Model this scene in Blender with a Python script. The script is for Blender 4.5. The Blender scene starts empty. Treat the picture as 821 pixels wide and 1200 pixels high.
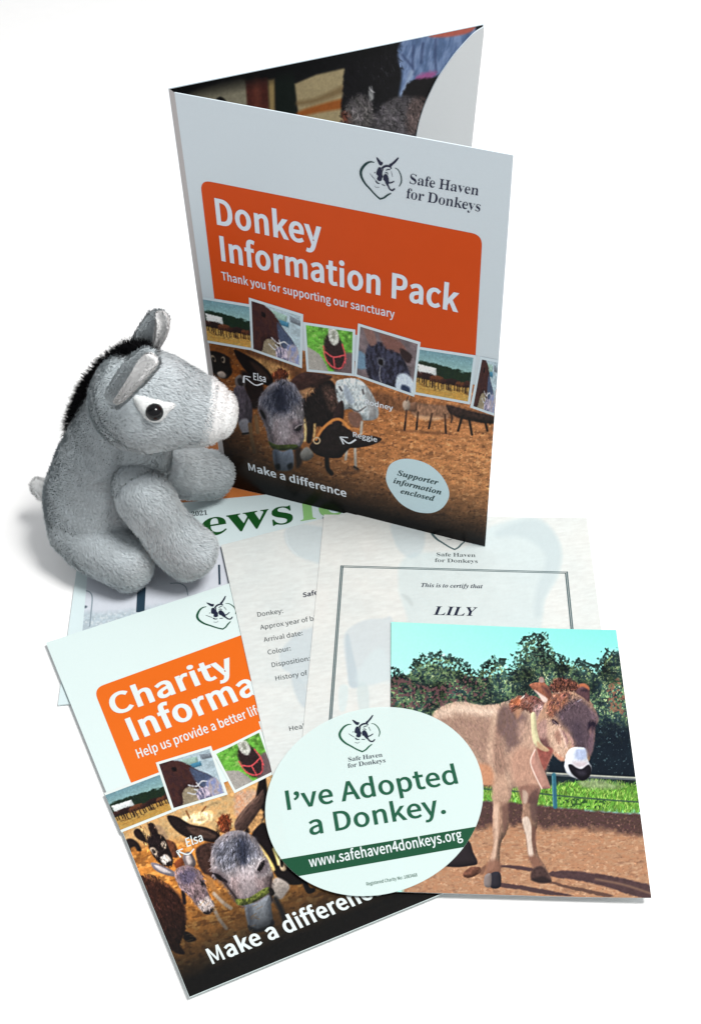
import bpy, bmesh, math, random
import numpy as np
from mathutils import Vector, Matrix
from mathutils.bvhtree import BVHTree

SC = bpy.context.scene
COL = SC.collection
rng = np.random.default_rng(7)

# ------------------------------------------------------------------ camera
CAM_H = 0.789
PITCH = math.radians(46.0)
cam_data = bpy.data.cameras.new('camera')
cam = bpy.data.objects.new('camera', cam_data)
COL.objects.link(cam)
cam.location = (0, 0, CAM_H)
cam.rotation_euler = (math.pi / 2 - PITCH, 0, 0)
cam_data.sensor_fit = 'VERTICAL'
cam_data.sensor_height = 24
cam_data.lens = 32.0
cam_data.clip_start = 0.01
cam_data.clip_end = 100
SC.camera = cam

# ------------------------------------------------------------------ light and exposure
world = bpy.data.worlds.new('World')
SC.world = world
world.use_nodes = True
bg = world.node_tree.nodes['Background']
bg.inputs[0].default_value = (0.97, 0.985, 1.0, 1)
bg.inputs[1].default_value = 0.54


def area_lamp(name, loc, target, size, power, color):
    ld = bpy.data.lights.new(name, 'AREA')
    ld.shape = 'DISK'
    ld.size = size
    ld.energy = power
    ld.color = color
    lo = bpy.data.objects.new(name, ld)
    COL.objects.link(lo)
    lo.location = loc
    d = Vector(target) - Vector(loc)
    lo.rotation_euler = d.to_track_quat('-Z', 'Y').to_euler()
    return lo


area_lamp('ceiling_lamp', (0.72, 0.34, 2.0), (0.0, 0.85, 0.0), 0.7, 57.0, (1.0, 0.985, 0.96))
SC.view_settings.view_transform = 'Standard'
SC.view_settings.look = 'None'
SC.view_settings.exposure = 0.0
SC.view_settings.gamma = 1.0

# ------------------------------------------------------------------ geometry of the view (used to measure real sizes off the photo)
PW, PH, PF = 821.0, 1200.0, 1600.0
C_R = np.array([1.0, 0, 0])
C_U = np.array([0, math.sin(PITCH), math.cos(PITCH)])
C_F = np.array([0, math.cos(PITCH), -math.sin(PITCH)])
C_O = np.array([0, 0, CAM_H])


def ray(px, py):
    px = np.asarray(px, float); py = np.asarray(py, float)
    x = (px - PW / 2) / PF; y = -(py - PH / 2) / PF
    return x[..., None] * C_R + y[..., None] * C_U + C_F


def to_px(P):
    d = np.asarray(P, float) - C_O
    z = d @ C_F
    return PW / 2 + PF * (d @ C_R) / z, PH / 2 - PF * (d @ C_U) / z


def at_y(px, py, y):
    d = ray(px, py)
    return C_O + d * (y / d[1])


def at_z(px, py, z):
    d = ray(px, py)
    return C_O + d * ((z - CAM_H) / d[2])


class Sheet:
    """A flat printed surface: origin, axes and a gentle bend; u,v in metres."""
    def __init__(self, o, ex, ey, bend=None, light=1.0):
        self.o = np.array(o, float)
        ex = np.array(ex, float); ex /= np.linalg.norm(ex)
        ey = np.array(ey, float); ey -= ex * (ex @ ey); ey /= np.linalg.norm(ey)
        self.ex, self.ey, self.n = ex, ey, np.cross(ex, ey)
        self.bend = bend
        self.light = light

    def uv(self, px, py):
        d = ray(px, py)
        t = ((self.o - C_O) @ self.n) / (d @ self.n)
        P = C_O + d * t[..., None] - self.o
        return np.stack([P @ self.ex, P @ self.ey], -1)

    def pt(self, uv, off=0.0):
        uv = np.asarray(uv, float)
        h = off + (self.bend(uv[..., 0], uv[..., 1]) if self.bend else 0.0)
        h = np.broadcast_to(np.asarray(h, float), uv.shape[:-1])
        return self.o + uv[..., :1] * self.ex + uv[..., 1:2] * self.ey + h[..., None] * self.n


# ------------------------------------------------------------------ materials
def srgb(c):
    c = np.asarray(c, float) / 255.0
    return np.where(c <= 0.04045, c / 12.92, ((c + 0.055) / 1.055) ** 2.4)


def material(name, color=(0.5, 0.5, 0.5), rough=0.5, spec=0.5, attr=None, grain=0.0, gscale=400.0, bump=0.0, bscale=300.0,
             sheen=0.0, coat=0.0, trans=0.0, transl=0.0):
    m = bpy.data.materials.new(name)
    m.use_nodes = True
    nt = m.node_tree
    p = nt.nodes['Principled BSDF']
    p.inputs['Roughness'].default_value = rough
    p.inputs['Specular IOR Level'].default_value = spec
    p.inputs['Sheen Weight'].default_value = sheen
    p.inputs['Coat Weight'].default_value = coat
    p.inputs['Coat Roughness'].default_value = 0.12
    tc = nt.nodes.new('ShaderNodeTexCoord')
    if attr:
        a = nt.nodes.new('ShaderNodeAttribute')
        a.attribute_name = attr
        csock = a.outputs['Color']
    else:
        rgb = nt.nodes.new('ShaderNodeRGB')
        rgb.outputs[0].default_value = (*color, 1)
        csock = rgb.outputs[0]
    n = nt.nodes.new('ShaderNodeTexNoise')
    n.inputs['Scale'].default_value = gscale
    n.inputs['Detail'].default_value = 4
    nt.links.new(tc.outputs['Object'], n.inputs['Vector'])
    if grain:
        mr = nt.nodes.new('ShaderNodeMapRange')
        mr.inputs[1].default_value = 0.25
        mr.inputs[2].default_value = 0.75
        mr.inputs[3].default_value = 1 - grain
        mr.inputs[4].default_value = 1 + grain
        nt.links.new(n.outputs[0], mr.inputs[0])
        vm = nt.nodes.new('ShaderNodeVectorMath')
        vm.operation = 'SCALE'
        nt.links.new(csock, vm.inputs[0])
        nt.links.new(mr.outputs[0], vm.inputs['Scale'])
        csock = vm.outputs[0]
    nt.links.new(csock, p.inputs['Base Color'])
    if bump:
        nb = nt.nodes.new('ShaderNodeTexNoise')
        nb.inputs['Scale'].default_value = bscale
        nb.inputs['Detail'].default_value = 3
        nt.links.new(tc.outputs['Object'], nb.inputs['Vector'])
        b = nt.nodes.new('ShaderNodeBump')
        b.inputs['Strength'].default_value = bump
        b.inputs['Distance'].default_value = 0.001
        nt.links.new(nb.outputs[0], b.inputs['Height'])
        nt.links.new(b.outputs[0], p.inputs['Normal'])
    out = nt.nodes['Material Output']
    if trans:
        mx = nt.nodes.new('ShaderNodeMixShader')
        tr = nt.nodes.new('ShaderNodeBsdfTransparent')
        mx.inputs[0].default_value = trans
        nt.links.new(p.outputs[0], mx.inputs[1])
        nt.links.new(tr.outputs[0], mx.inputs[2])
        nt.links.new(mx.outputs[0], out.inputs[0])
    return m


M = {}


def ink(name, rgb, rough=0.4, spec=0.12, k=1.3, **kw):
    """printed ink: colour as it prints on the white stock (sRGB), scaled to a real reflectance"""
    c = srgb(rgb) / k
    key = name
    if key not in M:
        M[key] = material(name, tuple(c), rough, spec, **kw)
    return M[key]


# ------------------------------------------------------------------ object helpers
def link(name, me, parent=None, mat=None):
    o = bpy.data.objects.new(name, me)
    COL.objects.link(o)
    if parent is not None:
        o.parent = parent
        o.matrix_parent_inverse = parent.matrix_basis.inverted()
    if mat is not None:
        me.materials.append(mat)
    return o


def mesh_np(name, verts, faces, parent=None, mat=None, colors=None, smooth=True, attr='ink'):
    verts = np.asarray(verts, np.float32)
    me = bpy.data.meshes.new(name)
    if isinstance(faces, np.ndarray):
        k = faces.shape[1]
        me.vertices.add(len(verts)); me.vertices.foreach_set('co', verts.ravel())
        me.loops.add(faces.size); me.loops.foreach_set('vertex_index', faces.astype(np.int32).ravel())
        me.polygons.add(len(faces))
        me.polygons.foreach_set('loop_start', np.arange(0, faces.size, k, dtype=np.int32))
        me.update(calc_edges=True)
    else:
        me.from_pydata([tuple(map(float, v)) for v in verts], [], faces)
        me.update()
    me.polygons.foreach_set('use_smooth', np.full(len(me.polygons), bool(smooth)))
    if colors is not None:
        a = me.color_attributes.new(attr, 'FLOAT_COLOR', 'POINT')
        c = np.ones((len(verts), 4), np.float32)
        c[:, :3] = colors
        a.data.foreach_set('color', c.ravel())
    me.validate()
    return link(name, me, parent, mat)


def empty(name, loc, label, cat, group=None):
    o = bpy.data.objects.new(name, None)
    COL.objects.link(o)
    o.location = loc
    o.empty_display_size = 0.02
    o['label'] = label
    o['category'] = cat
    if group:
        o['group'] = group
    return o


def grid_faces(nu, nv):
    i = np.arange(nu * nv).reshape(nv, nu)
    return np.stack([i[:-1, :-1], i[:-1, 1:], i[1:, 1:], i[1:, :-1]], -1).reshape(-1, 4)


def quad_uv(sh, quad):
    return np.array([sh.uv(*q) for q in quad])


def bil(q, nu, nv):
    s = np.linspace(0, 1, nu)[None, :, None]; t = np.linspace(0, 1, nv)[:, None, None]
    return (1 - t) * ((1 - s) * q[0] + s * q[1]) + t * ((1 - s) * q[3] + s * q[2])


def slab(name, sh, uvq, thick, parent, mat, nu=24, nv=24):
    """a sheet of card: top surface on the sheet plane, thickness below it; uvq = TL TR BR BL"""
    uv = bil(np.asarray(uvq), nu, nv)
    top = sh.pt(uv, 0.0).reshape(-1, 3); bot = sh.pt(uv, -thick).reshape(-1, 3)
    f = grid_faces(nu, nv)
    n = nu * nv
    idx = np.arange(n).reshape(nv, nu)
    rim = np.concatenate([idx[0, :], idx[1:, -1], idx[-1, -2::-1], idx[-2:0, 0][::1]])
    r2 = np.roll(rim, -1)
    side = np.stack([rim, r2, r2 + n, rim + n], -1)
    faces = np.concatenate([f[:, ::-1], f + n, side])
    return mesh_np(name, np.concatenate([top, bot]), faces, parent, mat, smooth=False)


def poly_mesh(name, sh, loops_uv, off, parent, mat):
    """filled flat print shape(s) from closed outlines in sheet coordinates (holes by even-odd)"""
    cu = bpy.data.curves.new('outline', 'CURVE')
    cu.dimensions = '2D'; cu.fill_mode = 'BOTH'
    for lp in loops_uv:
        sp = cu.splines.new('POLY')
        sp.points.add(len(lp) - 1)
        for p, q in zip(sp.points, lp):
            p.co = (q[0] * 1000, q[1] * 1000, 0, 1)
        sp.use_cyclic_u = True
    tmp = bpy.data.objects.new('outline', cu)
    COL.objects.link(tmp)
    dg = bpy.context.evaluated_depsgraph_get(); dg.update()
    me = bpy.data.meshes.new_from_object(tmp.evaluated_get(dg))
    v = np.zeros(len(me.vertices) * 3, np.float32); me.vertices.foreach_get('co', v)
    v = v.reshape(-1, 3)[:, :2] / 1000.0
    P = sh.pt(v, off)
    me.vertices.foreach_set('co', P.astype(np.float32).ravel())
    me.name = name
    me.polygons.foreach_set('use_smooth', np.zeros(len(me.polygons), bool))
    me.update()
    bpy.data.objects.remove(tmp); bpy.data.curves.remove(cu)
    return link(name, me, parent, mat)


def px_loop(sh, pts):
    return [sh.uv(*p) for p in pts]


def smooth_loop(pts, n=6, closed=True):
    """Catmull-Rom through the points"""
    p = np.asarray(pts, float)
    if closed:
        q = np.concatenate([p[-1:], p, p[:2]])
    else:
        q = np.concatenate([2 * p[:1] - p[1:2], p, 2 * p[-1:] - p[-2:-1]])
    out = []
    t = np.linspace(0, 1, n, endpoint=False)[:, None]
    for i in range(len(q) - 3):
        a, b, c, d = q[i:i + 4]
        out.append(0.5 * ((2 * b) + (-a + c) * t + (2 * a - 5 * b + 4 * c - d) * t ** 2 + (-a + 3 * b - 3 * c + d) * t ** 3))
    out = np.concatenate(out)
    if not closed:
        out = np.concatenate([out, p[-1:]])
    return out


def rounded_quad(sh, quad, rpx, corners=(1, 1, 1, 1), n=8):
    """px quad with rounded corners -> uv loop"""
    q = np.array(quad, float); out = []
    for i in range(4):
        a, b, c = q[i - 1], q[i], q[(i + 1) % 4]
        if not corners[i]:
            out.append(b); continue
        d1 = (a - b) / np.linalg.norm(a - b) * rpx; d2 = (c - b) / np.linalg.norm(c - b) * rpx
        for t in np.linspace(0, 1, n):
            out.append((1 - t) ** 2 * (b + d1) + 2 * t * (1 - t) * b + t * t * (b + d2))
    return [sh.uv(*p) for p in out]


def stroke_uv(pts_uv, w):
    """outline of a stroked polyline (uv), w = width or list of widths"""
    p = np.asarray(pts_uv, float)
    w = np.broadcast_to(np.asarray(w, float), (len(p),)) / 2
    d = np.gradient(p, axis=0); d /= np.linalg.norm(d, axis=1)[:, None] + 1e-12
    n = np.stack([-d[:, 1], d[:, 0]], -1)
    return np.concatenate([p + n * w[:, None], (p - n * w[:, None])[::-1]])


# ------------------------------------------------------------------ lettering: glyph outlines (500 units per em), drawn as flat print
GLYPHS = {
    'L': {
        ',': (136,[[37,-93,57,-82,75,-69,89,-53,100,-34,106,-13,108,9,107,25,104,38,98,48,91,55,82,60,71,62,62,61,54,58,47,53,42,47,38,40,37,30,38,21,41,14,47,7,53,3,61,0,70,-1,75,0,73,-15,69,-28,62,-40,52,-50,40,-59,26,-67]]),
        '.': (136,[[68,-6,77,-5,84,-2,91,3,96,10,99,18,100,27,99,37,96,45,91,52,84,57,77,61,68,62,59,61,52,57,45,52,40,45,37,37,36,27,37,18,40,10,45,3,52,-2,59,-5]]),
        '0': (272,[[136,-6,168,-1,196,14,218,40,234,77,244,123,248,181,244,238,234,284,218,320,196,345,168,361,136,366,104,361,77,345,55,320,38,284,28,238,25,181,28,123,38,77,55,40,77,14,104,-1],[136,30,117,34,100,46,87,66,76,95,70,133,68,181,70,228,76,266,87,295,100,315,117,327,136,330,155,327,172,315,186,295,196,266,203,228,205,181,203,133,196,95,186,66,172,46,155,34]]),
        '1': (272,[[43,0,240,0,240,37,168,37,168,359,134,359,113,349,75,337,59,334,59,305,124,305,124,37,43,37]]),
        '3': (272,[[129,-6,160,-3,187,6,211,21,229,41,240,66,245,96,242,119,234,139,222,156,207,170,189,180,169,187,169,190,187,198,202,208,215,221,224,237,230,255,232,276,229,302,219,325,203,342,182,355,156,363,127,366,108,364,89,360,72,354,56,345,41,335,27,323,51,295,74,313,86,320,98,325,112,328,126,329,144,328,159,322,171,314,179,303,185,289,187,273,185,254,178,238,165,224,146,213,120,206,87,204,87,170,124,167,153,161,174,150,189,136,197,118,199,98,197,78,190,62,179,49,164,39,146,33,126,31,107,32,90,37,74,43,61,52,48,62,37,72,14,43,27,30,42,19,59,9,80,1,103,-5]]),
        '4': (272,[[167,0,209,0,209,99,257,99,257,135,209,135,209,359,159,359,10,128,10,99,167,99],[167,135,56,135,138,257,167,310,169,310,169,300,168,289,168,278,167,266]]),
        '6': (272,[[148,-6,175,-3,199,8,220,26,237,49,247,77,251,110,248,145,239,173,224,195,204,211,179,220,151,223,137,222,122,218,108,212,94,203,81,192,70,180,74,230,83,268,98,296,116,315,138,326,162,329,173,328,184,326,203,316,212,309,219,301,245,329,234,339,222,348,209,355,194,361,178,364,160,366,126,361,95,347,68,321,46,284,32,235,27,172,32,117,43,73,62,38,86,13,115,-1],[71,144,83,159,95,171,108,179,120,185,132,189,144,190,164,187,180,180,192,168,201,152,207,133,208,110,206,87,200,67,191,51,179,39,164,32,148,29,127,32,109,42,94,59,83,81,75,110]]),
        '8': (272,[[137,-6,169,-3,196,6,219,20,235,39,246,61,250,86,247,109,241,129,231,145,219,159,205,171,189,181,189,183,200,193,211,205,221,219,229,235,235,252,237,270,234,296,225,319,210,338,191,352,167,362,138,365,112,362,88,353,68,340,53,321,43,299,40,274,41,256,47,239,54,225,64,212,76,200,88,191,88,189,72,179,57,166,43,150,32,132,25,112,23,89,26,63,37,40,55,21,78,6,106,-3],[162,195,141,204,122,213,105,225,92,238,83,254,80,274,82,290,88,304,97,316,108,324,122,330,138,331,156,329,170,323,182,313,191,300,197,285,199,268,197,255,194,242,189,230,182,218,173,206],[138,27,117,29,99,36,84,46,72,59,65,75,62,93,64,110,69,125,76,140,86,153,98,164,112,175,159,154,178,142,194,127,203,110,207,88,205,71,198,56,188,44,174,35,157,29]]),
        ':': (136,[[68,191,77,192,84,195,91,201,96,207,99,216,100,225,99,235,96,243,91,250,84,255,77,259,68,260,59,259,52,255,45,250,40,243,37,235,36,225,37,216,40,207,45,201,52,195,59,192],[68,-6,77,-5,84,-2,91,3,96,10,99,18,100,27,99,37,96,45,91,52,84,57,77,61,68,62,59,61,52,57,45,52,40,45,37,37,36,27,37,18,40,10,45,3,52,-2,59,-5]]),
        'A': (298,[[2,0,48,0,82,110,214,110,248,0,296,0,174,359,124,359],[94,146,111,201,118,221,136,281,141,302,147,323,149,323,202,146]]),
        'C': (313,[[185,-6,207,-5,228,0,247,7,264,17,280,30,295,45,270,74,258,62,246,52,233,44,219,38,203,35,187,33,155,38,127,51,105,73,89,102,79,138,75,181,79,223,89,258,106,287,129,308,156,321,188,326,203,325,217,322,229,317,241,310,252,302,262,292,286,322,275,333,261,343,246,352,228,359,209,364,188,366,144,360,106,343,74,316,49,279,34,234,28,179,34,125,49,79,73,43,104,16,142,-1]]),
        'D': (337,[[50,0,141,0,191,6,233,22,265,48,289,83,303,128,308,181,303,234,289,278,265,313,232,339,190,354,139,359,50,359],[95,37,95,323,135,323,174,318,206,306,230,286,248,258,258,223,262,181,258,139,248,103,230,75,206,54,174,42,135,37]]),
        'E': (289,[[50,0,262,0,262,39,95,39,95,170,231,170,231,208,95,208,95,321,256,321,256,359,50,359]]),
        'H': (357,[[50,0,95,0,95,170,262,170,262,0,308,0,308,359,262,359,262,209,95,209,95,359,50,359]]),
        'I': (144,[[50,0,95,0,95,359,50,359]]),
        'L': (266,[[50,0,252,0,252,39,95,39,95,359,50,359]]),
        'M': (398,[[50,0,90,0,90,215,86,288,84,305,86,305,115,223,183,36,214,36,310,305,312,305,310,270,308,252,307,233,307,215,306,199,306,0,349,0,349,359,294,359,200,92,199,92,186,130,181,142,104,359,50,359]]),
        'N': (354,[[50,0,92,0,92,208,87,301,89,301,127,227,258,0,305,0,305,359,262,359,262,154,265,96,267,77,268,59,266,59,227,133,96,359,50,359]]),
        'P': (310,[[50,0,95,0,95,143,154,143,191,146,223,155,250,170,269,191,282,219,286,254,282,289,269,316,249,336,223,349,190,357,152,359,50,359],[95,180,95,323,146,323,175,321,199,316,217,308,231,295,239,277,241,254,239,231,231,212,218,198,200,188,177,182,148,180]]),
        'R': (311,[[95,189,95,323,155,323,181,321,203,316,220,308,232,296,240,280,242,259,240,237,232,220,220,206,203,196,181,191,155,189],[247,0,298,0,206,157,229,165,249,176,265,191,277,210,285,233,287,259,283,292,271,318,252,337,227,350,196,357,162,359,50,359,50,0,95,0,95,152,159,152]]),
        'S': (292,[[149,-6,184,-3,214,7,238,23,256,44,267,68,271,96,268,120,261,140,250,157,235,171,217,182,197,192,132,220,118,227,106,235,96,245,89,258,86,274,88,289,95,302,105,312,118,320,134,324,153,326,170,325,185,322,199,317,212,310,224,302,235,293,259,322,245,334,230,345,213,353,194,360,174,364,153,366,122,362,95,353,72,339,55,320,44,297,40,271,43,247,52,227,64,210,79,197,96,187,113,178,165,156,196,141,208,132,217,121,223,108,225,92,223,75,216,61,205,49,190,41,172,35,150,33,131,35,113,39,96,46,79,54,64,65,50,78,24,47,40,31,58,18,79,8,101,0,124,-5]]),
        'T': (294,[[124,0,170,0,170,321,278,321,278,359,15,359,15,321,124,321]]),
        'a': (276,[[106,-6,123,-5,138,-1,153,5,168,13,182,22,195,32,196,32,200,0,237,0,237,164,234,195,227,221,215,243,197,259,174,270,145,273,124,272,104,268,85,262,68,254,53,246,40,238,57,207,68,214,81,221,94,227,107,232,122,235,137,236,156,233,171,226,181,215,188,201,191,186,192,169,141,161,100,150,68,136,46,118,33,96,29,69,32,47,39,28,51,13,66,3,85,-4],[119,30,106,31,95,34,86,40,78,48,74,58,72,72,75,88,83,102,98,114,121,124,152,133,192,139,192,65,179,54,167,45,144,34,132,31]]),
        'b': (303,[[162,-6,192,-2,219,11,243,31,261,59,274,95,278,137,275,176,266,209,251,236,230,256,204,269,172,273,157,272,142,268,128,262,114,255,101,246,88,236,90,283,90,390,45,390,45,0,81,0,85,27,87,27,111,9,124,3,137,-2,150,-5],[155,31,135,34,125,37,113,43,102,50,90,59,90,199,103,210,115,219,127,226,138,231,150,234,161,235,184,232,202,223,215,208,224,189,230,165,231,137,229,106,221,80,210,59,194,44,176,35]]),
        'c': (250,[[150,-6,166,-5,181,-2,196,3,210,9,224,17,236,27,217,57,208,50,198,44,177,34,166,32,154,31,131,34,111,44,94,59,82,79,74,104,72,133,74,162,83,187,95,207,112,222,132,232,155,235,165,235,184,229,201,219,208,212,231,242,221,250,198,264,185,269,170,272,153,273,120,269,90,256,64,236,43,209,30,174,25,133,30,92,42,58,61,30,86,10,116,-2]]),
        'd': (304,[[136,-6,151,-5,166,-1,180,5,194,12,206,21,217,31,218,31,222,0,259,0,259,390,214,390,214,288,216,242,205,251,193,259,182,265,169,269,156,272,141,273,112,269,84,256,61,235,42,208,30,173,26,133,29,92,40,57,56,30,78,10,105,-2],[146,31,124,34,106,44,91,58,81,78,74,103,72,133,75,162,83,187,95,207,110,222,129,232,149,235,160,235,171,233,192,224,203,216,214,207,214,68,203,56,192,47,181,40,169,35,158,32]]),
        'e': (272,[[153,-6,170,-5,186,-3,201,1,228,13,240,21,225,50,204,39,193,35,182,32,170,30,158,29,134,32,113,41,96,55,83,73,74,96,70,123,249,123,250,126,250,134,251,139,251,148,248,184,239,214,223,239,202,258,176,269,145,273,115,269,87,256,62,235,43,208,30,173,25,133,30,92,43,58,63,30,88,10,119,-2],[69,154,74,179,83,199,95,216,110,228,127,235,146,237,165,235,181,228,194,216,204,200,210,179,212,154]]),
        'f': (159,[[16,230,52,230,52,0,97,0,97,230,153,230,153,266,97,266,97,308,98,324,101,337,106,347,114,355,123,359,135,361,140,361,155,358,160,356,165,353,175,388,168,391,161,393,130,397,106,394,86,386,71,373,61,356,55,334,52,309,52,266,16,264]]),
        'g': (276,[[135,-123,173,-119,206,-110,233,-95,253,-76,265,-54,270,-30,267,-10,259,6,246,18,228,26,205,31,177,33,125,33,109,34,97,37,88,41,82,47,79,54,78,62,80,75,86,85,95,94,101,91,121,85,128,85,134,84,161,87,184,96,204,109,219,128,228,150,232,177,231,188,229,199,226,208,222,217,210,232,265,232,265,266,172,266,162,270,142,273,134,273,108,270,85,261,65,247,49,229,38,205,35,178,36,163,40,148,46,135,53,124,61,114,70,106,70,104,62,99,50,84,45,75,41,66,40,55,41,45,43,36,47,28,52,22,58,16,64,11,64,9,53,1,43,-8,35,-18,30,-29,26,-40,25,-51,29,-73,39,-90,56,-104,78,-114,104,-120],[134,115,120,117,106,122,95,132,86,144,80,160,78,178,80,196,86,212,95,224,106,233,119,238,134,240,150,238,163,233,175,224,184,212,189,196,191,178,189,160,183,144,174,132,163,122,149,117],[141,-92,119,-90,100,-86,84,-79,73,-70,67,-58,64,-45,65,-37,67,-30,71,-22,76,-14,91,0,115,-4,172,-4,188,-5,201,-7,212,-11,219,-18,224,-27,225,-38,223,-51,215,-64,203,-75,186,-84,165,-90]]),
        'h': (298,[[45,0,90,0,90,193,103,206,115,216,126,224,138,229,150,233,163,234,179,232,192,227,201,217,208,203,212,185,213,163,213,0,258,0,258,169,256,200,249,226,238,246,222,261,202,270,176,273,159,271,143,267,128,260,114,251,101,240,88,228,90,283,90,390,45,390]]),
        'i': (135,[[45,0,90,0,90,266,45,266],[68,321,76,322,83,325,89,329,94,335,97,342,98,351,97,359,94,366,89,372,83,376,76,379,68,380,59,379,52,376,46,372,42,366,39,359,38,351,39,342,42,335,46,329,52,325,59,322]]),
        'k': (271,[[45,0,89,0,89,70,139,128,217,0,266,0,165,159,254,266,204,266,91,126,89,126,89,390,45,390]]),
        'l': (139,[[103,-6,118,-2,112,32,110,31,99,31,94,35,92,39,90,50,90,390,45,390,45,53,46,35,50,21,56,9,65,1,77,-5]]),
        'm': (454,[[45,0,90,0,90,193,102,206,114,216,125,224,136,229,147,233,157,234,172,232,185,227,194,217,201,203,205,185,206,163,206,0,251,0,251,193,263,206,275,216,286,224,297,229,308,233,318,234,334,232,346,227,356,217,362,203,366,185,368,163,368,0,412,0,412,169,410,200,404,226,392,246,377,261,357,270,332,273,316,271,301,266,286,259,272,249,258,236,244,222,237,237,229,249,218,259,205,267,189,271,170,273,155,271,140,267,126,260,112,251,99,240,87,227,86,227,82,266,45,266]]),
        'n': (299,[[45,0,90,0,90,193,103,206,115,216,126,224,138,229,150,233,163,234,179,232,192,227,201,217,208,203,212,185,213,163,213,0,258,0,258,169,256,200,249,226,238,246,222,261,202,270,176,273,159,271,143,267,128,260,113,251,100,240,87,227,86,227,82,266,45,266]]),
        'o': (297,[[149,-6,180,-2,209,10,234,30,254,58,267,92,272,133,267,174,254,209,234,236,209,256,180,269,149,273,117,269,88,256,63,236,43,209,30,174,25,133,30,92,43,58,63,30,88,10,117,-2],[149,31,127,34,108,44,93,59,81,79,74,104,72,133,74,162,81,187,93,207,108,222,127,232,149,235,170,232,189,222,205,207,216,187,223,162,226,133,223,104,216,79,205,59,189,44,170,34]]),
        'p': (304,[[45,-112,90,-112,90,-22,89,25,101,15,113,8,125,2,138,-3,150,-5,162,-6,192,-2,219,11,243,31,261,59,274,95,278,137,275,176,266,209,251,236,230,256,204,269,172,273,157,272,142,268,127,262,113,254,100,245,87,235,86,235,82,266,45,266],[155,31,146,32,136,34,125,37,102,50,90,59,90,199,103,210,115,219,127,226,138,231,150,234,161,235,184,232,202,223,215,208,224,189,230,165,231,137,229,106,221,80,210,59,194,44,176,35]]),
        'r': (190,[[45,0,90,0,90,171,100,191,110,207,122,219,134,227,145,231,157,233,162,233,167,232,171,232,179,230,183,228,191,267,183,271,178,272,173,272,168,273,163,273,148,271,134,266,121,258,109,247,97,233,87,218,86,218,82,266,45,266]]),
        's': (229,[[115,-6,144,-4,168,5,187,17,200,33,208,52,211,73,208,95,199,113,185,126,169,137,150,146,130,153,102,165,91,171,81,179,75,188,73,200,74,210,78,219,85,227,95,233,107,237,123,238,134,237,145,235,164,227,183,215,204,243,194,251,181,258,168,264,154,269,138,272,122,273,95,270,72,263,54,251,41,236,33,218,30,198,34,177,42,160,55,147,71,137,89,128,137,109,149,101,159,93,166,82,169,70,167,59,163,49,156,41,145,34,132,30,116,28,101,29,87,32,74,37,49,51,37,60,16,30,29,20,44,11,60,4,78,-2,96,-5]]),
        't': (185,[[128,-6,137,-6,145,-5,178,3,169,37,164,35,159,34,154,32,144,30,125,31,114,36,107,43,101,53,98,66,98,230,170,230,170,266,98,266,98,341,60,341,55,266,13,264,13,230,53,230,53,82,55,57,60,36,70,18,84,5,103,-4]]),
        'u': (298,[[123,-6,140,-5,156,0,171,7,185,16,198,28,211,42,212,42,216,0,253,0,253,266,208,266,208,77,196,63,184,52,173,43,161,37,149,34,136,32,120,34,108,40,98,49,91,63,88,81,86,103,86,266,41,266,41,98,43,66,50,40,61,20,77,5,97,-3]]),
        'v': (255,[[102,0,155,0,249,266,205,266,130,36,127,36,53,266,6,266]]),
        'w': (393,[[87,0,139,0,195,220,198,220,204,194,206,181,212,156,216,144,254,0,308,0,380,266,337,266,290,75,288,63,282,38,280,38,220,266,176,266,119,50,117,38,114,38,112,50,106,75,104,87,101,100,99,112,59,266,13,266]]),
        'x': (244,[[7,0,54,0,95,70,99,78,104,86,108,94,113,102,117,110,120,110,135,86,139,78,188,0,237,0,149,134,230,266,183,266,150,208,142,193,127,163,125,163,99,208,63,266,14,266,95,139]]),
        'y': (255,[[50,-115,74,-111,95,-102,112,-88,127,-70,139,-47,149,-23,249,266,205,266,157,119,154,106,150,94,147,81,139,56,136,43,133,43,129,56,115,94,107,119,53,266,6,266,113,0,107,-21,101,-36,93,-50,84,-62,74,-70,62,-76,48,-78,44,-78,37,-76,33,-76,27,-74,18,-109,44,-115]]),
    },
    'S': {
        '0': (282,[[141,-5,123,-4,107,-1,93,3,80,10,68,18,58,28,49,40,41,53,34,67,29,83,21,119,19,138,17,181,19,223,21,243,29,278,34,294,41,308,49,321,58,332,68,342,80,350,93,357,108,361,124,364,142,365,158,364,174,361,188,357,201,350,212,342,223,332,232,321,246,294,252,278,260,242,264,202,264,159,260,118,252,83,246,67,239,53,231,40,222,28,212,18,201,10,188,3,173,-1,158,-4],[141,28,152,29,160,34,168,42,174,53,178,68,181,85,185,128,186,153,186,208,185,233,181,275,178,292,174,306,168,318,161,326,152,330,142,332,131,330,122,326,115,318,109,306,104,292,98,255,95,180,98,105,104,68,109,53,114,42,122,34,131,29]]),
        '1': (282,[[49,0,49,27,95,27,107,31,113,41,115,52,115,312,81,274,75,269,69,265,56,260,50,259,41,261,37,263,30,269,24,279,23,284,21,290,21,297,27,298,34,301,41,303,63,312,80,322,99,335,134,362,190,362,190,59,191,53,191,48,192,43,194,39,195,35,198,32,205,28,210,27,257,27,257,0]]),
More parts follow.
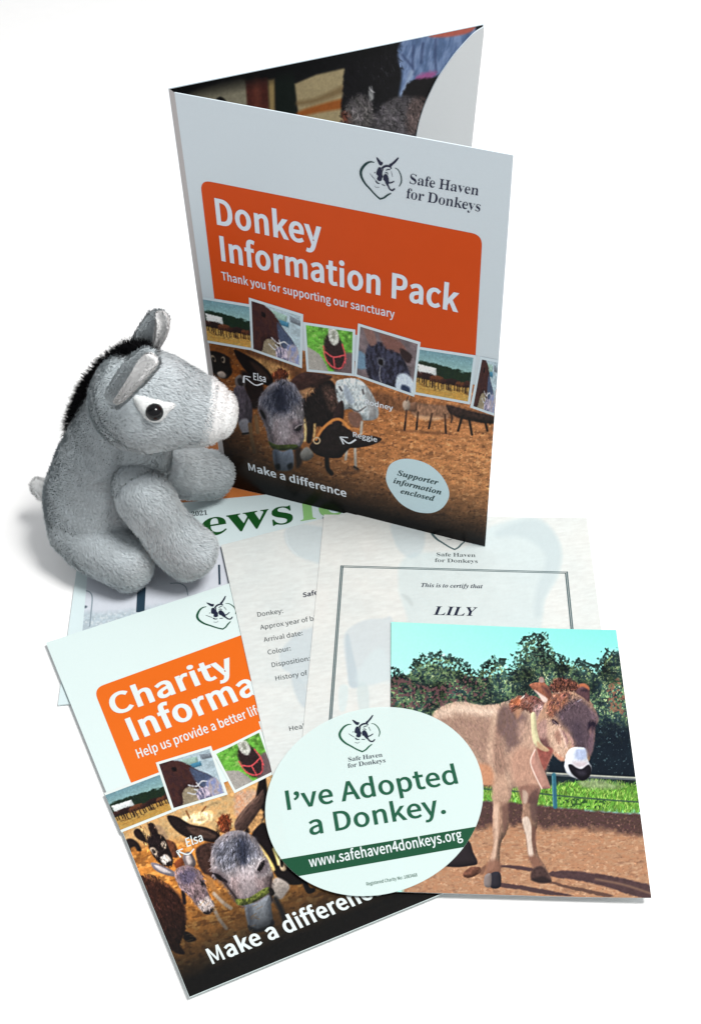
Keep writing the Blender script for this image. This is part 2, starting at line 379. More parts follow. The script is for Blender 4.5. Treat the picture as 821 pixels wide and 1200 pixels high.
        '2': (282,[[18,0,18,52,104,140,115,152,133,174,152,203,160,221,166,239,167,249,169,258,169,268,170,279,168,299,166,307,163,315,159,321,155,325,144,332,130,334,121,333,112,330,105,326,99,320,94,312,88,291,86,278,84,247,73,247,54,251,45,254,38,258,31,263,26,270,23,277,20,286,20,304,24,318,32,330,37,336,44,342,51,347,79,359,103,363,130,365,152,364,171,361,188,357,203,350,216,342,227,333,235,322,241,309,245,296,246,274,244,260,237,240,179,165,130,117,116,103,65,55,183,55,195,57,205,61,210,64,214,68,223,84,225,90,229,106,258,106,256,0]]),
        'D': (372,[[15,0,15,13,32,15,43,19,47,22,50,26,54,38,55,46,55,292,54,301,52,309,46,320,35,326,28,327,20,329,11,329,11,342,166,342,201,340,232,334,259,326,283,313,304,297,321,278,334,256,344,230,349,202,351,171,344,109,322,61,286,27,236,7,171,0],[167,18,185,20,202,24,217,32,229,42,240,56,248,73,254,93,259,116,262,142,263,172,259,227,248,270,228,300,202,319,167,325,160,325,154,324,142,318,140,314,139,309,137,304,137,39,140,29,142,25,154,19,160,18]]),
        'H': (392,[[12,0,12,13,30,15,37,17,43,20,47,24,50,28,53,34,54,42,56,50,56,293,54,301,53,308,47,318,37,324,22,328,12,329,12,342,181,342,181,329,153,324,146,320,140,311,137,297,137,188,256,188,256,297,252,315,240,324,212,329,212,342,380,342,380,329,371,328,355,324,346,318,342,314,338,302,337,294,337,51,338,43,340,35,343,29,346,25,350,21,362,15,380,13,380,0,212,0,212,13,230,15,237,17,247,23,250,27,253,33,255,41,256,50,256,166,137,166,137,50,138,42,142,28,150,20,156,17,163,15,181,13,181,0]]),
        'N': (370,[[302,-8,80,262,80,49,81,40,83,33,89,23,93,20,99,17,106,15,125,13,125,0,14,0,14,13,20,13,41,17,47,21,50,24,52,27,53,31,55,35,56,40,56,46,57,52,57,291,48,303,30,323,20,328,17,328,14,329,14,342,117,342,293,126,293,296,290,311,286,317,283,320,277,324,248,329,248,342,360,342,360,329,342,327,335,325,329,322,325,319,319,308,316,283,316,-8]]),
        'S': (293,[[32,-8,32,118,47,118,52,98,59,79,66,63,74,49,84,37,94,28,106,21,118,15,132,12,148,11,159,12,169,14,178,17,186,21,193,27,199,34,203,41,206,49,208,58,209,67,207,80,203,91,195,102,183,111,169,120,122,143,105,152,78,170,58,189,50,200,45,211,41,223,38,235,37,249,39,272,42,283,50,302,56,311,62,318,78,332,86,337,96,342,116,348,139,350,145,349,151,349,179,345,195,341,203,338,222,334,223,333,229,334,233,336,237,339,239,344,240,350,254,350,254,239,242,239,239,250,231,271,226,280,208,304,201,311,194,317,186,322,178,326,162,332,154,333,136,333,119,329,111,325,105,320,99,314,95,308,92,301,90,293,90,277,94,264,98,258,108,247,190,204,202,199,231,181,238,175,245,168,255,155,259,148,265,134,267,126,269,109,269,87,267,75,264,64,260,53,254,43,240,26,231,18,211,6,199,1,186,-3,159,-7,144,-8,139,-7,129,-7,124,-6,119,-6,104,-3,94,1,89,2,85,4,71,8,68,8,60,9,58,8,55,8,53,7,46,-8]]),
        'a': (258,[[191,-8,177,-6,166,-2,158,5,153,14,150,26,136,14,121,5,105,-1,89,-5,72,-7,61,-6,52,-4,44,-1,37,3,30,9,25,15,21,22,18,30,16,38,15,47,16,60,20,72,27,83,36,93,48,102,79,119,123,135,149,143,149,189,148,196,146,202,140,212,131,218,125,220,111,222,99,221,90,219,83,216,79,211,78,204,85,192,90,185,92,177,92,168,91,163,89,159,86,155,82,151,78,148,69,144,64,143,52,143,47,145,42,146,33,152,30,156,26,166,25,171,25,184,29,197,37,209,48,219,71,231,80,234,89,236,121,239,142,238,159,236,175,232,187,226,197,219,205,210,212,200,216,188,219,173,220,158,220,34,221,32,221,30,224,26,230,26,238,29,240,31,247,21,237,10,226,3,215,-3,203,-6],[113,25,116,25,123,27,134,33,142,39,146,43,149,47,149,127,127,120,110,110,98,97,91,81,89,63,90,49,93,39,98,31,104,27]]),
        'e': (226,[[115,-8,104,-7,93,-5,83,-2,73,2,63,8,55,14,47,22,33,41,28,51,23,63,19,76,15,103,15,132,17,145,23,169,28,180,34,191,48,209,65,223,75,229,85,233,95,236,106,238,118,239,134,238,150,234,163,228,176,220,187,210,196,198,203,183,208,167,211,150,212,124,88,124,90,91,98,65,110,47,128,35,150,32,161,33,172,37,183,44,193,53,202,64,214,54,198,32,180,15,161,2,139,-5],[87,144,151,144,151,173,149,193,145,208,142,213,138,217,133,220,127,222,121,223,109,220,99,211,93,197,88,178]]),
        'f': (160,[[11,0,11,12,16,13,20,13,30,16,35,21,39,33,39,208,12,208,12,233,39,233,39,265,40,280,43,294,48,306,55,317,63,327,74,335,86,341,99,345,114,348,130,349,143,348,154,346,163,343,172,339,180,334,186,328,191,322,195,315,197,308,197,294,196,288,192,279,189,275,185,272,177,268,168,266,154,269,150,271,141,280,139,289,139,302,141,306,142,311,145,315,145,317,146,318,146,319,147,320,147,321,148,322,148,327,146,330,140,332,129,332,124,331,120,329,117,326,115,322,112,313,111,307,111,233,153,233,153,208,111,208,111,40,112,33,114,27,118,19,133,13,141,12,150,12,150,0]]),
        'k': (269,[[13,0,13,12,28,15,34,19,36,22,39,36,39,310,37,319,26,328,21,329,15,329,16,342,111,342,111,126,175,191,181,200,183,209,182,213,179,216,166,220,154,220,154,233,259,233,259,220,247,219,236,215,226,210,216,204,206,195,167,157,259,26,263,21,272,14,282,12,282,0,158,0,158,12,163,12,173,14,177,16,179,20,179,26,176,34,122,110,111,101,111,36,114,23,118,17,121,15,135,12,135,0]]),
        'l': (150,[[14,0,14,12,28,15,34,19,36,22,39,36,39,310,37,319,26,328,21,329,15,329,15,342,111,342,111,36,114,23,118,17,121,15,135,12,135,0]]),
        'n': (286,[[14,0,14,12,19,13,24,13,34,19,36,22,39,36,39,196,36,210,29,218,14,221,14,233,111,233,111,200,123,214,136,225,150,233,165,237,182,239,206,236,224,226,237,210,245,187,248,159,248,36,251,22,262,13,267,13,272,12,272,0,152,0,152,12,163,13,169,17,173,23,175,31,176,42,176,178,175,184,172,193,170,197,163,202,158,203,152,203,143,202,134,199,126,194,118,186,111,176,111,36,114,22,125,13,130,13,135,12,135,0]]),
        'o': (252,[[126,-8,113,-7,101,-5,89,-2,78,3,58,15,49,23,41,32,34,42,28,53,23,64,19,76,16,89,14,115,16,143,23,168,28,179,34,190,41,199,49,208,58,216,68,223,78,229,89,233,101,236,113,238,126,239,139,238,151,236,162,233,173,229,184,223,202,209,210,200,217,190,223,180,229,168,233,156,237,130,238,115,237,101,233,75,229,63,223,51,217,41,210,31,202,22,194,15,184,8,174,2,163,-2,151,-5,139,-7],[134,9,141,12,147,16,153,22,157,29,158,34,160,39,164,70,164,91,165,103,163,161,159,193,156,203,152,211,147,217,141,221,134,223,126,224,118,223,111,221,105,217,100,211,96,203,93,193,89,161,88,140,88,80,94,34,96,29,100,22,105,16,111,12,118,9]]),
        'r': (216,[[14,0,14,12,28,15,34,19,36,22,39,36,39,202,38,207,35,214,33,216,21,220,15,220,16,233,109,233,109,189,127,214,140,226,147,231,161,237,175,239,190,237,196,235,202,232,207,228,213,218,217,206,217,194,216,189,212,180,209,176,201,170,196,168,191,167,181,167,166,173,159,181,148,194,145,195,142,195,133,193,129,190,121,181,115,169,113,161,112,153,112,35,114,25,116,22,119,19,127,15,148,12,148,0]]),
        's': (216,[[113,-8,96,-6,76,0,65,5,63,5,61,6,57,6,55,7,50,6,43,2,40,-2,38,-7,27,-7,27,79,40,79,43,67,47,56,52,46,58,37,65,29,72,23,80,18,88,14,97,12,105,11,112,11,119,12,125,14,134,20,138,24,144,38,144,44,143,52,140,60,127,73,117,79,80,97,61,108,53,114,41,127,36,134,32,141,28,157,28,165,29,177,31,189,35,199,41,209,49,218,58,226,68,232,79,236,92,238,113,239,116,238,120,238,138,234,144,232,149,231,150,230,163,229,166,230,171,235,173,239,183,239,183,166,171,166,168,177,164,186,159,194,153,202,147,208,141,213,134,217,127,220,120,222,106,222,100,221,91,217,84,211,80,203,79,199,79,190,81,181,84,178,86,174,144,142,153,137,169,126,176,120,181,114,189,99,191,91,193,71,192,57,189,44,185,33,179,23,171,14,162,6,151,0,140,-4,127,-7]]),
        't': (171,[[93,-7,71,-5,63,-2,55,2,49,8,45,14,41,22,38,31,36,53,36,209,15,209,15,225,48,257,74,286,87,303,97,318,108,318,108,233,156,233,156,209,108,209,108,56,112,38,119,31,122,31,126,30,133,31,139,34,145,39,155,56,167,49,156,29,144,13,129,2,112,-5]]),
        'v': (230,[[107,-8,29,186,26,192,24,198,17,211,11,217,7,218,3,220,-2,220,-2,233,123,233,123,221,117,221,110,220,104,218,100,216,98,212,97,202,98,201,139,92,177,189,181,202,180,210,176,215,171,218,163,220,153,221,153,233,229,233,229,221,223,220,219,218,208,209,200,195,120,-8]]),
        'w': (326,[[92,-8,13,198,10,205,5,213,-8,220,-8,233,104,233,104,220,100,220,97,219,94,219,88,216,86,212,86,201,87,199,87,197,88,196,88,194,125,95,158,176,151,199,147,208,146,212,140,218,130,221,126,221,126,233,242,233,242,220,229,218,225,215,222,211,222,200,223,199,252,106,290,201,290,209,285,217,276,220,272,220,267,221,267,233,334,233,334,221,330,221,326,220,228,-8,217,-8,167,148,105,-8]]),
        'y': (225,[[32,-105,19,-101,13,-98,8,-94,3,-89,-1,-83,-5,-70,-5,-58,-4,-53,0,-44,4,-40,7,-36,11,-33,16,-31,21,-30,32,-30,41,-32,51,-40,55,-48,56,-52,56,-62,55,-63,57,-71,59,-73,61,-74,64,-74,68,-73,72,-71,81,-62,86,-55,88,-51,91,-47,101,-22,104,-10,105,-4,25,192,24,196,18,206,17,209,15,211,12,216,1,220,-4,220,-4,233,121,233,121,220,116,220,111,219,108,219,100,216,98,214,96,209,96,204,97,203,97,200,98,199,98,197,99,196,99,194,139,89,176,190,176,192,178,197,178,209,176,214,174,216,162,220,152,220,152,233,225,233,225,220,221,220,217,219,213,217,210,214,205,206,203,201,200,196,194,182,107,-54,102,-64,77,-95,66,-101,60,-103,47,-105]]),
    },
    'J': {
        'I': (187,[[-25,0,-25,12,-18,12,0,15,9,21,17,30,89,287,89,290,90,293,90,303,88,312,81,319,70,324,54,326,54,338,213,338,213,326,204,326,197,325,185,321,181,319,177,316,173,312,170,307,158,274,99,53,97,40,97,35,99,25,106,18,117,14,132,12,132,0]]),
        'L': (319,[[-25,0,-25,12,-18,12,0,15,9,21,17,30,88,284,90,296,90,307,88,312,82,320,71,324,54,326,54,338,213,338,213,326,205,326,198,325,192,323,186,322,177,316,173,311,167,300,102,62,96,32,97,28,99,25,102,22,110,20,113,20,117,19,121,19,125,18,165,19,186,23,206,29,224,38,240,49,254,63,267,80,279,100,295,100,263,0]]),
        'S': (277,[[115,-9,100,-8,83,-5,36,10,32,10,29,11,26,10,23,10,15,5,7,-6,-7,-6,20,108,34,108,35,83,39,63,45,47,53,33,64,23,77,16,92,11,117,10,125,12,133,15,140,19,153,29,158,35,166,49,169,57,171,73,169,88,164,101,155,114,149,121,126,143,80,186,68,201,60,214,57,221,55,228,52,252,53,266,56,278,60,290,66,301,73,311,82,320,92,328,103,335,115,340,128,344,141,346,163,347,186,344,203,340,229,332,232,332,234,331,240,332,246,335,251,339,256,346,270,346,246,242,231,242,231,243,232,244,230,274,227,284,223,293,213,308,200,320,193,324,185,327,177,329,168,329,157,328,148,326,139,321,130,314,124,306,119,297,116,287,115,276,115,269,117,262,120,255,124,248,129,241,152,217,156,214,193,180,203,169,212,158,220,146,226,134,230,122,233,108,234,94,232,72,226,51,216,34,203,19,186,7,165,-2,142,-7]]),
        'T': (302,[[33,0,33,13,43,13,59,17,64,20,69,24,74,30,80,45,154,320,131,319,117,316,103,310,90,301,77,291,66,279,56,264,48,248,35,248,54,338,328,338,313,241,299,241,293,276,280,300,260,315,233,320,230,320,154,41,154,29,156,24,158,21,162,18,167,16,189,13,189,0]]),
        'Y': (262,[[17,0,17,13,27,13,43,17,49,20,54,24,59,30,65,45,92,148,93,149,94,161,93,162,93,167,92,168,44,309,38,318,30,322,24,324,18,325,18,338,154,338,154,326,145,325,138,325,128,322,125,320,121,312,122,299,122,295,157,180,219,264,227,276,232,286,236,296,237,304,235,313,229,320,220,325,202,326,202,338,311,338,311,326,299,324,293,321,282,313,166,157,139,53,137,48,137,44,136,40,136,36,138,24,141,20,144,18,156,14,164,13,174,13,174,0]]),
        'a': (252,[[40,-7,28,-5,18,-2,9,3,1,10,-6,19,-10,30,-13,42,-14,55,-12,82,-4,110,8,138,24,165,42,188,52,198,63,207,79,218,95,226,110,231,124,232,138,230,148,224,156,214,161,199,169,227,223,227,171,44,173,33,176,31,179,30,186,32,194,39,203,50,214,65,225,58,205,30,186,10,167,-2,148,-7,134,-5,124,2,118,12,116,26,116,29,117,32,117,35,118,39,118,43,121,56,103,29,93,18,83,9,73,2,63,-3,52,-6],[70,31,75,31,81,33,87,37,93,42,104,55,109,62,124,90,142,141,148,170,148,178,149,186,147,197,144,204,138,209,129,211,123,210,112,203,106,198,99,191,93,183,76,154,66,131,56,102,52,86,49,66,50,47,54,38,60,33]]),
        'c': (208,[[70,-7,52,-6,37,-2,24,5,13,14,4,26,-2,39,-6,55,-7,73,-6,91,-2,110,4,128,12,146,23,164,35,180,66,208,83,218,100,226,117,231,134,232,147,231,158,229,168,225,177,219,183,212,188,204,191,196,192,187,192,179,190,173,184,162,179,158,173,155,167,153,154,153,149,154,136,163,132,173,132,182,133,186,139,197,142,206,141,211,139,214,135,216,129,217,123,216,117,213,111,209,98,195,92,187,86,177,75,156,71,144,66,133,60,108,56,85,56,74,58,53,66,38,71,33,84,26,92,26,108,29,123,37,138,52,153,72,167,62,145,32,122,10,97,-3]]),
        'd': (251,[[41,-7,30,-6,19,-3,10,3,-4,20,-8,32,-11,46,-12,61,-11,73,-7,98,-3,111,2,124,14,149,30,173,48,194,58,204,75,216,91,225,107,230,123,232,133,231,142,229,151,226,160,221,182,299,182,313,181,317,172,323,167,324,154,324,154,338,166,339,178,341,190,342,243,350,257,353,173,42,173,40,174,32,176,31,181,31,200,50,205,58,211,66,223,58,193,19,176,2,167,-3,158,-6,149,-7,135,-5,126,1,120,12,118,26,118,33,119,41,123,57,104,29,85,9,75,2,64,-3,53,-6],[72,31,78,32,84,34,95,43,101,50,112,65,122,84,135,115,138,126,142,136,144,146,147,156,149,165,151,180,151,187,150,198,147,206,141,211,133,213,128,212,123,210,112,202,106,196,101,189,95,182,75,146,58,105,55,95,51,76,50,67,50,53,51,47,53,43,59,35,63,33]]),
        'e': (202,[[65,-7,50,-6,36,-2,23,5,12,14,3,26,-3,40,-7,55,-8,74,-7,87,-5,101,-1,115,4,129,19,156,27,168,47,191,58,201,70,210,82,218,94,224,107,229,119,231,132,232,144,231,155,229,164,225,172,220,179,213,183,205,186,196,187,186,185,171,179,157,169,143,155,130,137,118,115,108,89,100,59,93,56,73,56,57,58,50,61,43,65,37,76,29,84,27,92,27,105,29,119,38,133,52,147,72,161,62,141,32,119,10,94,-3],[63,110,74,113,85,117,96,122,105,128,114,135,122,143,129,151,139,168,142,177,144,186,145,195,145,200,144,204,138,213,128,216,120,214,112,209,103,201,94,189,85,174,77,156]]),
        'f': (145,[[-49,-104,-59,-104,-75,-98,-81,-93,-87,-87,-91,-80,-93,-72,-94,-63,-92,-52,-90,-48,-87,-44,-83,-40,-74,-36,-63,-36,-59,-37,-55,-39,-51,-42,-46,-49,-45,-54,-45,-63,-47,-70,-51,-75,-51,-86,-44,-88,-39,-87,-34,-85,-30,-82,-25,-77,-21,-71,-18,-64,-14,-57,0,-13,45,207,10,207,14,227,49,227,58,257,69,282,81,304,94,321,109,335,125,345,141,351,159,353,171,352,181,350,198,342,204,336,208,329,211,322,212,313,210,301,205,293,197,288,185,286,176,288,172,290,168,293,165,297,161,305,161,313,163,319,165,322,166,325,168,327,168,330,169,331,167,336,164,337,161,337,153,335,146,331,140,323,133,311,127,296,121,277,108,227,151,227,148,207,105,207,65,26,57,1,49,-21,40,-41,30,-58,20,-72,8,-84,-4,-93,-18,-99,-33,-103]]),
        'h': (268,[[157,-7,143,-5,132,2,126,14,124,31,124,37,127,53,165,172,167,182,167,189,165,193,162,195,158,195,144,192,129,181,114,163,98,139,83,108,69,75,57,39,47,0,-14,0,61,281,63,286,67,313,65,319,59,323,55,324,36,324,36,338,70,341,110,347,141,353,86,148,100,168,113,185,126,200,138,212,150,221,163,227,176,231,189,232,206,230,218,223,225,211,227,194,226,182,223,167,212,127,186,53,186,51,185,49,186,35,189,33,192,32,199,35,207,43,217,55,229,74,240,67,220,35,199,11,178,-2]]),
        'i': (146,[[92,279,86,281,80,284,75,288,71,293,68,299,66,305,65,312,66,319,68,325,71,330,75,335,80,340,86,343,99,345,111,343,117,340,122,335,130,325,132,312,130,299,122,288,117,284,111,281,105,279],[37,-6,22,-4,15,-1,10,4,6,9,3,15,1,23,1,38,5,58,33,158,35,164,39,181,39,185,40,188,39,197,35,201,28,204,15,204,14,217,28,219,41,220,112,232,65,57,63,46,63,37,67,32,71,32,78,34,86,41,95,52,106,67,116,60,97,31,77,11,57,-2]]),
        'l': (130,[[30,-7,14,-5,8,-2,2,3,-2,8,-5,14,-7,21,-8,30,-7,34,-7,42,65,306,65,311,64,317,60,321,53,324,44,325,39,325,39,337,137,353,59,64,55,48,55,43,54,40,56,33,59,31,62,31,69,33,78,40,87,51,98,66,108,59,98,43,79,18,70,9,61,2,51,-3,41,-6]]),
        'm': (393,[[285,-6,270,-4,260,3,253,15,251,31,253,45,260,75,268,101,294,178,294,182,295,185,294,190,292,193,289,195,285,196,274,194,263,187,251,176,239,160,226,140,213,114,200,83,187,46,172,0,114,0,167,173,169,182,169,190,167,193,164,195,160,196,153,195,147,193,140,189,133,183,125,175,102,143,87,114,80,98,66,62,60,42,49,0,-11,0,38,184,38,187,37,197,34,201,27,204,14,204,13,217,113,232,87,145,101,166,114,184,127,199,140,211,153,220,165,227,178,231,192,232,208,230,220,223,227,211,230,195,227,173,224,163,248,194,259,206,270,215,282,223,293,228,305,231,317,232,333,230,345,223,352,211,355,195,354,183,351,168,346,150,314,55,314,53,312,48,312,39,314,35,316,33,324,33,331,38,354,68,365,60,344,31,325,11,315,3,306,-2,296,-5]]),
        'n': (268,[[160,-7,145,-5,134,2,128,14,126,31,126,37,131,63,135,74,138,87,167,172,169,182,169,189,167,193,164,195,160,195,146,192,132,182,118,166,102,143,87,114,80,98,66,62,60,42,49,0,-11,0,38,184,38,187,37,197,34,201,27,204,14,204,13,217,113,232,87,145,101,166,114,184,127,199,140,211,153,220,165,227,178,231,192,232,208,230,220,223,227,211,230,194,229,190,229,184,228,177,186,43,187,38,191,33,195,32,206,37,210,41,213,46,228,67,239,60,229,44,218,31,209,19,190,2,180,-3,170,-6]]),
        'o': (237,[[72,-7,55,-6,40,-2,27,5,15,15,5,27,-2,40,-6,56,-8,74,-7,87,-5,101,-1,115,4,129,18,156,36,181,46,192,57,202,81,218,93,224,106,229,118,231,131,232,150,231,166,227,180,220,192,211,201,199,208,185,212,170,214,152,213,139,211,125,207,111,202,97,196,84,189,71,181,58,161,35,150,24,139,15,113,1,100,-3,86,-6],[78,10,83,11,89,13,95,17,100,23,106,29,121,55,142,110,148,133,152,154,154,172,153,196,148,207,140,214,129,216,123,215,117,213,106,204,100,197,95,190,80,162,58,95,54,72,52,53,52,44,53,29,58,19,66,12]]),
        'p': (247,[[-59,-104,-59,-91,-42,-88,-35,-83,-23,-58,39,185,39,189,37,197,33,202,19,205,12,205,12,218,26,220,39,221,87,229,98,230,108,232,93,181,113,204,132,219,151,229,171,232,182,231,192,228,201,223,209,216,215,207,220,196,222,183,223,168,222,153,220,138,216,122,211,107,205,92,189,63,169,38,158,27,147,17,135,9,123,2,111,-3,98,-6,86,-7,76,-6,67,-4,59,-1,51,5,33,-67,33,-73,35,-82,37,-85,40,-87,50,-90,57,-91,64,-91,64,-104],[77,11,83,12,89,14,95,18,101,23,119,44,134,73,138,83,143,93,146,104,150,114,159,153,160,161,160,174,159,180,155,189,148,195,145,196,141,196,122,191,105,174,91,146,78,107,64,58,60,40,58,28,60,21,63,15,69,12]]),
        'r': (195,[[-11,0,38,184,38,187,37,197,34,201,27,204,14,204,13,217,113,232,86,142,92,153,97,164,103,173,108,182,114,190,119,198,124,204,128,210,133,215,143,223,152,229,157,231,162,232,167,232,179,230,188,224,193,213,194,191,190,178,187,173,182,169,177,166,172,164,165,163,158,164,151,167,145,172,140,178,136,181,127,178,118,168,107,153,95,131,65,56,60,38,54,20,49,0]]),
        's': (189,[[68,-7,58,-6,47,-4,35,-1,21,4,19,4,16,5,14,5,11,6,6,5,2,3,-2,0,-5,-5,-18,-3,-5,82,10,79,14,49,25,28,40,15,61,11,74,12,82,18,88,27,90,39,89,44,89,48,83,63,76,74,44,113,38,122,29,139,23,155,21,171,22,184,26,195,32,205,40,215,50,222,61,227,73,231,87,232,108,230,121,227,134,223,137,223,138,222,141,222,142,221,153,223,157,226,159,230,172,230,161,154,148,155,141,182,131,201,117,212,100,216,94,216,80,209,74,201,73,196,73,191,74,183,78,173,84,163,121,117,138,87,140,81,143,61,142,52,140,43,137,35,133,27,128,19,115,7,107,2,98,-2,88,-5]]),
        't': (139,[[23,-7,8,-5,-3,2,-9,13,-12,31,-11,34,-11,39,-10,42,-10,46,34,205,10,205,10,223,35,234,59,251,81,272,101,298,121,298,100,225,140,225,134,205,95,205,57,77,55,67,53,62,52,57,52,53,50,46,50,42,52,34,55,31,58,31,65,33,84,53,96,71,108,63,87,33,66,11,56,3,45,-3,34,-6]]),
        'u': (268,[[35,-7,18,-5,6,2,-1,14,-4,31,-3,36,-3,41,-1,48,0,56,2,65,35,190,33,197,30,201,23,204,10,204,9,217,20,218,43,222,55,223,81,227,95,230,109,232,60,59,57,44,57,40,59,32,62,30,66,30,80,33,94,44,109,61,125,85,140,115,154,148,166,185,177,226,237,226,188,43,188,39,194,33,199,33,203,35,217,49,221,56,230,68,241,60,220,31,201,10,182,-3,172,-6,161,-7,147,-5,141,-2,136,3,132,8,129,15,127,30,127,35,136,77,123,57,98,25,86,14,73,5,61,-2,48,-6]]),
        'y': (211,[[-22,-105,-31,-105,-38,-103,-44,-100,-50,-96,-54,-92,-57,-87,-59,-81,-60,-75,-58,-63,-55,-58,-47,-50,-37,-46,-26,-46,-13,-51,7,-62,15,-64,18,-64,21,-62,25,-61,32,-55,44,-42,47,-37,51,-33,57,-23,62,-9,62,0,61,6,61,13,59,22,58,32,56,43,55,55,53,67,50,80,46,105,43,117,41,129,38,140,36,150,29,176,26,182,24,188,23,193,21,197,19,199,18,201,15,204,10,207,5,208,-1,208,-7,207,-7,221,-1,221,44,230,58,232,63,232,69,230,74,222,79,209,87,179,89,166,111,56,130,91,143,120,151,142,154,158,153,164,150,169,146,174,140,178,134,183,129,189,127,195,126,201,126,208,128,214,134,224,144,230,150,232,164,232,170,230,175,227,180,223,183,219,186,213,188,198,186,184,181,164,167,128,160,114,147,85,131,55,95,-4,35,-76,15,-92,5,-98,-4,-102,-13,-104]]),
    },
}

FONT = {k: {ch: (adv, [np.array(lp, float).reshape(-1, 2) for lp in lps]) for ch, (adv, lps) in g.items()} for k, g in GLYPHS.items()}
CAP = {k: max(lp[:, 1].max() for lp in g['D' if 'D' in g else ('L' if 'L' in g else 'S')][1]) for k, g in FONT.items()}


def layout(s, font, track=0):
    x = 0; loops = []; n = 0
    for ch in s:
        if ch == ' ':
            x += CAP[font] * 0.33 + track; continue
        adv, lps = FONT[font][ch]
        for lp in lps:
            loops.append((lp + (x, 0), n % 2))
        n += 1
        x += adv + track
    return loops, x - track


def text(name, sh, s, font, p0, p1, ptop, parent, mat, off=0.00026, track=0, slant=0.0):
    """baseline from photo point p0 to p1, capital tops at ptop (above p0)"""
    loops, wd = layout(s, font, track)
    a, b, c = sh.uv(*p0), sh.uv(*p1), sh.uv(*ptop)
    X = (b - a) / wd; Y = (c - a) / CAP[font]
    vs, fs = [], []
    for k in (0, 1):        # neighbouring letters are filled apart, so heavy ones may touch
        L = [a + lp[:, :1] * X + lp[:, 1:] * (Y + slant * X) for lp, odd in loops if odd == k]
        if not L:
            continue
        o = poly_mesh(name, sh, L, off + 0.00001 * k, None, mat)
        n0 = len(vs)
        vs += [tuple(v.co) for v in o.data.vertices]
        fs += [tuple(i + n0 for i in p.vertices) for p in o.data.polygons]
        me = o.data
        bpy.data.objects.remove(o); bpy.data.meshes.remove(me)
    return mesh_np(name, vs, fs, parent, mat, smooth=False)


def offset_loop(l, d):
    """move an outline outwards (d > 0) or inwards along mitred corners"""
    e0 = l - np.roll(l, 1, 0); e1 = np.roll(l, -1, 0) - l
    e0 /= np.linalg.norm(e0, axis=1)[:, None] + 1e-12; e1 /= np.linalg.norm(e1, axis=1)[:, None] + 1e-12
    n0 = np.stack([-e0[:, 1], e0[:, 0]], -1); n1 = np.stack([-e1[:, 1], e1[:, 0]], -1)
    m = n0 + n1
    k = np.maximum((m * m).sum(1) / 2, 0.35)
    return l + m / k[:, None] * d


def unfold(old, new):
    """drop edges that turned over while an outline was moved (narrow notches)"""
    old, new = [np.array(p) for p in old], [np.array(p) for p in new]
    for _ in range(12):
        n = len(new); hit = False
        if n < 5:
            break
        for i in range(n):
            j = (i + 1) % n
            if (old[j] - old[i]) @ (new[j] - new[i]) < 0:
                a, b = new[i - 1], new[i]; c, d = new[j], new[(j + 1) % n]
                r, q = b - a, d - c
                den = r[0] * q[1] - r[1] * q[0]
                x = (b + c) / 2
                if abs(den) > 1e-6:
                    t = ((c - a)[0] * q[1] - (c - a)[1] * q[0]) / den
                    y = a + r * t
                    if np.linalg.norm(y - x) < 40:
                        x = y
                new[i] = x; old[i] = (old[i] + old[j]) / 2
                del new[j]; del old[j]
                hit = True
                break
        if not hit:
            break
    return np.array(new)


# glyph outlines as stored may run either way; make outer outlines run clockwise (ink on their right) and holes the other way
def _area(l):
    x, y = l[:, 0], l[:, 1]
    return 0.5 * np.sum(x * np.roll(y, -1) - np.roll(x, -1) * y)


def _inside(p, l):
    x, y = l[:, 0], l[:, 1]; x2, y2 = np.roll(x, -1), np.roll(y, -1)
    c = (y > p[1]) != (y2 > p[1])
    xs = np.where(c, (x2 - x) * (p[1] - y) / np.where(y2 == y, 1, y2 - y) + x, -1e9)
    return np.sum(c & (p[0] < xs)) % 2 == 1


FONT['L']['4'][1][1] = np.array([[167, 135], [62, 135], [138, 252], [167, 296]], float)
for _g in FONT.values():
    for _ch, (_adv, _lps) in _g.items():
        for _n, _l in enumerate(_lps):
            depth = sum(_inside(_l[0], _o) for _k, _o in enumerate(_lps) if _k != _n)
            a = _area(_l)
            if (depth % 2 == 0 and a > 0) or (depth % 2 == 1 and a < 0):
                _lps[_n] = _l[::-1].copy()
FONT['L']["'"] = (FONT['L'][','][0], [l + (0, 255) for l in FONT['L'][','][1]])


def weighted(src, dx, dy):
    """a heavier (or lighter) cut of a face: outlines moved out sideways by dx and up and down by dy"""
    g = {}
    for ch, (adv, lps) in FONT[src].items():
        out = []
        for l in lps:
            m = (offset_loop(l, 1.0) - l) * (0.35 if ch == 'M' else 0.6 if ch == 'w' else 1.0)
            out.append(unfold(l, l + m * (dx, dy)))
        g[ch] = (adv + 1.3 * dx, out)
    return g


for _new, _src, _dx, _dy in (('B', 'L', 18, 11), ('M', 'L', 10, 6), ('T', 'S', -9, -0.5), ('K', 'J', 4, 3), ('E', 'L', 2, 1)):
    FONT[_new] = weighted(_src, _dx, _dy)
    CAP[_new] = CAP[_src] + _dy

# ================================================================== the setting
def lin(rgb, k=1.42):
    return tuple(srgb(rgb) / k)


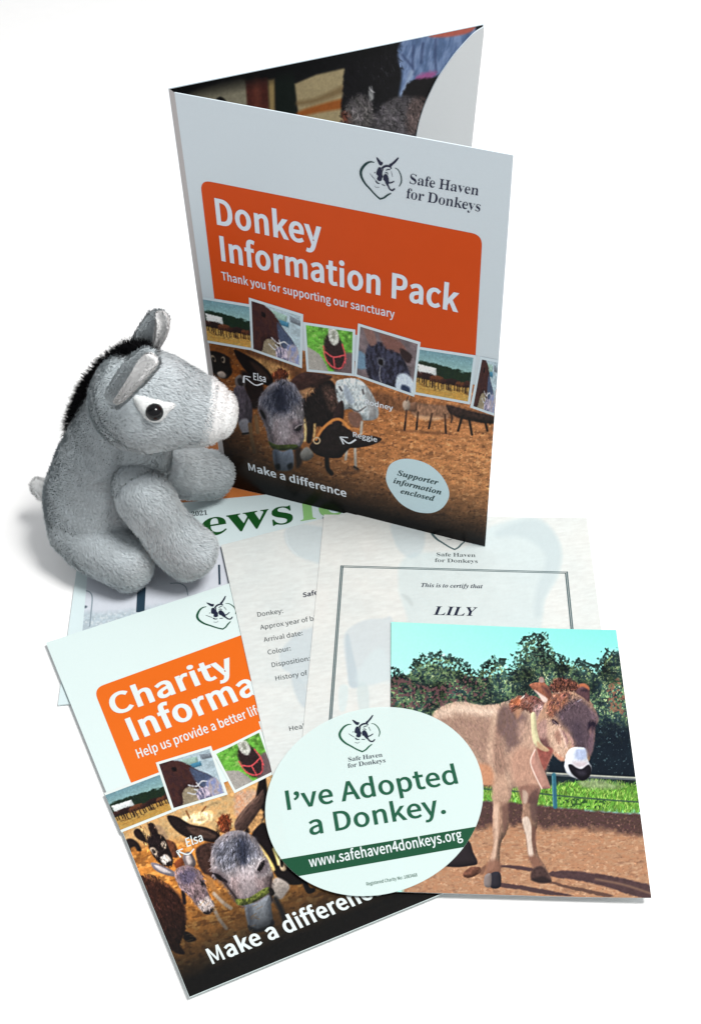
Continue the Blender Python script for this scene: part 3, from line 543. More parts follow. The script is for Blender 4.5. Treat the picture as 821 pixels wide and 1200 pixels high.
M['table'] = material('white_tabletop', (0.90, 0.90, 0.90), 0.55, 0.2, grain=0.01, gscale=60)
M['card'] = material('white_card', lin((223, 240, 239), 1.33), 0.42, 0.35, grain=0.012, gscale=900, bump=0.03, bscale=900)
M['news'] = material('newsletter_stock', lin((221, 238, 241), 1.33), 0.38, 0.35, grain=0.012, gscale=900, bump=0.03, bscale=900)
M['paper'] = material('office_paper', lin((219, 228, 228), 1.35), 0.6, 0.25, grain=0.015, gscale=1200, bump=0.06, bscale=1500)
M['folder'] = material('folder_board', lin((216, 228, 236), 1.14), 0.33, 0.4, grain=0.01, gscale=700, bump=0.02, bscale=600)
M['board_inner'] = material('folder_pocket_board', lin((216, 220, 222), 1.42), 0.45, 0.3, grain=0.012, gscale=700)
M['photo_paper'] = material('photo_paper', lin((225, 232, 232)), 0.3, 0.4)
M['table_wood'] = material('table_wood', lin((214, 128, 66)), 0.5, 0.3, grain=0.08, gscale=60)

gv = [(-6, -4, 0), (6, -4, 0), (6, 12, 0), (-6, 12, 0)]
ground = mesh_np('tabletop', gv, [(0, 1, 2, 3)], None, M['table'], smooth=False)
ground['kind'] = 'structure'


def flat_sheet(z, pa, pb, bend=None):
    """horizontal sheet at height z with its x axis along photo points pa -> pb"""
    a, b = at_z(*pa, z), at_z(*pb, z)
    ex = b - a
    ey = np.cross([0, 0, 1.0], ex)
    return Sheet(a, ex, ey, bend)


def rect_from(sh, tl, w, h):
    """TL TR BR BL of a real rectangle lying along the sheet axes (u right, v up)"""
    t = sh.uv(*tl)
    return np.array([t, t + (w, 0), t + (w, -h), t + (0, -h)])


# ------------------------------------------------------------------ added thin patch standing in for the wooden table between paw and folder
S_or = flat_sheet(0.0006, (200, 590), (330, 578))
o = slab('wood_table_patch', S_or, quad_uv(S_or, [(205, 500), (264, 503), (330, 600), (196, 606)]), 0.0004, None, M['table_wood'], 4, 4)
o['label'] = 'orange brown patch of wooden tabletop showing between the plush paw and the standing folder'
o['category'] = 'paper'

# ------------------------------------------------------------------ newsletter
def lift(axis, start, span, amount):
    def f(u, v):
        x = (u if axis == 'u' else v)
        t = np.clip((x - start) / span, 0, 1)
        return amount * t * t
    return f


Z_NEWS, Z_CHAR, Z_INFO, Z_CERT, Z_PHOTO, Z_STICK = 0.0024, 0.0048, 0.0055, 0.0061, 0.0072, 0.0078
S_news = flat_sheet(Z_NEWS, (208, 586), (312, 576))
news = empty('newsletter', at_z(250, 700, 0.0), 'white newsletter with large green heading lying lowest in the pile under the plush donkey', 'newsletter')
_tl = S_news.uv(97.5, 598)
news_quad = np.array([S_news.uv(99.5, 600), S_news.uv(99.5, 600) + (0.262, 0), S_news.uv(68, 826) + (0.262, 0), S_news.uv(68, 826)])
slab('cover', S_news, news_quad, 0.0012, news, M['news'])

# ------------------------------------------------------------------ charity leaflet
S_char = flat_sheet(Z_CHAR, (54, 753), (261, 686), None)
_c = S_char.uv(54, 753); _d = S_char.uv(222, 1169)
_w = 0.215
charity = empty('charity_leaflet', at_z(250, 900, 0.0), 'leaflet with orange Charity panel lying askew at the lower left', 'leaflet')
char_quad = np.array([_c, _c + (_w, 0), _d + (_w, 0), _d])
slab('cover', S_char, char_quad, 0.0004, charity, M['card'])

# ------------------------------------------------------------------ details sheet
S_info = flat_sheet(Z_INFO, (259, 639), (378, 608))
_c = S_info.uv(259, 639); _e = S_info.uv(308, 858)
info = empty('details_sheet', at_z(330, 740, 0.0), 'white form listing donkey details, half covered by the framed certificate', 'form')
_w = 0.205
_dn = (_e - _c) * 0.29 / np.linalg.norm(_e - _c)
info_quad = np.array([_c, _c + (_w, 0), _c + (_w, 0) + _dn, _c + _dn])
slab('paper', S_info, info_quad, 0.0003, info, M['paper'])

# ------------------------------------------------------------------ certificate
S_cert = flat_sheet(Z_CERT, (379.5, 603), (687, 607))
_a, _b, _e, _g = S_cert.uv(379.5, 603), S_cert.uv(687, 607), S_cert.uv(356, 846), S_cert.uv(704, 737)
cert = empty('certificate', at_z(530, 700, 0.0), 'certificate naming LILY, with a thin dark frame and a faint grey donkey print', 'certificate')
_dl = (_e - _a) / np.linalg.norm(_e - _a) * 0.29
_dr = (_g - _b) / np.linalg.norm(_g - _b) * 0.29
cert_quad = np.array([_a, _b, _b + _dr, _a + _dl])
slab('paper', S_cert, cert_quad, 0.0003, cert, M['paper'])

# ------------------------------------------------------------------ photograph
S_pho = flat_sheet(Z_PHOTO, (458, 729), (721, 740))
_c = S_pho.uv(458, 729); _d = S_pho.uv(721, 740); _e = S_pho.uv(762, 1054)
pho = empty('donkey_photograph', at_z(610, 900, 0.0), 'colour photograph of a brown donkey with white muzzle by a fence', 'photograph')
_bl = S_pho.uv(457, 1045)
pho_quad = np.array([_c, _d, _e, _bl])
S_pho.bend = lift('u', _d[0] - 0.06, 0.07, 0.0022)
slab('print_backing', S_pho, pho_quad, 0.0003, pho, M['photo_paper'])

# ------------------------------------------------------------------ oval sticker
S_stk = flat_sheet(Z_STICK, (333, 940), (538, 907))
stk = empty('oval_sticker', at_z(437, 945, 0.0), 'white oval sticker with green lettering I\'ve Adopted a Donkey', 'sticker')
M['sticker'] = material('sticker_film', lin((222, 242, 240), 1.32), 0.25, 0.45, trans=0.10)
M['sticker'].use_transparent_shadow = True if hasattr(M['sticker'], 'use_transparent_shadow') else False


def ellipse_px(cx, cy, a, b, rot, n=96):
    t = np.linspace(0, 2 * np.pi, n, endpoint=False)
    c, s = math.cos(rot), math.sin(rot)
    return np.stack([cx + a * np.cos(t) * c - b * np.sin(t) * s, cy + a * np.cos(t) * s + b * np.sin(t) * c], -1)


STK = smooth_loop([(309, 941), (318, 908), (341, 875), (375, 850), (415, 835), (455, 830), (500, 836), (537, 857), (559, 892), (565, 930),
                   (556, 968), (534, 1002), (503, 1028), (466, 1045), (428, 1053), (385, 1045), (345, 1018), (319, 980)], 8)
_q = np.array([S_stk.uv(*p) for p in STK]); _m = _q.mean(0); _x, _y = (_q - _m).T * 10
_s = np.linalg.lstsq(np.stack([_x * _x, _x * _y, _y * _y, _x, _y], 1), np.ones(len(_q)), rcond=None)[0]
_Q = np.array([[_s[0], _s[1] / 2], [_s[1] / 2, _s[2]]])
_cen = -np.linalg.solve(2 * _Q, _s[3:]); _kk = 1 + _cen @ _Q @ _cen
_ev, _vec = np.linalg.eigh(_Q / _kk)
_th = np.linspace(0, 2 * np.pi, 120, endpoint=False)
_E = (np.stack([np.cos(_th) / math.sqrt(_ev[0]), np.sin(_th) / math.sqrt(_ev[1])], -1) @ _vec.T + _cen) / 10 + _m
STK = np.stack(to_px(S_stk.pt(_E)), -1)
if np.sum(STK[:, 0] * np.roll(STK[:, 1], -1) - np.roll(STK[:, 0], -1) * STK[:, 1]) < 0:
    STK = STK[::-1].copy()
_lp = px_loop(S_stk, STK)
face = poly_mesh('film', S_stk, [_lp], 0.0, stk, M['sticker'])
_n = len(_lp)
_t = S_stk.pt(np.array(_lp), 0.0); _b2 = S_stk.pt(np.array(_lp), -0.0003)
_i = np.arange(_n); _j = np.roll(_i, -1)
mesh_np('rim', np.concatenate([_t, _b2]), np.stack([_i, _j, _j + _n, _i + _n], -1), stk, M['card'])

# ================================================================== folder
Z_F = 0.0067
BR = at_z(568, 640.5, Z_F)
# front panel leans back a little; spine at its left end
f_e = np.array([-0.2054, 0.0723, 0.0]); f_e /= np.linalg.norm(f_e)
f_up = np.array([0, 0, 1.0])
f_n = np.cross(f_e, f_up)
tilt = math.radians(-5.3)
f_up = math.cos(tilt) * f_up + math.sin(tilt) * f_n
S_fr = Sheet(BR, -f_e, f_up)


def bow(u, v):     # the board bellies very slightly
    return 0.0022 * np.sin(np.clip((u + 0.218) / 0.218, 0, 1) * np.pi) * np.clip(v / 0.37, 0, 1)


fold_ = empty('information_folder', (0.0, 0.76, 0.0), 'tall standing presentation folder, half open, with orange Donkey Information Pack panel', 'folder')
FQ = quad_uv(S_fr, [(204.5, 108.5), (601, 182), (568, 640.5), (268, 570)])
S_fr.bend = None
slab('front_panel', S_fr, FQ, 0.0006, fold_, M['folder'], 30, 30)
# spine strip
sp_top_l = S_fr.pt(S_fr.uv(204.5, 108.5)); sp_bot_l = S_fr.pt(S_fr.uv(268, 570))
d_back = np.array([0.20 * math.cos(0.0), 0.0, 0.0])
_op = math.radians(37.7)
_d = -f_e
b_e = _d * math.cos(_op) + np.cross(f_up, _d) * math.sin(_op) + f_up * (f_up @ _d) * (1 - math.cos(_op))
S_bk = Sheet(S_fr.pt(S_fr.uv(197.5, 105)) + np.array([0, 0.0035, 0.001]), b_e, f_up)
B_TL = S_bk.uv(197.5, 103.5); B_TR = S_bk.uv(566.5, 28)
_be = S_bk.uv(551, 172)
_dn = (_be - B_TR) / np.linalg.norm(_be - B_TR)
Hh = 0.362
B_BR = B_TR + _dn * Hh
B_BL = np.array([S_bk.uv(262, 566)[0], B_BR[1]])
# keep the foot of the back panel above the table
def _z(uv): return S_bk.pt(np.array(uv))[2]
for P in (B_BR, B_BL):
    for _ in range(60):
        if _z(P) < 0.0052: P[1] += 0.002
        elif _z(P) > 0.0075: P[1] -= 0.002
slab('back_panel', S_bk, [B_TL, B_TR, B_BR, B_BL], 0.0006, fold_, M['folder'], 20, 20)
# spine: thin strip joining both panels
spv = [S_fr.pt(FQ[0]), S_fr.pt(FQ[3]), S_bk.pt(B_BL, -0.0005), S_bk.pt(B_TL, -0.0005)]
M['spine'] = material('spine_board', lin((205, 200, 200), 1.3), 0.5, 0.3)
mesh_np('spine', spv, [(0, 1, 2, 3)], fold_, M['spine'], smooth=False)

# ================================================================== plush donkey
def cr_interp(keys, n):
    return smooth_loop(np.asarray(keys, float), n, closed=False)


def loft(keys, ref, n=10, seg=40, cap0=1.0, cap1=1.0, bumpy=0.0006, seed=0, pw=2.0):
    """keys: rows (x,y,z, rU, rS); rings round a spline with rounded ends. Returns verts, quads, flow (per vertex)"""
    k = cr_interp(keys, n)
    C, r1, r2 = k[:, :3], k[:, 3], k[:, 4]
    T = np.gradient(C, axis=0); T /= np.linalg.norm(T, axis=1)[:, None]
    # rounded ends
    m = 9
    a = np.linspace(math.pi / 2, 0, m, endpoint=False)
    pre = [(C[0] - T[0] * math.sin(x) * cap0 * min(r1[0], r2[0]), T[0], r1[0] * math.cos(x) + 1e-5, r2[0] * math.cos(x) + 1e-5) for x in a]
    post = [(C[-1] + T[-1] * math.sin(x) * cap1 * min(r1[-1], r2[-1]), T[-1], r1[-1] * math.cos(x) + 1e-5, r2[-1] * math.cos(x) + 1e-5) for x in a[::-1]]
    rings = pre + [(C[i], T[i], r1[i], r2[i]) for i in range(len(C))] + post
    th = np.linspace(0, 2 * math.pi, seg, endpoint=False)
    V, F = [], []
    for c, t, a1, a2 in rings:
        s = np.cross(t, ref); s /= np.linalg.norm(s)
        u = np.cross(s, t)
        cx = np.sign(np.cos(th)) * np.abs(np.cos(th)) ** (2 / pw); sx = np.sign(np.sin(th)) * np.abs(np.sin(th)) ** (2 / pw)
        V.append(c + u * a1 * cx[:, None] + s * a2 * sx[:, None])
        F.append(np.repeat(t[None], seg, 0))
    V = np.concatenate(V); F = np.concatenate(F)
    nr = len(rings)
    i = np.arange(nr * seg).reshape(nr, seg)
    j = np.roll(i, -1, 1)
    Q = np.stack([i[:-1], j[:-1], j[1:], i[1:]], -1).reshape(-1, 4)
    return V, Q, F


def wob(P, seed, f=90.0):
    r = np.random.default_rng(seed)
    out = np.zeros(P.shape[:-1])
    for k in range(6):
        d = r.normal(size=3); d /= np.linalg.norm(d)
        out += np.sin(P @ d * f * (1 + 0.5 * k) + r.uniform(0, 6.28)) / (1 + 0.6 * k)
    return out / 2.5


def vnormals(V, Q):
    n = np.zeros_like(V)
    a = np.cross(V[Q[:, 2]] - V[Q[:, 0]], V[Q[:, 3]] - V[Q[:, 1]])
    for k in range(4):
        np.add.at(n, Q[:, k], a)
    return n / (np.linalg.norm(n, axis=1)[:, None] + 1e-12)


def fur_part(name, lofts, parent, mat, base, count, length, lean=0.78, tint=0.075, width=0.00040, seed=1, bumpy=0.0007, tipw=0.25, stray=0.30, keep=None, down=0.25):
    """soft plush surface: rounded stuffed form plus short pile strands, all one mesh"""
    r = np.random.default_rng(seed)
    AV, AQ, AF, off = [], [], [], 0
    for V, Q, Fl in lofts:
        N = vnormals(V, Q)
        # orient outward
        c = V.mean(0)
        if ((V - c) * N).sum() < 0:
            Q = Q[:, ::-1]; N = -N
        V = V + N * (wob(V, seed)[:, None] * bumpy)
        AV.append(V); AQ.append(Q + off); AF.append(Fl); off += len(V)
    V = np.concatenate(AV); Q = np.concatenate(AQ); Fl = np.concatenate(AF)
    N = vnormals(V, Q)
    A = np.linalg.norm(np.cross(V[Q[:, 2]] - V[Q[:, 0]], V[Q[:, 3]] - V[Q[:, 1]]), axis=1) / 2
    q = r.choice(len(Q), count, p=A / A.sum())
    s, t = r.random(count)[:, None], r.random(count)[:, None]
    def mixq(X):
        return (1 - t) * ((1 - s) * X[Q[q, 0]] + s * X[Q[q, 1]]) + t * ((1 - s) * X[Q[q, 3]] + s * X[Q[q, 2]])
    P, n, fl = mixq(V), mixq(N), mixq(Fl)
    n /= np.linalg.norm(n, axis=1)[:, None] + 1e-9
    sw = np.stack([wob(P, seed + 11, 150), wob(P, seed + 12, 150), wob(P, seed + 13, 150)], -1)
    fl = fl + sw * 0.7 + np.array([0, 0, -down])
    fl -= n * (fl * n).sum(1)[:, None]
    fl /= np.linalg.norm(fl, axis=1)[:, None] + 1e-9
    L = length * (0.65 + 0.7 * r.random(count))
    jit = r.normal(size=(count, 3)) * stray
    d1 = n * (1.0 - lean * 0.45) + fl * lean * 0.6 + jit * 0.45
    d1 /= np.linalg.norm(d1, axis=1)[:, None]
    d2 = n * (1.0 - lean) + fl * lean + jit * 0.6
    d2 /= np.linalg.norm(d2, axis=1)[:, None]
    m1 = P + d1 * (L * 0.5)[:, None]
    tip = m1 + d2 * (L * 0.55)[:, None]
    w = np.cross(d2, n); w /= np.linalg.norm(w, axis=1)[:, None] + 1e-9
    w = w + 0.26 * r.normal(size=w.shape); w /= np.linalg.norm(w, axis=1)[:, None]
    W = w * (width * (0.7 + 0.6 * r.random(count)))[:, None] / 2
    base_p = P - n * 0.0004
    SV = np.stack([base_p - W, base_p + W, m1 - W * 0.9, m1 + W * 0.9, tip - W * tipw, tip + W * tipw], 1).reshape(-1, 3)
    b = np.arange(count)[:, None] * 6
    SQ = np.concatenate([b + [0, 1, 3, 2], b + [2, 3, 5, 4]])
    nv = len(V)
    allV = np.concatenate([V, SV]); allQ = np.concatenate([Q, SQ + nv])
    base = np.asarray(base, float)
    patch = wob(V, seed + 5, 60) * 0.09
    cb = base[None] * (1.0 + patch)[:, None]
    pv = wob(P, seed + 5, 60) * 0.09 + wob(P, seed + 6, 300) * 0.09
    cs = base[None] * (1 + pv + r.normal(size=count) * tint)[:, None]
    cs = np.repeat(cs[:, None], 6, 1) * np.array([0.92, 0.92, 1.0, 1.0, 1.08, 1.08])[None, :, None]
    colr = np.clip(np.concatenate([cb, cs.reshape(-1, 3)]), 0.002, 0.9)
    o = mesh_np(name, allV, allQ, parent, mat, colr, smooth=True, attr='pile')
    nn = n + 0.22 * d2 + 0.08 * r.normal(size=n.shape)
    nn /= np.linalg.norm(nn, axis=1)[:, None]
    allN = np.concatenate([N, np.repeat(nn, 6, 0)])
    o.data.normals_split_custom_set_from_vertices(allN.astype(np.float32))
    o['_v'] = 0
    del o['_v']
    return o, V, Q


M['plush'] = material('plush_pile', rough=0.85, spec=0.12, attr='pile', sheen=0.25)
M['mane'] = material('mane_pile', rough=0.95, spec=0.02, attr='pile')
M['eye'] = material('eye_bead', (0.004, 0.004, 0.005), 0.13, 0.28)
M['felt'] = material('white_felt', (0.60, 0.62, 0.62), 0.9, 0.1, grain=0.06, gscale=900, bump=0.4, bscale=1500)

GREY = srgb((190, 198, 202)) / 1.0
WHITE = srgb((250, 251, 251)) / 1.03
BLACKF = np.array([0.006, 0.006, 0.007])
K = 1 / 1540.0


def key(px, py, y, ru, rs=None):
    p = at_y(px, py, y)
    return (*p, ru * K, (rs if rs is not None else ru) * K)


VIEW_UP = np.array([0, math.sin(PITCH), math.cos(PITCH)])
Zup = np.array([0, 0, 1.0])

plush = empty('plush_donkey', (-0.19, 0.72, 0.0), 'soft grey plush donkey with black mane and white muzzle, sitting beside the folder', 'soft toy')

body_l = loft([key(114, 606, 0.722, 57, 58), key(112, 580, 0.724, 55, 57), key(118, 545, 0.726, 48, 50), key(129, 512, 0.726, 40, 43),
               key(141, 482, 0.724, 32, 38)], np.array([0, 1.0, 0.2]), cap0=0.85)
chest_l = loft([key(150, 604, 0.722, 40, 40), key(150, 575, 0.724, 42, 42), key(157, 540, 0.724, 40, 40), key(162, 508, 0.722, 34, 36)], np.array([0, 1.0, 0.2]))
body, bV, bQ = fur_part('body', [body_l, chest_l], plush, M['plush'], GREY, 95000, 0.0031, seed=3)

head_l = loft([key(152, 476, 0.710, 47, 47), key(160, 473, 0.708, 55, 51), key(172, 471, 0.706, 57, 52), key(190, 473, 0.705, 53, 48), key(212, 477, 0.705, 46, 42),
               key(230, 481, 0.705, 40.5, 37), key(241, 483, 0.705, 37, 34)], Zup, cap0=0.7, cap1=0.35)
head, hV, hQ = fur_part('head', [head_l], plush, M['plush'], GREY, 50000, 0.0029, seed=5)
muz_l = loft([key(240, 482.5, 0.705, 37.5, 34.5), key(247, 484, 0.705, 35, 33), key(255, 485, 0.705, 31, 30), key(261, 486, 0.705, 25, 25)], Zup, cap0=0.15, cap1=0.55, n=6)
fur_part('muzzle', [muz_l], plush, M['plush'], WHITE, 12000, 0.0022, seed=6, bumpy=0.0003, tint=0.02, lean=0.55, stray=0.18)


def leg(name, keys, ref, seed, count=30000, pw=2.2):
    l = loft(keys, ref, cap1=0.75, pw=pw)
    return fur_part(name, [l], plush, M['plush'], GREY, count, 0.0031, seed=seed)


leg('front_leg', [key(158, 566, 0.700, 27, 25), key(168, 582, 0.693, 31, 29), key(188, 612, 0.689, 28, 27), key(209, 637, 0.687, 31, 29), key(225, 651, 0.686, 32, 29)], Zup, 8)
leg('front_leg', [key(195, 546, 0.742, 24, 24), key(212, 553, 0.758, 29, 27), key(232, 556, 0.772, 30, 28), key(250, 557, 0.780, 28, 27)], Zup, 9, 13000)
leg('hind_leg', [key(90, 622, 0.706, 31, 30), key(110, 636, 0.698, 36, 33), key(134, 649, 0.689, 34, 31), key(156, 660, 0.683, 35, 30)], Zup, 10)
tail_l = loft([key(60, 584, 0.742, 7, 7), key(51, 577, 0.746, 9, 9), key(46, 570, 0.748, 9, 9)], np.array([0, 1.0, 0.3]), n=5, seg=20)
fur_part('tail', [tail_l], plush, M['plush'], srgb((244, 246, 246)) / 1.02, 1800, 0.003, seed=12, bumpy=0.0)


# ears: cupped leaf shapes with a white lining
def ear(outer, inner, seed, cup, back):
    """outer/inner: rows (px,py,y) of the two long edges from base to tip"""
    def even(e):
        q = cr_interp([at_y(*p) for p in e], 8)
        t = np.linspace(0, len(q) - 1, 44)
        return np.stack([np.interp(t, np.arange(len(q)), q[:, k]) for k in range(3)], -1)
    oc, ic = even(outer), even(inner)
    n = len(oc); m = 13
    s = np.linspace(0, 1, m)
    grid = oc[:, None] * (1 - s)[None, :, None] + ic[:, None] * s[None, :, None]
    view = np.array(back, float); view /= np.linalg.norm(view)
    dep = np.sin(s * np.pi)[None, :] * np.sin(np.linspace(0.25, 1, n) * np.pi)[:, None]
    front = grid + view * (dep * cup)[..., None]
    rear = grid + view * (dep * (cup + 0.008))[..., None]
    return front, rear


def shell(front, rear):
    n, m = front.shape[:2]
    V = np.concatenate([front.reshape(-1, 3), rear.reshape(-1, 3)])
    f = grid_faces(m, n)
    k = n * m
    i = np.arange(k).reshape(n, m)
    rim = np.concatenate([i[0, :], i[1:, -1], i[-1, -2::-1], i[-2:0, 0]])
    r2 = np.roll(rim, -1)
    Q = np.concatenate([f, (f + k)[:, ::-1], np.stack([r2, rim, rim + k, r2 + k], -1)])
    Fl = np.zeros_like(V)
    d = np.gradient(front.mean(1), axis=0); d /= np.linalg.norm(d, axis=1)[:, None]
    Fl[:k] = np.repeat(d, m, 0); Fl[k:] = np.repeat(d, m, 0)
    return V, Q, Fl


def make_ear(edge_a, edge_b, lining_a, lining_b, back, seed):
    fr, re = ear(edge_a, edge_b, seed, 0.004, back)
    e, _, _ = fur_part('ear', [shell(fr, re)], plush, M['plush'], GREY, 7000, 0.0026, seed=seed, bumpy=0.0, down=0.0)
    fr2, re2 = ear(lining_a, lining_b, seed, 0.0035, back)
    v = -np.array(back, float); v /= np.linalg.norm(v)
    l, _, _ = fur_part('lining', [shell(fr2 + v * 0.0044, re2 + v * 0.0010)], e, M['plush'], WHITE, 4500, 0.0018, seed=seed + 1, bumpy=0.0, tint=0.04, down=0.0)


# near ear: rises from the cheek seam towards the crown
make_ear([(133, 478, 0.668), (124, 466, 0.668), (130, 449, 0.666), (143, 430, 0.664), (157, 415, 0.664), (171, 408, 0.664), (180, 412, 0.664)],
         [(137, 478, 0.664), (148, 470, 0.660), (166, 452, 0.657), (180, 437, 0.657), (187, 426, 0.658), (184, 416, 0.661)],
         [(134.5, 471, 0.662), (143, 457, 0.661), (155, 438, 0.660), (165, 421.5, 0.660), (173, 415, 0.660), (179, 415, 0.661)],
         [(137, 473, 0.662), (147, 467, 0.659), (164, 450, 0.656), (178, 435, 0.656), (185, 425, 0.657), (182, 417, 0.660)],
         (0.1, 0.7, -0.5), 21)
make_ear([(154, 418, 0.722), (154, 403, 0.722), (160, 388, 0.722), (168, 376, 0.722), (177, 366, 0.722), (186, 364, 0.722)],
         [(181, 420, 0.722), (186, 408, 0.720), (193, 396, 0.719), (197, 384, 0.719), (197, 372, 0.720), (191, 365, 0.721)],
         [(180, 410, 0.719), (182, 402, 0.718), (184, 392, 0.717), (185, 380, 0.717), (184, 371, 0.718), (187, 366, 0.719)],
         [(183, 412, 0.719), (188, 404, 0.717), (194, 394, 0.716), (197, 384, 0.716), (197, 373, 0.717), (192, 366, 0.718)],
         (0.0, 0.8, -0.6), 25)

# black mane along the back of the neck
mane_l = loft([key(170, 413, 0.712, 5, 7), key(160, 416, 0.716, 8, 9), key(147, 423, 0.722, 10, 10), key(129, 437, 0.728, 11, 10), key(113, 456, 0.732, 11, 10), key(101, 477, 0.736, 10, 9), key(91, 498, 0.740, 7, 7), key(87, 506, 0.742, 4, 5)],
              np.array([0.6, 0.3, 0.9]), n=8, seg=18, cap0=0.5, cap1=0.5)
fur_part('mane', [mane_l], plush, M['mane'], BLACKF, 12000, 0.0065, seed=31, lean=0.3, width=0.0005, stray=0.5, tint=0.3, bumpy=0.0, down=-0.1)

# eye and its white patch, laid on the head surface
_bvh = BVHTree.FromPolygons([tuple(v) for v in hV], [tuple(int(i) for i in q) for q in hQ])


def on_head(px, py, off=0.0):
    d = Vector(ray(np.array(px, float), np.array(py, float))).normalized()
    loc, nor, _, _ = _bvh.ray_cast(Vector(C_O), d)
    if loc is None:
        return None, None
    if nor.dot(d) > 0:
        nor = -nor
    return np.array(loc) + np.array(nor) * off, np.array(nor)


patch = smooth_loop([(157, 466), (166, 464.5), (178, 468), (192, 471), (204, 474), (197, 481), (189, 490), (181, 493), (171, 489), (162, 478)], 5)
cen = patch.mean(0)
rings_ = [cen + (patch - cen) * t for t in (0.02, 0.3, 0.55, 0.8, 1.0)]
PV = []
for k, rr in enumerate(rings_):
    for p in rr:
        PV.append(on_head(p[0], p[1], 0.0030 if k < 4 else 0.0012)[0])
m_ = len(patch)
PQ = []
for k in range(4):
    for i in range(m_):
        j = (i + 1) % m_
        PQ.append((k * m_ + i, k * m_ + j, (k + 1) * m_ + j, (k + 1) * m_ + i))
PV = np.array(PV); PQ = np.array(PQ)
fl_ = np.tile(np.array([[1.0, 0, -0.2]]), (len(PV), 1))
_pp, _, _ = fur_part('eye_patch', [(PV, PQ, fl_)], plush, M['plush'], srgb((232, 236, 236)), 2600, 0.0016, seed=41, bumpy=0.0, tint=0.04, width=0.0003)
ec, en = on_head(181, 481.5, 0.0032)
bm = bmesh.new()
bmesh.ops.create_uvsphere(bm, u_segments=32, v_segments=20, radius=0.0060)
me = bpy.data.meshes.new('eye'); bm.to_mesh(me); bm.free()
me.polygons.foreach_set('use_smooth', np.ones(len(me.polygons), bool))
eye = link('eye', me, None, M['eye'])
eye.location = ec
eye.parent = plush
eye.matrix_parent_inverse = plush.matrix_basis.inverted()

# ================================================================== printed lettering and marks
def crop(ox, oy, s):
    return lambda x, y: (ox + x * s, oy + y * s)


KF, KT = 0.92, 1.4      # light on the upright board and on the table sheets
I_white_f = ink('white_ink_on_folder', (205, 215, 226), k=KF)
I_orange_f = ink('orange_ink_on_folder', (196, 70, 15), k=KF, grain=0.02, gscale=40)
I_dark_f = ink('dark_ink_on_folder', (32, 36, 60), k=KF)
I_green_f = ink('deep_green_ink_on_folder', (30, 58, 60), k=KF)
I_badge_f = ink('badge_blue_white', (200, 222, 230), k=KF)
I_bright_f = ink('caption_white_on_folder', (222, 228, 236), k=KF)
I_white = ink('white_ink', (232, 243, 244), k=KT)
I_orange = ink('orange_ink', (238, 112, 30), k=KT, grain=0.02, gscale=40)
I_dark = ink('dark_ink', (34, 40, 62), k=KT)
I_text = ink('grey_black_ink', (64, 72, 76), k=KT)
I_green = ink('deep_green_ink', (24, 84, 60), k=KT)
I_gstick = ink('forest_green_ink', (34, 94, 70), k=KT)
I_news = ink('masthead_green', (26, 84, 36), k=KT)
I_newsl = ink('masthead_light_green', (150, 205, 130), k=KT)
I_frame = ink('frame_grey_green', (84, 106, 110), k=KT)
I_hook = ink('photo_grey_line', (150, 165, 175), k=KT)
I_post = ink('photo_dark_post', (44, 66, 82), k=KT)

OFF = 0.00026

LOGO_G = [('s', [(250, 340), (200, 345), (150, 375), (108, 430), (92, 480), (110, 535), (170, 595), (250, 640), (330, 685), (405, 716)], [8, 18, 26, 30, 30, 28, 24, 20, 18, 20]),
          ('s', [(398, 718), (450, 690), (490, 650), (535, 615)], [18, 20, 20, 12]),
          ('s', [(525, 330), (570, 340), (610, 375), (635, 420), (642, 465), (625, 515)], [6, 10, 12, 13, 13, 8])]
LOGO_D = [('p', [(262, 278), (292, 286), (330, 308), (360, 315), (352, 345), (325, 350), (292, 322)]),
          ('s', [(548, 212), (520, 255), (490, 290), (458, 322)], [14, 24, 24, 34]),
          ('s', [(358, 380), (385, 352), (420, 335), (460, 333), (484, 352)], [20, 24, 26, 22, 10]),
          ('p', [(318, 375), (352, 378), (366, 420), (384, 460), (380, 508), (350, 522), (318, 505), (326, 470), (298, 455), (300, 418)]),
          ('s', [(306, 528), (330, 548), (366, 548)], [14, 16, 8]),
          ('s', [(375, 378), (367, 430), (386, 472)], [12, 14, 18]),
          ('p', [(398, 445), (430, 422), (462, 450), (482, 500), (480, 548), (450, 532), (424, 502), (404, 492)]),
          ('s', [(470, 512), (510, 500), (550, 474)], [18, 16, 12]),
          ('s', [(478, 540), (508, 572), (545, 578), (574, 550)], [18, 18, 20, 16]),
          ('s', [(415, 385), (440, 370), (474, 362)], [8, 12, 8]),
          ('s', [(410, 415), (432, 404), (455, 420)], [7, 10, 7]),
          ('s', [(392, 548), (440, 552)], [8, 9]),
          ('s', [(215, 470), (258, 498), (300, 522)], [4, 6, 4]),
          ('s', [(270, 450), (285, 440)], [10, 6]),
          ('s', [(488, 376), (502, 405), (516, 434)], [4, 5, 4]),
          ('s', [(300, 590), (340, 600), (370, 585)], [4, 5, 3])]


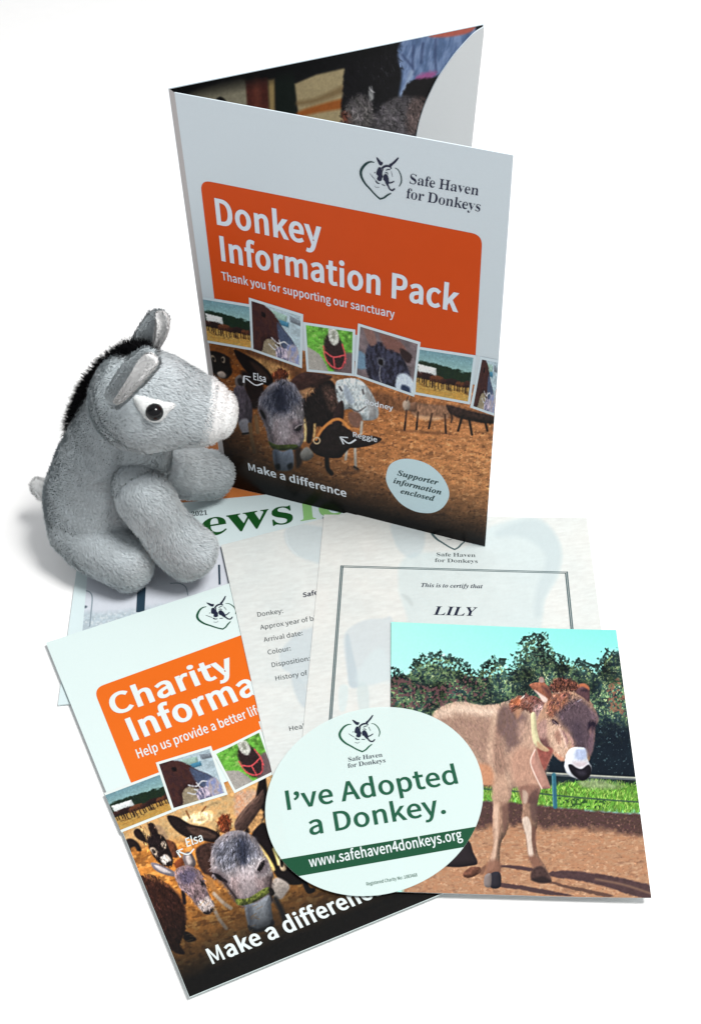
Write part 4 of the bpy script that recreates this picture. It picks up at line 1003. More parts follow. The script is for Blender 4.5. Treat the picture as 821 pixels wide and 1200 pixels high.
def logo(sh, left, tip, ear, parent, ink_d, ink_g):
    A = np.array([[92, 480, 1], [405, 718, 1], [548, 212, 1]], float)
    D = np.array([sh.uv(*left), sh.uv(*tip), sh.uv(*ear)])
    Mx = np.linalg.solve(A, D)
    sc = math.sqrt(abs(np.linalg.det(Mx[:2])))
    for nm, items, mt in (('heart_mark', LOGO_G, ink_g), ('donkey_head_mark', LOGO_D, ink_d)):
        loops = []
        for it in items:
            if it[0] == 's':
                p = smooth_loop(it[1], 4, closed=False)
                w = np.interp(np.linspace(0, 1, len(p)), np.linspace(0, 1, len(it[2])), it[2])
                q = np.concatenate([p, np.ones((len(p), 1))], 1) @ Mx
                loops.append(stroke_uv(q, w * sc))
            else:
                p = smooth_loop(it[1], 4)
                loops.append(np.concatenate([p, np.ones((len(p), 1))], 1) @ Mx)
        # each shape filled on its own so that overlaps stay solid
        vs, fs = [], []
        for k, lp in enumerate(loops):
            o = poly_mesh('mark', sh, [lp], OFF + 0.00001 * k, None, mt)
            n0 = len(vs)
            vs += [tuple(v.co) for v in o.data.vertices]
            fs += [tuple(i + n0 for i in p.vertices) for p in o.data.polygons]
            me = o.data
            bpy.data.objects.remove(o); bpy.data.meshes.remove(me)
        mesh_np(nm, vs, fs, parent, mt, smooth=False)


def strokes(name, sh, lines, parent, mat, off=OFF):
    """several separate px polylines (pts, width px) as one flat print"""
    vs, fs = [], []
    for pts, w in lines:
        p = np.array([sh.uv(*q) for q in (smooth_loop(pts, 5, closed=False) if len(pts) > 2 else pts)])
        m = np.asarray(pts, float)
        L = np.linalg.norm(sh.uv(*m[1]) - sh.uv(*m[0])) / (np.linalg.norm(m[1] - m[0]) + 1e-9)
        n = len(p)
        d = np.gradient(p, axis=0); d /= np.linalg.norm(d, axis=1)[:, None] + 1e-12
        nn = np.stack([-d[:, 1], d[:, 0]], -1) * w * L / 2
        P = sh.pt(np.concatenate([p + nn, p - nn]), off)
        n0 = len(vs); vs += [tuple(x) for x in P]
        fs += [(n0 + i, n0 + i + 1, n0 + n + i + 1, n0 + n + i) for i in range(n - 1)]
    return mesh_np(name, vs, fs, parent, mat, smooth=False)


def part_text(name, sh, shown, full, font, p0, p1, ptop, parent, mat, **kw):
    """p1 is where the visible part of the line ends; the rest runs on under the sheet above"""
    r = layout(full, font)[1] / layout(shown, font)[1]
    a, b = np.array(p0, float), np.array(p1, float)
    return text(name, sh, full, font, p0, tuple(a + (b - a) * r), ptop, parent, mat, **kw)


# ------------------------------------------------------------------ folder front
f1 = crop(230, 200, 170 / 821); f2 = crop(400, 250, 200 / 821); f3 = crop(415, 170, 160 / 821); f5 = crop(440, 530, 100 / 821)
f7 = crop(230, 400, 190 / 821); f8 = crop(380, 430, 220 / 821)
poly_mesh('title_panel', S_fr, [rounded_quad(S_fr, [(234.5, 210.5), (565, 275.5), (556.5, 423), (252, 356)], 13, (1, 1, 0, 0))], 0.00008, fold_, I_orange_f)
text('title_line', S_fr, 'Donkey', 'B', f1(108, 297), f1(712, 428), f1(92, 150), fold_, I_white_f)
text('title_line', S_fr, 'Information Pack', 'B', f1(134, 503), f2(560, 472), f1(120, 364), fold_, I_white_f)
text('subtitle', S_fr, 'Thank you for supporting our sanctuary', 'M', f1(146, 615), f2(256, 503), f1(140, 569), fold_, I_white_f)
logo(S_fr, f3(40, 158), f3(155, 325), f3(265, 75), fold_, I_dark_f, I_green_f)
text('charity_name', S_fr, 'Safe Haven', 'T', f3(325, 229), f3(745, 303), f3(330, 170), fold_, I_dark_f)
text('charity_name', S_fr, 'for Donkeys', 'T', f3(308, 317), f3(757, 400), f3(314, 258), fold_, I_dark_f)
text('slogan', S_fr, 'Make a difference', 'B', f7(262, 650), f7(764, 788), f7(256, 612), fold_, I_bright_f)
text('caption', S_fr, 'Elsa', 'M', f7(288, 192), f7(356, 207), f7(286, 157), fold_, I_bright_f)
text('caption', S_fr, 'Rodney', 'M', f8(176, 160), f8(300, 190), f8(175, 138), fold_, I_bright_f)
text('caption', S_fr, 'Reggie', 'M', f8(123, 303), f8(232, 328), f8(122, 282), fold_, I_bright_f)
strokes('arrow_mark', S_fr, [([f7(338, 212), f7(300, 220), f7(252, 186)], 1.5), ([f7(240, 208), f7(243, 174)], 1.5), ([f7(243, 174), f7(276, 180)], 1.5)], fold_, I_bright_f)
strokes('arrow_mark', S_fr, [([f7(808, 496), f7(772, 515), f7(735, 490)], 1.6), ([f7(746, 520), f7(728, 483)], 1.6), ([f7(728, 483), f7(768, 486)], 1.6)], fold_, I_bright_f)
_b = smooth_loop([f5(*p) for p in [(100, 225), (130, 128), (200, 78), (300, 60), (420, 80), (530, 130), (630, 220), (695, 335), (704, 430), (650, 525), (565, 575), (470, 583), (360, 560), (240, 490), (150, 380), (108, 295)]], 5)
badge = poly_mesh('badge', S_fr, [px_loop(S_fr, _b)], 0.00018, fold_, I_badge_f)
for s_, a_, b_, c_ in (('Supporter', (208, 218), (600, 314), (214, 168)), ('information', (170, 293), (634, 408), (176, 243)), ('enclosed', (240, 392), (562, 468), (246, 344))):
    text('badge_lettering', S_fr, s_, 'K', f5(*a_), f5(*b_), f5(*c_), badge, I_green_f, off=0.0003)

# ------------------------------------------------------------------ newsletter
n1 = crop(215, 590, 190 / 821); n2 = crop(85, 660, 200 / 821)
text('date', S_news, '2021', 'S', n1(40, 66), n1(124, 58), n1(37, 43), news, I_text)
_w3, _wl = layout('ews', 'S')[1], layout('letter', 'S')[1]
_p0, _p1 = np.array(n1(86, 172)), np.array(n1(572, 94))
text('masthead', S_news, 'ews', 'S', tuple(_p0), tuple(_p1), n1(76, 44), news, I_news)
_q0 = np.array(n1(584, 92))
text('masthead', S_news, 'letter', 'S', tuple(_q0), tuple(_q0 + (_p1 - _p0) * _wl / _w3), n1(572, -36), news, I_newsl)
strokes('grey_hook', S_news, [([n2(66, 133), n2(86, 142), n2(96, 170), n2(90, 240), n2(84, 306)], 1.4)], news, I_hook)
strokes('grey_hook', S_news, [([n2(470, 98), n2(515, 98), n2(545, 116), n2(556, 156)], 1.3)], news, I_hook)
strokes('dark_post', S_news, [([n2(333, 118), n2(327, 236)], 7.5)], news, I_post)
strokes('dark_post', S_news, [([n2(705, 8), n2(708, 104)], 1.8)], news, I_post)

# ------------------------------------------------------------------ charity leaflet
c4 = crop(100, 740, 220 / 821); c3 = crop(220, 690, 70 / 821); c5 = crop(230, 1030, 200 / 821); c6 = crop(110, 840, 340 / 821)
poly_mesh('title_panel', S_char, [rounded_quad(S_char, [(109.5, 807), (380, 709), (422, 812), (154, 918)], 13, (1, 1, 0, 0))], 0.00008, charity, I_orange)
text('title_line', S_char, 'Charity', 'B', c4(121, 370), c4(660, 174), c4(88, 285), charity, I_white)
part_text('title_line', S_char, 'Informa', 'Information', 'B', c4(203, 482), c4(756, 268), c4(163, 388), charity, I_white)
part_text('subtitle', S_char, 'Help us provide a better lif', 'Help us provide a better life', 'M', c4(229, 557), c4(756, 362), c4(215, 519), charity, I_white)
logo(S_char, c3(132, 390), c3(485, 558), c3(520, 100), charity, I_dark, I_green)
part_text('slogan', S_char, 'Make a differen', 'Make a difference', 'B', c5(70, 414), c5(800, 112), c5(34, 342), charity, I_white)
text('caption', S_char, 'Elsa', 'M', c6(262, 370), c6(312, 351), c6(256, 346), charity, I_white)
strokes('arrow_mark', S_char, [([c6(284, 374), c6(266, 390), c6(238, 381)], 1.7), ([c6(246, 398), c6(235, 381)], 1.7), ([c6(235, 381), c6(252, 374)], 1.7)], charity, I_white)

# ------------------------------------------------------------------ details sheet
i5 = crop(290, 660, 110 / 629)
part_text('heading', S_info, 'Safe', 'Safe Haven', 'B', i5(371, 230), i5(474, 209), i5(368, 200), info, I_dark)
for s_, f_, a_, b_ in (('Donkey:', 'Donkey:', (65, 361), (243, 334)), ('Approx year of b', 'Approx year of birth:', (88, 447), (446, 385)),
                       ('Arrival date:', 'Arrival date:', (111, 530), (374, 482)), ('Colour:', 'Colour:', (136, 614), (294, 585)),
                       ('Disposition', 'Disposition:', (161, 699), (410, 655)), ('History of', 'History of', (186, 789), (402, 750)),
                       ('Heal', 'Health:', (278, 1126), (386, 1106))):
    part_text('entry_line', S_info, s_, f_, 'E', i5(*a_), i5(*b_), i5(a_[0] - 6, a_[1] - 30), info, I_text)

# ------------------------------------------------------------------ certificate
k6 = crop(440, 610, 180 / 821)
fa, fb = np.array((399.6, 663.2)), np.array((664.0, 670.6))
fl, frr = np.array((386.4, 838.0)), np.array((670.6, 737.0))
def _ext(a, b, t): return tuple(a + (b - a) * t)
strokes('frame', S_cert, [([_ext(fa, fl, -0.002), _ext(fa, fl, 1.45)], 1.25), ([_ext(fa, fl, 0.004) + np.array((2.0, 0)), _ext(fa, fl, 1.45) + np.array((2.2, 0))], 1.25),
                          ([_ext(fa, fb, 0), _ext(fa, fb, 1)], 1.0), ([_ext(fa, fb, 0.004) + np.array((0, 1.5)), _ext(fa, fb, 0.996) + np.array((0, 1.5))], 1.0),
                          ([_ext(fb, frr, -0.01), _ext(fb, frr, 3.4)], 1.25), ([_ext(fb, frr, 0.02) - np.array((2.0, 0)), _ext(fb, frr, 3.4) - np.array((2.2, 0))], 1.25)], cert, I_frame)
logo(S_cert, (505, 621), (532.5, 644.4), (546, 597), cert, I_frame, I_frame)
text('charity_name', S_cert, 'Safe Haven', 'T', k6(321, 191), k6(533, 196), k6(321, 172), cert, I_text)
text('charity_name', S_cert, 'for Donkeys', 'T', k6(314, 222), k6(546, 228), k6(314, 203), cert, I_text)
text('wording', S_cert, 'This is to certify that', 'J', k6(240, 356), k6(572, 363), k6(240, 335), cert, I_dark)
text('donkey_name', S_cert, 'LILY', 'J', k6(312, 505), k6(534, 511), k6(312, 459), cert, I_dark)

# ------------------------------------------------------------------ sticker
t7 = crop(320, 880, 240 / 821); t8 = crop(390, 820, 70 / 821)


def clip_half(poly, a, b):
    """keep the side of line a->b that lies to its right in photo space (y down)"""
    out = []
    a, b = np.array(a, float), np.array(b, float)
    sd = lambda p: (b[0] - a[0]) * (p[1] - a[1]) - (b[1] - a[1]) * (p[0] - a[0])
    for i in range(len(poly)):
        p, q = poly[i - 1], poly[i]
        sp, sq = sd(p), sd(q)
        if (sp >= 0) != (sq >= 0):
            out.append(p + (q - p) * sp / (sp - sq))
        if sq >= 0:
            out.append(q)
    return np.array(out)


_band = clip_half(STK, t7(52, 431), t7(822, 302))
_band = clip_half(_band, t7(790, 381), t7(120, 499))
poly_mesh('web_band', S_stk, [px_loop(S_stk, _band)], 0.00012, stk, ink('band_green', (30, 84, 58), k=KT))
text('slogan', S_stk, "I've Adopted", 'M', t7(48, 238), t7(752, 128), t7(37, 162), stk, I_gstick)
text('slogan', S_stk, 'a Donkey.', 'M', t7(143, 338), t7(702, 248), t7(132, 262), stk, I_gstick)
text('web_address', S_stk, 'www.safehaven4donkeys.org', 'M', t7(146, 467), t7(760, 354), t7(139, 426), stk, I_white)
text('small_print', S_stk, 'Registered Charity No: 1083468', 'L', t7(373, 541), t7(578, 503), t7(371, 528), stk, I_gstick)
logo(S_stk, t8(92, 480), t8(405, 718), t8(548, 212), stk, I_dark, I_gstick)
text('charity_name', S_stk, 'Safe Haven', 'T', t8(205, 852), t8(682, 784), t8(198, 794), stk, I_dark)
text('charity_name', S_stk, 'for Donkeys', 'T', t8(203, 940), t8(726, 860), t8(196, 880), stk, I_dark)

# ================================================================== printed pictures (ink colours worked out point by point on a fine mesh)
_tab = np.random.default_rng(99).random((256, 256))


def vnoise(x, y):
    xi = np.floor(x).astype(int); yi = np.floor(y).astype(int)
    fx = x - xi; fy = y - yi
    fx = fx * fx * (3 - 2 * fx); fy = fy * fy * (3 - 2 * fy)
    a = _tab[xi & 255, yi & 255]; b = _tab[(xi + 1) & 255, yi & 255]
    c = _tab[xi & 255, (yi + 1) & 255]; d = _tab[(xi + 1) & 255, (yi + 1) & 255]
    return (a * (1 - fx) + b * fx) * (1 - fy) + (c * (1 - fx) + d * fx) * fy


class Picture:
    """Fine grid over a quad of a sheet; painting happens in measured photo coordinates or in the picture's own 0..100 frame."""
    def __init__(self, sh, uvq, res, own=None, mesh_res=None):
        self.sh = sh
        q = np.asarray(uvq, float)
        P = [to_px(sh.pt(p)) for p in q]
        ln = lambda a, b: math.hypot(P[a][0] - P[b][0], P[a][1] - P[b][1])
        nu = max(8, int(max(ln(0, 1), ln(3, 2)) * res)); nv = max(8, int(max(ln(0, 3), ln(1, 2)) * res))
        self.nu, self.nv = nu, nv
        self.vol = 0.24
        self.grit = 1.0
        self.crisp = 0.25
        self.uv = bil(q, nu, nv)
        if own:
            s, t = np.meshgrid(np.linspace(0, own[0], nu), np.linspace(0, own[1], nv))
            self.X, self.Y = s, t
        else:
            flat = Sheet(sh.o, sh.ex, sh.ey)
            self.X, self.Y = to_px(flat.pt(self.uv))
        self.tone = np.zeros((nv, nu, 3))

    def noise(self, sx, sy=None, ang=0.0, seed=0, octv=2):
        sy = sy or sx
        c, s = math.cos(ang), math.sin(ang)
        u = (self.X * c + self.Y * s) / sx; v = (-self.X * s + self.Y * c) / sy
        out = np.zeros_like(u); amp = 1; tot = 0
        for k in range(octv):
            out += amp * vnoise(u * 2 ** k + seed * 17.3 + 5, v * 2 ** k + seed * 7.7 + 9); tot += amp; amp *= 0.55
        return out / tot

    def fill(self, col):
        self.tone[:] = col

    def mix(self, col, m):
        col = np.asarray(col, float)
        self.tone += (col - self.tone) * m[..., None]

    def sdf(self, pts, closed=True, pad=20):
        p = np.asarray(pts, float)
        lo, hi = p.min(0) - pad, p.max(0) + pad
        sel = (self.X > lo[0]) & (self.X < hi[0]) & (self.Y > lo[1]) & (self.Y < hi[1])
        d = np.full(self.X.shape, 1e3)
        if not sel.any():
            return d
        x, y = self.X[sel], self.Y[sel]
        best = np.full(x.shape, 1e9); inside = np.zeros(x.shape, bool)
        n = len(p)
        for i in range(n if closed else n - 1):
            a, b = p[i], p[(i + 1) % n]
            e = b - a
            t = np.clip(((x - a[0]) * e[0] + (y - a[1]) * e[1]) / (e @ e + 1e-12), 0, 1)
            best = np.minimum(best, (x - a[0] - t * e[0]) ** 2 + (y - a[1] - t * e[1]) ** 2)
            if closed and a[1] != b[1]:
                cr = (a[1] > y) != (b[1] > y)
                inside ^= cr & (x < (b[0] - a[0]) * (y - a[1]) / (b[1] - a[1]) + a[0])
        best = np.sqrt(best)
        d[sel] = np.where(inside, -best, best) if closed else best
        return d

    def blob(self, pts, col, soft=1.2, rag=0.0, rs=4.0, alpha=1.0, tex=0.0, ts=(3, 3), ang=0.0, seed=1, smooth=True, col2=None, vol=None):
        vol = (self.vol if alpha == 1.0 and soft <= 2.2 and rag < 3 else 0.0) if vol is None else vol
        p = smooth_loop(pts, 4) if smooth else pts
        d = self.sdf(p, pad=12 + soft + rag)
        if rag:
            d = d + (self.noise(rs, rs, seed=seed + 50, octv=3) - 0.5) * 2 * rag
        m = np.clip(0.5 - d / soft, 0, 1) * alpha
        c = np.asarray(col, float)
        if tex or col2 is not None:
            n = self.noise(ts[0], ts[1], ang, seed, 3)
            if col2 is not None:
                w = np.clip((n - 0.5) * 3.2 + 0.5, 0, 1)[..., None]
                c = c * (1 - w) + np.asarray(col2, float) * w
            if tex:
                c = c * (1 + (n - 0.5)[..., None] * 2 * tex)
        if vol:
            ins = np.clip(-d, 0, None)
            top = ins.max()
            if top > 1.5:
                w = min(top, 9.0)
                gy, gx = np.gradient(np.where(d > 900, 0, d))
                gl = np.hypot(gx, gy) + 1e-6
                lit = (-0.55 * gx - 0.83 * gy) / gl
                rim = np.clip(1 - ins / w, 0, 1)
                c = c * (1 + vol * (lit * rim - 0.35 * rim))[..., None]
        self.mix(c, m)

    def line(self, pts, w, col, soft=1.0, alpha=1.0):
        p = smooth_loop(pts, 4, closed=False) if len(pts) > 2 else pts
        d = self.sdf(p, closed=False, pad=6 + w + soft)
        self.mix(col, np.clip(0.5 - (d - w / 2) / soft, 0, 1) * alpha)

    def hair(self, pts, n, length, ang, var=0.16, w=0.75, alpha=0.75, seed=1, spread=0.35, batches=4, col=None, bend=0.3):
        """many short hairs, each taking the colour at its root a little lighter or darker; ang: number or f(x, y)"""
        r = np.random.default_rng(seed)
        p = np.asarray(smooth_loop(pts, 4)); lo, hi = p.min(0), p.max(0)
        if not hasattr(self, 'Hm'):
            A = []; B = []
            for (i, j) in ((0, 0), (0, self.nu - 1), (self.nv - 1, self.nu - 1), (self.nv - 1, 0)):
                x, y = self.X[i, j], self.Y[i, j]
                A += [[x, y, 1, 0, 0, 0, -j * x, -j * y], [0, 0, 0, x, y, 1, -i * x, -i * y]]; B += [j, i]
            self.Hm = np.append(np.linalg.solve(np.array(A, float), np.array(B, float)), 1).reshape(3, 3)
        q = r.uniform(lo, hi, (n * 3, 2))
        ins = np.zeros(len(q), bool)
        for i in range(len(p)):
            a, b = p[i], p[(i + 1) % len(p)]
            if a[1] != b[1]:
                ins ^= ((a[1] > q[:, 1]) != (b[1] > q[:, 1])) & (q[:, 0] < (b[0] - a[0]) * (q[:, 1] - a[1]) / (b[1] - a[1]) + a[0])
        q = q[ins][:n]
        if not len(q):
            return
        th = (ang(q[:, 0], q[:, 1]) if callable(ang) else np.full(len(q), float(ang))) + r.normal(size=len(q)) * spread
        L = length * r.uniform(0.5, 1.3, len(q)); cv = r.normal(size=len(q)) * bend
        step = np.linspace(0, 1, max(5, int(length * 3)))
        k_ = r.normal(size=len(q)) * var
        gi = lambda P: (lambda h: (h[..., 0] / h[..., 2], h[..., 1] / h[..., 2]))(np.concatenate([P, np.ones(P.shape[:-1] + (1,))], -1) @ self.Hm.T)
        for part in np.array_split(np.arange(len(q)), batches):
            t2 = th[part, None] + cv[part, None] * step
            P = q[part, None] + np.stack([np.cos(t2), np.sin(t2)], -1) * (L[part, None] * step)[..., None]
            u, v = gi(P)
            u0, v0 = gi(q[part])
            ui, vi = np.clip(u0.round().astype(int), 0, self.nu - 1), np.clip(v0.round().astype(int), 0, self.nv - 1)
            c = self.tone[vi, ui] if col is None else np.tile(np.asarray(col, float), (len(part), 1))
            c = c * (1 + k_[part])[:, None]
            acc = np.zeros(self.tone.shape); wt = np.zeros(self.X.shape)
            fade = (w * (1 - 0.6 * step ** 2))[None] * np.ones_like(u)
            for du in (0, 1):
                for dv in (0, 1):
                    iu, iv = np.floor(u).astype(int) + du, np.floor(v).astype(int) + dv
                    ww = (1 - np.abs(u - iu)) * (1 - np.abs(v - iv)) * fade
                    ok = (iu >= 0) & (iu < self.nu) & (iv >= 0) & (iv < self.nv)
                    np.add.at(wt, (iv[ok], iu[ok]), ww[ok])
                    np.add.at(acc, (iv[ok], iu[ok]), ww[ok][:, None] * np.repeat(c[:, None], len(step), 1)[ok])
            a = np.clip(wt, 0, 1) * alpha
            self.tone += (acc / np.maximum(wt, 1e-6)[..., None] - self.tone) * a[..., None]

    def ring(self, c, r, w, col, alpha=1.0):
        d = np.abs(np.hypot(self.X - c[0], self.Y - c[1]) - r)
        self.mix(col, np.clip(0.5 - (d - w / 2), 0, 1) * alpha)

    def specks(self, pts, col, scale, thr, alpha=0.8, seed=3, stretch=1.0, ang=0.0, soft=0.08):
        m = np.clip(0.5 - self.sdf(pts) / 3, 0, 1) if pts is not None else 1.0
        n = self.noise(scale * stretch, scale, ang, seed, 2)
        self.mix(col, np.clip((n - thr) / soft, 0, 1) * alpha * m)

    def build(self, name, parent, off, k, mat):
        f = grid_faces(self.nu, self.nv)[:, ::-1]
        g = 1 + ((self.noise(1.5, 2.4, 0.3, 31, 2) - 0.5) * 0.22 * self.grit + (self.noise(5, 7, 0.3, 33, 2) - 0.5) * 0.10 * self.grit)[..., None]
        t = self.tone * g
        r = 5
        b = np.pad(t, ((r, r), (r, r), (0, 0)), mode='edge')
        b = np.cumsum(np.pad(b, ((1, 0), (0, 0), (0, 0))), 0); b = (b[2 * r + 1:] - b[:-2 * r - 1]) / (2 * r + 1)
        b = np.cumsum(np.pad(b, ((0, 0), (1, 0), (0, 0))), 1); b = (b[:, 2 * r + 1:] - b[:, :-2 * r - 1]) / (2 * r + 1)
        t = t + (t - b) * self.crisp
        c = srgb(np.clip(t, 3, 252)) / k
        return mesh_np(name, self.sh.pt(self.uv, off).reshape(-1, 3), f, parent, mat, np.clip(c, 0.002, 0.88).reshape(-1, 3), smooth=False)


M['print_gloss'] = material('glossy_print', rough=0.3, spec=0.10, attr='ink')
M['print_satin'] = material('satin_print', rough=0.4, spec=0.10, attr='ink')
M['print_matt'] = material('matt_print', rough=0.6, spec=0.15, attr='ink')


def T(cr, pts):
    return [cr(*p) for p in pts]


# ------------------------------------------------------------------ photograph of the brown donkey
def paint_photo():
    c = Picture(S_pho, pho_quad, 1.7)
    l0, l1, l2, l3, l7 = crop(440, 720, 340 / 821), crop(500, 780, 220 / 821), crop(500, 900, 270 / 821), crop(455, 725, 290 / 821), crop(600, 790, 110 / 821)
    # sky
    t = np.clip((c.Y - 730) / 70, 0, 1)[..., None]; s = np.clip((c.X - 458) / 265, 0, 1)[..., None]
    c.tone[:] = np.array([176, 250, 238.]) * (1 - s) + np.array([132, 232, 226.]) * s
    c.tone += (np.array([190, 252, 240.]) - c.tone) * t * 0.55
    # trees
    tree = T(l3, [(-20, 185), (30, 170), (60, 186), (88, 152), (112, 122), (150, 120), (185, 118), (215, 126), (245, 142), (265, 166), (292, 182), (320, 152), (345, 132), (380, 142),
                  (396, 172), (414, 166), (418, 130), (440, 102), (450, 72), (480, 54), (515, 52), (530, 92), (545, 124), (580, 122), (600, 152), (632, 136), (666, 146), (690, 176),
                  (700, 150), (706, 122), (740, 106), (770, 112), (860, 240), (860, 600), (-20, 600)])
    c.grit = 0.6 - 0.5 * np.clip(c.sdf(tree) / 4, 0, 1)
    c.blob(tree, (40, 58, 54), soft=1.5, rag=11, rs=7, smooth=False, seed=2)
    c.blob(tree, (34, 50, 50), soft=1.5, rag=8, rs=4, smooth=False, seed=4, alpha=0.8, tex=0.5, ts=(9, 9))
    inner = T(l3, [(-20, 190), (60, 190), (110, 130), (215, 134), (290, 190), (345, 140), (410, 180), (450, 80), (515, 62), (560, 130), (690, 180), (740, 114), (860, 260), (860, 420), (-20, 420)])
    c.specks(inner, (58, 84, 74), 7.0, 0.52, 0.6, seed=15, soft=0.2)
    c.specks(inner, (78, 104, 76), 3.4, 0.54, 0.85, seed=5, soft=0.12)
    c.specks(inner, (112, 134, 92), 2.4, 0.62, 0.8, seed=6, soft=0.12)
    c.specks(inner, (158, 172, 128), 1.7, 0.70, 0.8, seed=16, soft=0.1)
    c.specks(inner, (16, 27, 36), 5.0, 0.56, 0.7, seed=7, soft=0.2)
    c.hair(inner, 3000, 2.6, 1.2, var=0.36, w=0.9, alpha=0.8, seed=61, spread=1.2)
    tm = np.clip(0.5 - c.sdf(tree) / 3, 0, 1)[..., None]
    c.tone *= 1 + tm * ((c.noise(24, 18, 0.2, 71, 2)[..., None] - 0.5) * 1.3 + 0.10)
    c.specks(T(l3, [(0, 195), (60, 195), (140, 230), (260, 190), (330, 200), (320, 260), (200, 300), (0, 300)]), (112, 78, 82), 2.6, 0.56, 0.8, seed=8)
    c.specks(T(l3, [(720, 230), (760, 200), (800, 300), (790, 330), (730, 310)]), (150, 104, 84), 2.6, 0.52, 0.8, seed=9)
    c.specks(T(l3, [(90, 150), (240, 150), (250, 210), (80, 200)]), (104, 128, 88), 2.2, 0.60, 0.8, seed=10)
    c.specks(T(l3, [(430, 80), (530, 70), (560, 140), (420, 160)]), (88, 122, 100), 2.2, 0.58, 0.8, seed=12)
    c.specks(T(l3, [(0, 150), (60, 165), (110, 112), (220, 118), (290, 175), (345, 126), (410, 160), (450, 62), (520, 46), (560, 118), (690, 168), (740, 98), (760, 108), (690, 190), (560, 150), (500, 90), (410, 190), (290, 200), (150, 150), (0, 200)]),
             (168, 242, 232), 2.0, 0.58, 0.85, seed=11)
    # dark lower bushes
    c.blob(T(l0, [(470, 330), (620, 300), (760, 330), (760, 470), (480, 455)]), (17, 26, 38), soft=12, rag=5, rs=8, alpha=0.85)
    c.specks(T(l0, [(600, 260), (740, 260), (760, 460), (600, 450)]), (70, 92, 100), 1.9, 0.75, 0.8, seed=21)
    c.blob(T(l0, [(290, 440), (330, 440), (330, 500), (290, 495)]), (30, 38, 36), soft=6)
    # grass
    gr = T(l2, [(180, 72), (300, 76), (420, 72), (560, 46), (640, 52), (700, 60), (760, 72), (775, 168), (640, 160), (450, 142), (180, 122)])
    c.blob(gr, (112, 164, 62), soft=3, rag=2.5, rs=4, tex=0.3, ts=(3, 4.5), seed=22, col2=(86, 136, 52), smooth=False)
    c.hair(gr, 2200, 4.0, -1.45, var=0.28, w=0.9, alpha=0.8, seed=62)
    c.hair(gr, 500, 4.0, -1.45, var=0.15, w=0.9, alpha=0.7, seed=63, col=(178, 214, 108))
    c.blob(T(l2, [(540, 50), (600, 44), (660, 58), (700, 70), (640, 78), (560, 70)]), (150, 160, 130), soft=5, rag=2, alpha=0.7, tex=0.3)
    c.specks(T(l2, [(440, 105), (640, 112), (640, 150), (440, 140)]), (40, 74, 40), 2.5, 0.58, 0.85, seed=24)
    # mud and sand
    mud = T(l2, [(150, 118), (300, 122), (450, 140), (640, 160), (800, 172), (830, 560), (-80, 560), (-80, 118)])
    c.blob(mud, (96, 72, 66), soft=3, rag=1.5, rs=4, tex=0.5, ts=(2.6, 1.6), seed=25, col2=(70, 50, 50), smooth=False)
    c.specks(mud, (150, 114, 96), 2.0, 0.66, 0.5, seed=26, soft=0.14)
    c.hair(mud, 1500, 2.2, 0.1, var=0.3, w=0.9, alpha=0.7, seed=64, spread=0.9)
    sand = T(l2, [(-80, 240), (160, 220), (300, 206), (420, 212), (560, 216), (680, 236), (800, 250), (840, 560), (-80, 560)])
    c.blob(sand, (192, 148, 116), soft=9, rag=5, rs=7, tex=0.16, ts=(5, 2.2), seed=27, col2=(172, 126, 96), smooth=False)
    c.specks(sand, (146, 106, 84), 2.2, 0.62, 0.5, seed=28, stretch=2.0, soft=0.16)
    c.specks(sand, (216, 178, 146), 2.6, 0.62, 0.5, seed=29, stretch=1.8, soft=0.16)
    c.specks(sand, (120, 86, 70), 5.5, 0.66, 0.4, seed=30, stretch=2.2, soft=0.2)
    c.hair(sand, 2600, 2.4, 0.1, var=0.16, w=0.8, alpha=0.7, seed=65, spread=0.8)
    # long shadows on the sand
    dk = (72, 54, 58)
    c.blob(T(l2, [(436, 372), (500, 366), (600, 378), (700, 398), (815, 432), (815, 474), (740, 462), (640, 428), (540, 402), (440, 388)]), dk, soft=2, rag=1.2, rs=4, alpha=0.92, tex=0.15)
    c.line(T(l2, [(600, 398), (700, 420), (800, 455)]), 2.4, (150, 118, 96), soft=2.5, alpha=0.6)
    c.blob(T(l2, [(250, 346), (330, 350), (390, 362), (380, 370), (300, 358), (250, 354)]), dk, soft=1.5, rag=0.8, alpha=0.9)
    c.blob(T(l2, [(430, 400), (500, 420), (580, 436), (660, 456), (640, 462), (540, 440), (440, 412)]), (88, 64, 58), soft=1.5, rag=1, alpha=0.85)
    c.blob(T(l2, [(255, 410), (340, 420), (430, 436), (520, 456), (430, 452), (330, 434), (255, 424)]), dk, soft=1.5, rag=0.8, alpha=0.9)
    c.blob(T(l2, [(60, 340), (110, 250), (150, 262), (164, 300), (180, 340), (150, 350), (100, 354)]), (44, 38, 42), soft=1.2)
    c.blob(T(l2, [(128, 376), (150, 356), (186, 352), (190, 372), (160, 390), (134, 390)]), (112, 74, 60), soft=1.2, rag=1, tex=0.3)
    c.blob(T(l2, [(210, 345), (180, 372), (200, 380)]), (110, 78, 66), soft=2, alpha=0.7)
    # fence
    c.line(T(l0, [(300, 494), (420, 503), (540, 516), (745, 536)]), 1.6, (58, 84, 66), soft=1.2)
    c.line(T(l0, [(484, 452), (600, 460), (735, 470)]), 3.6, (92, 100, 104), soft=1.0)
    c.line(T(l0, [(484, 449), (600, 457), (735, 467)]), 1.6, (176, 180, 168), soft=1.0)
    c.line(T(l0, [(503, 455), (505, 500), (507, 545)]), 5.0, (50, 104, 122), soft=1.2)
    c.line(T(l0, [(499, 458), (502, 542)]), 1.2, (96, 150, 160), soft=1.0, alpha=0.8)
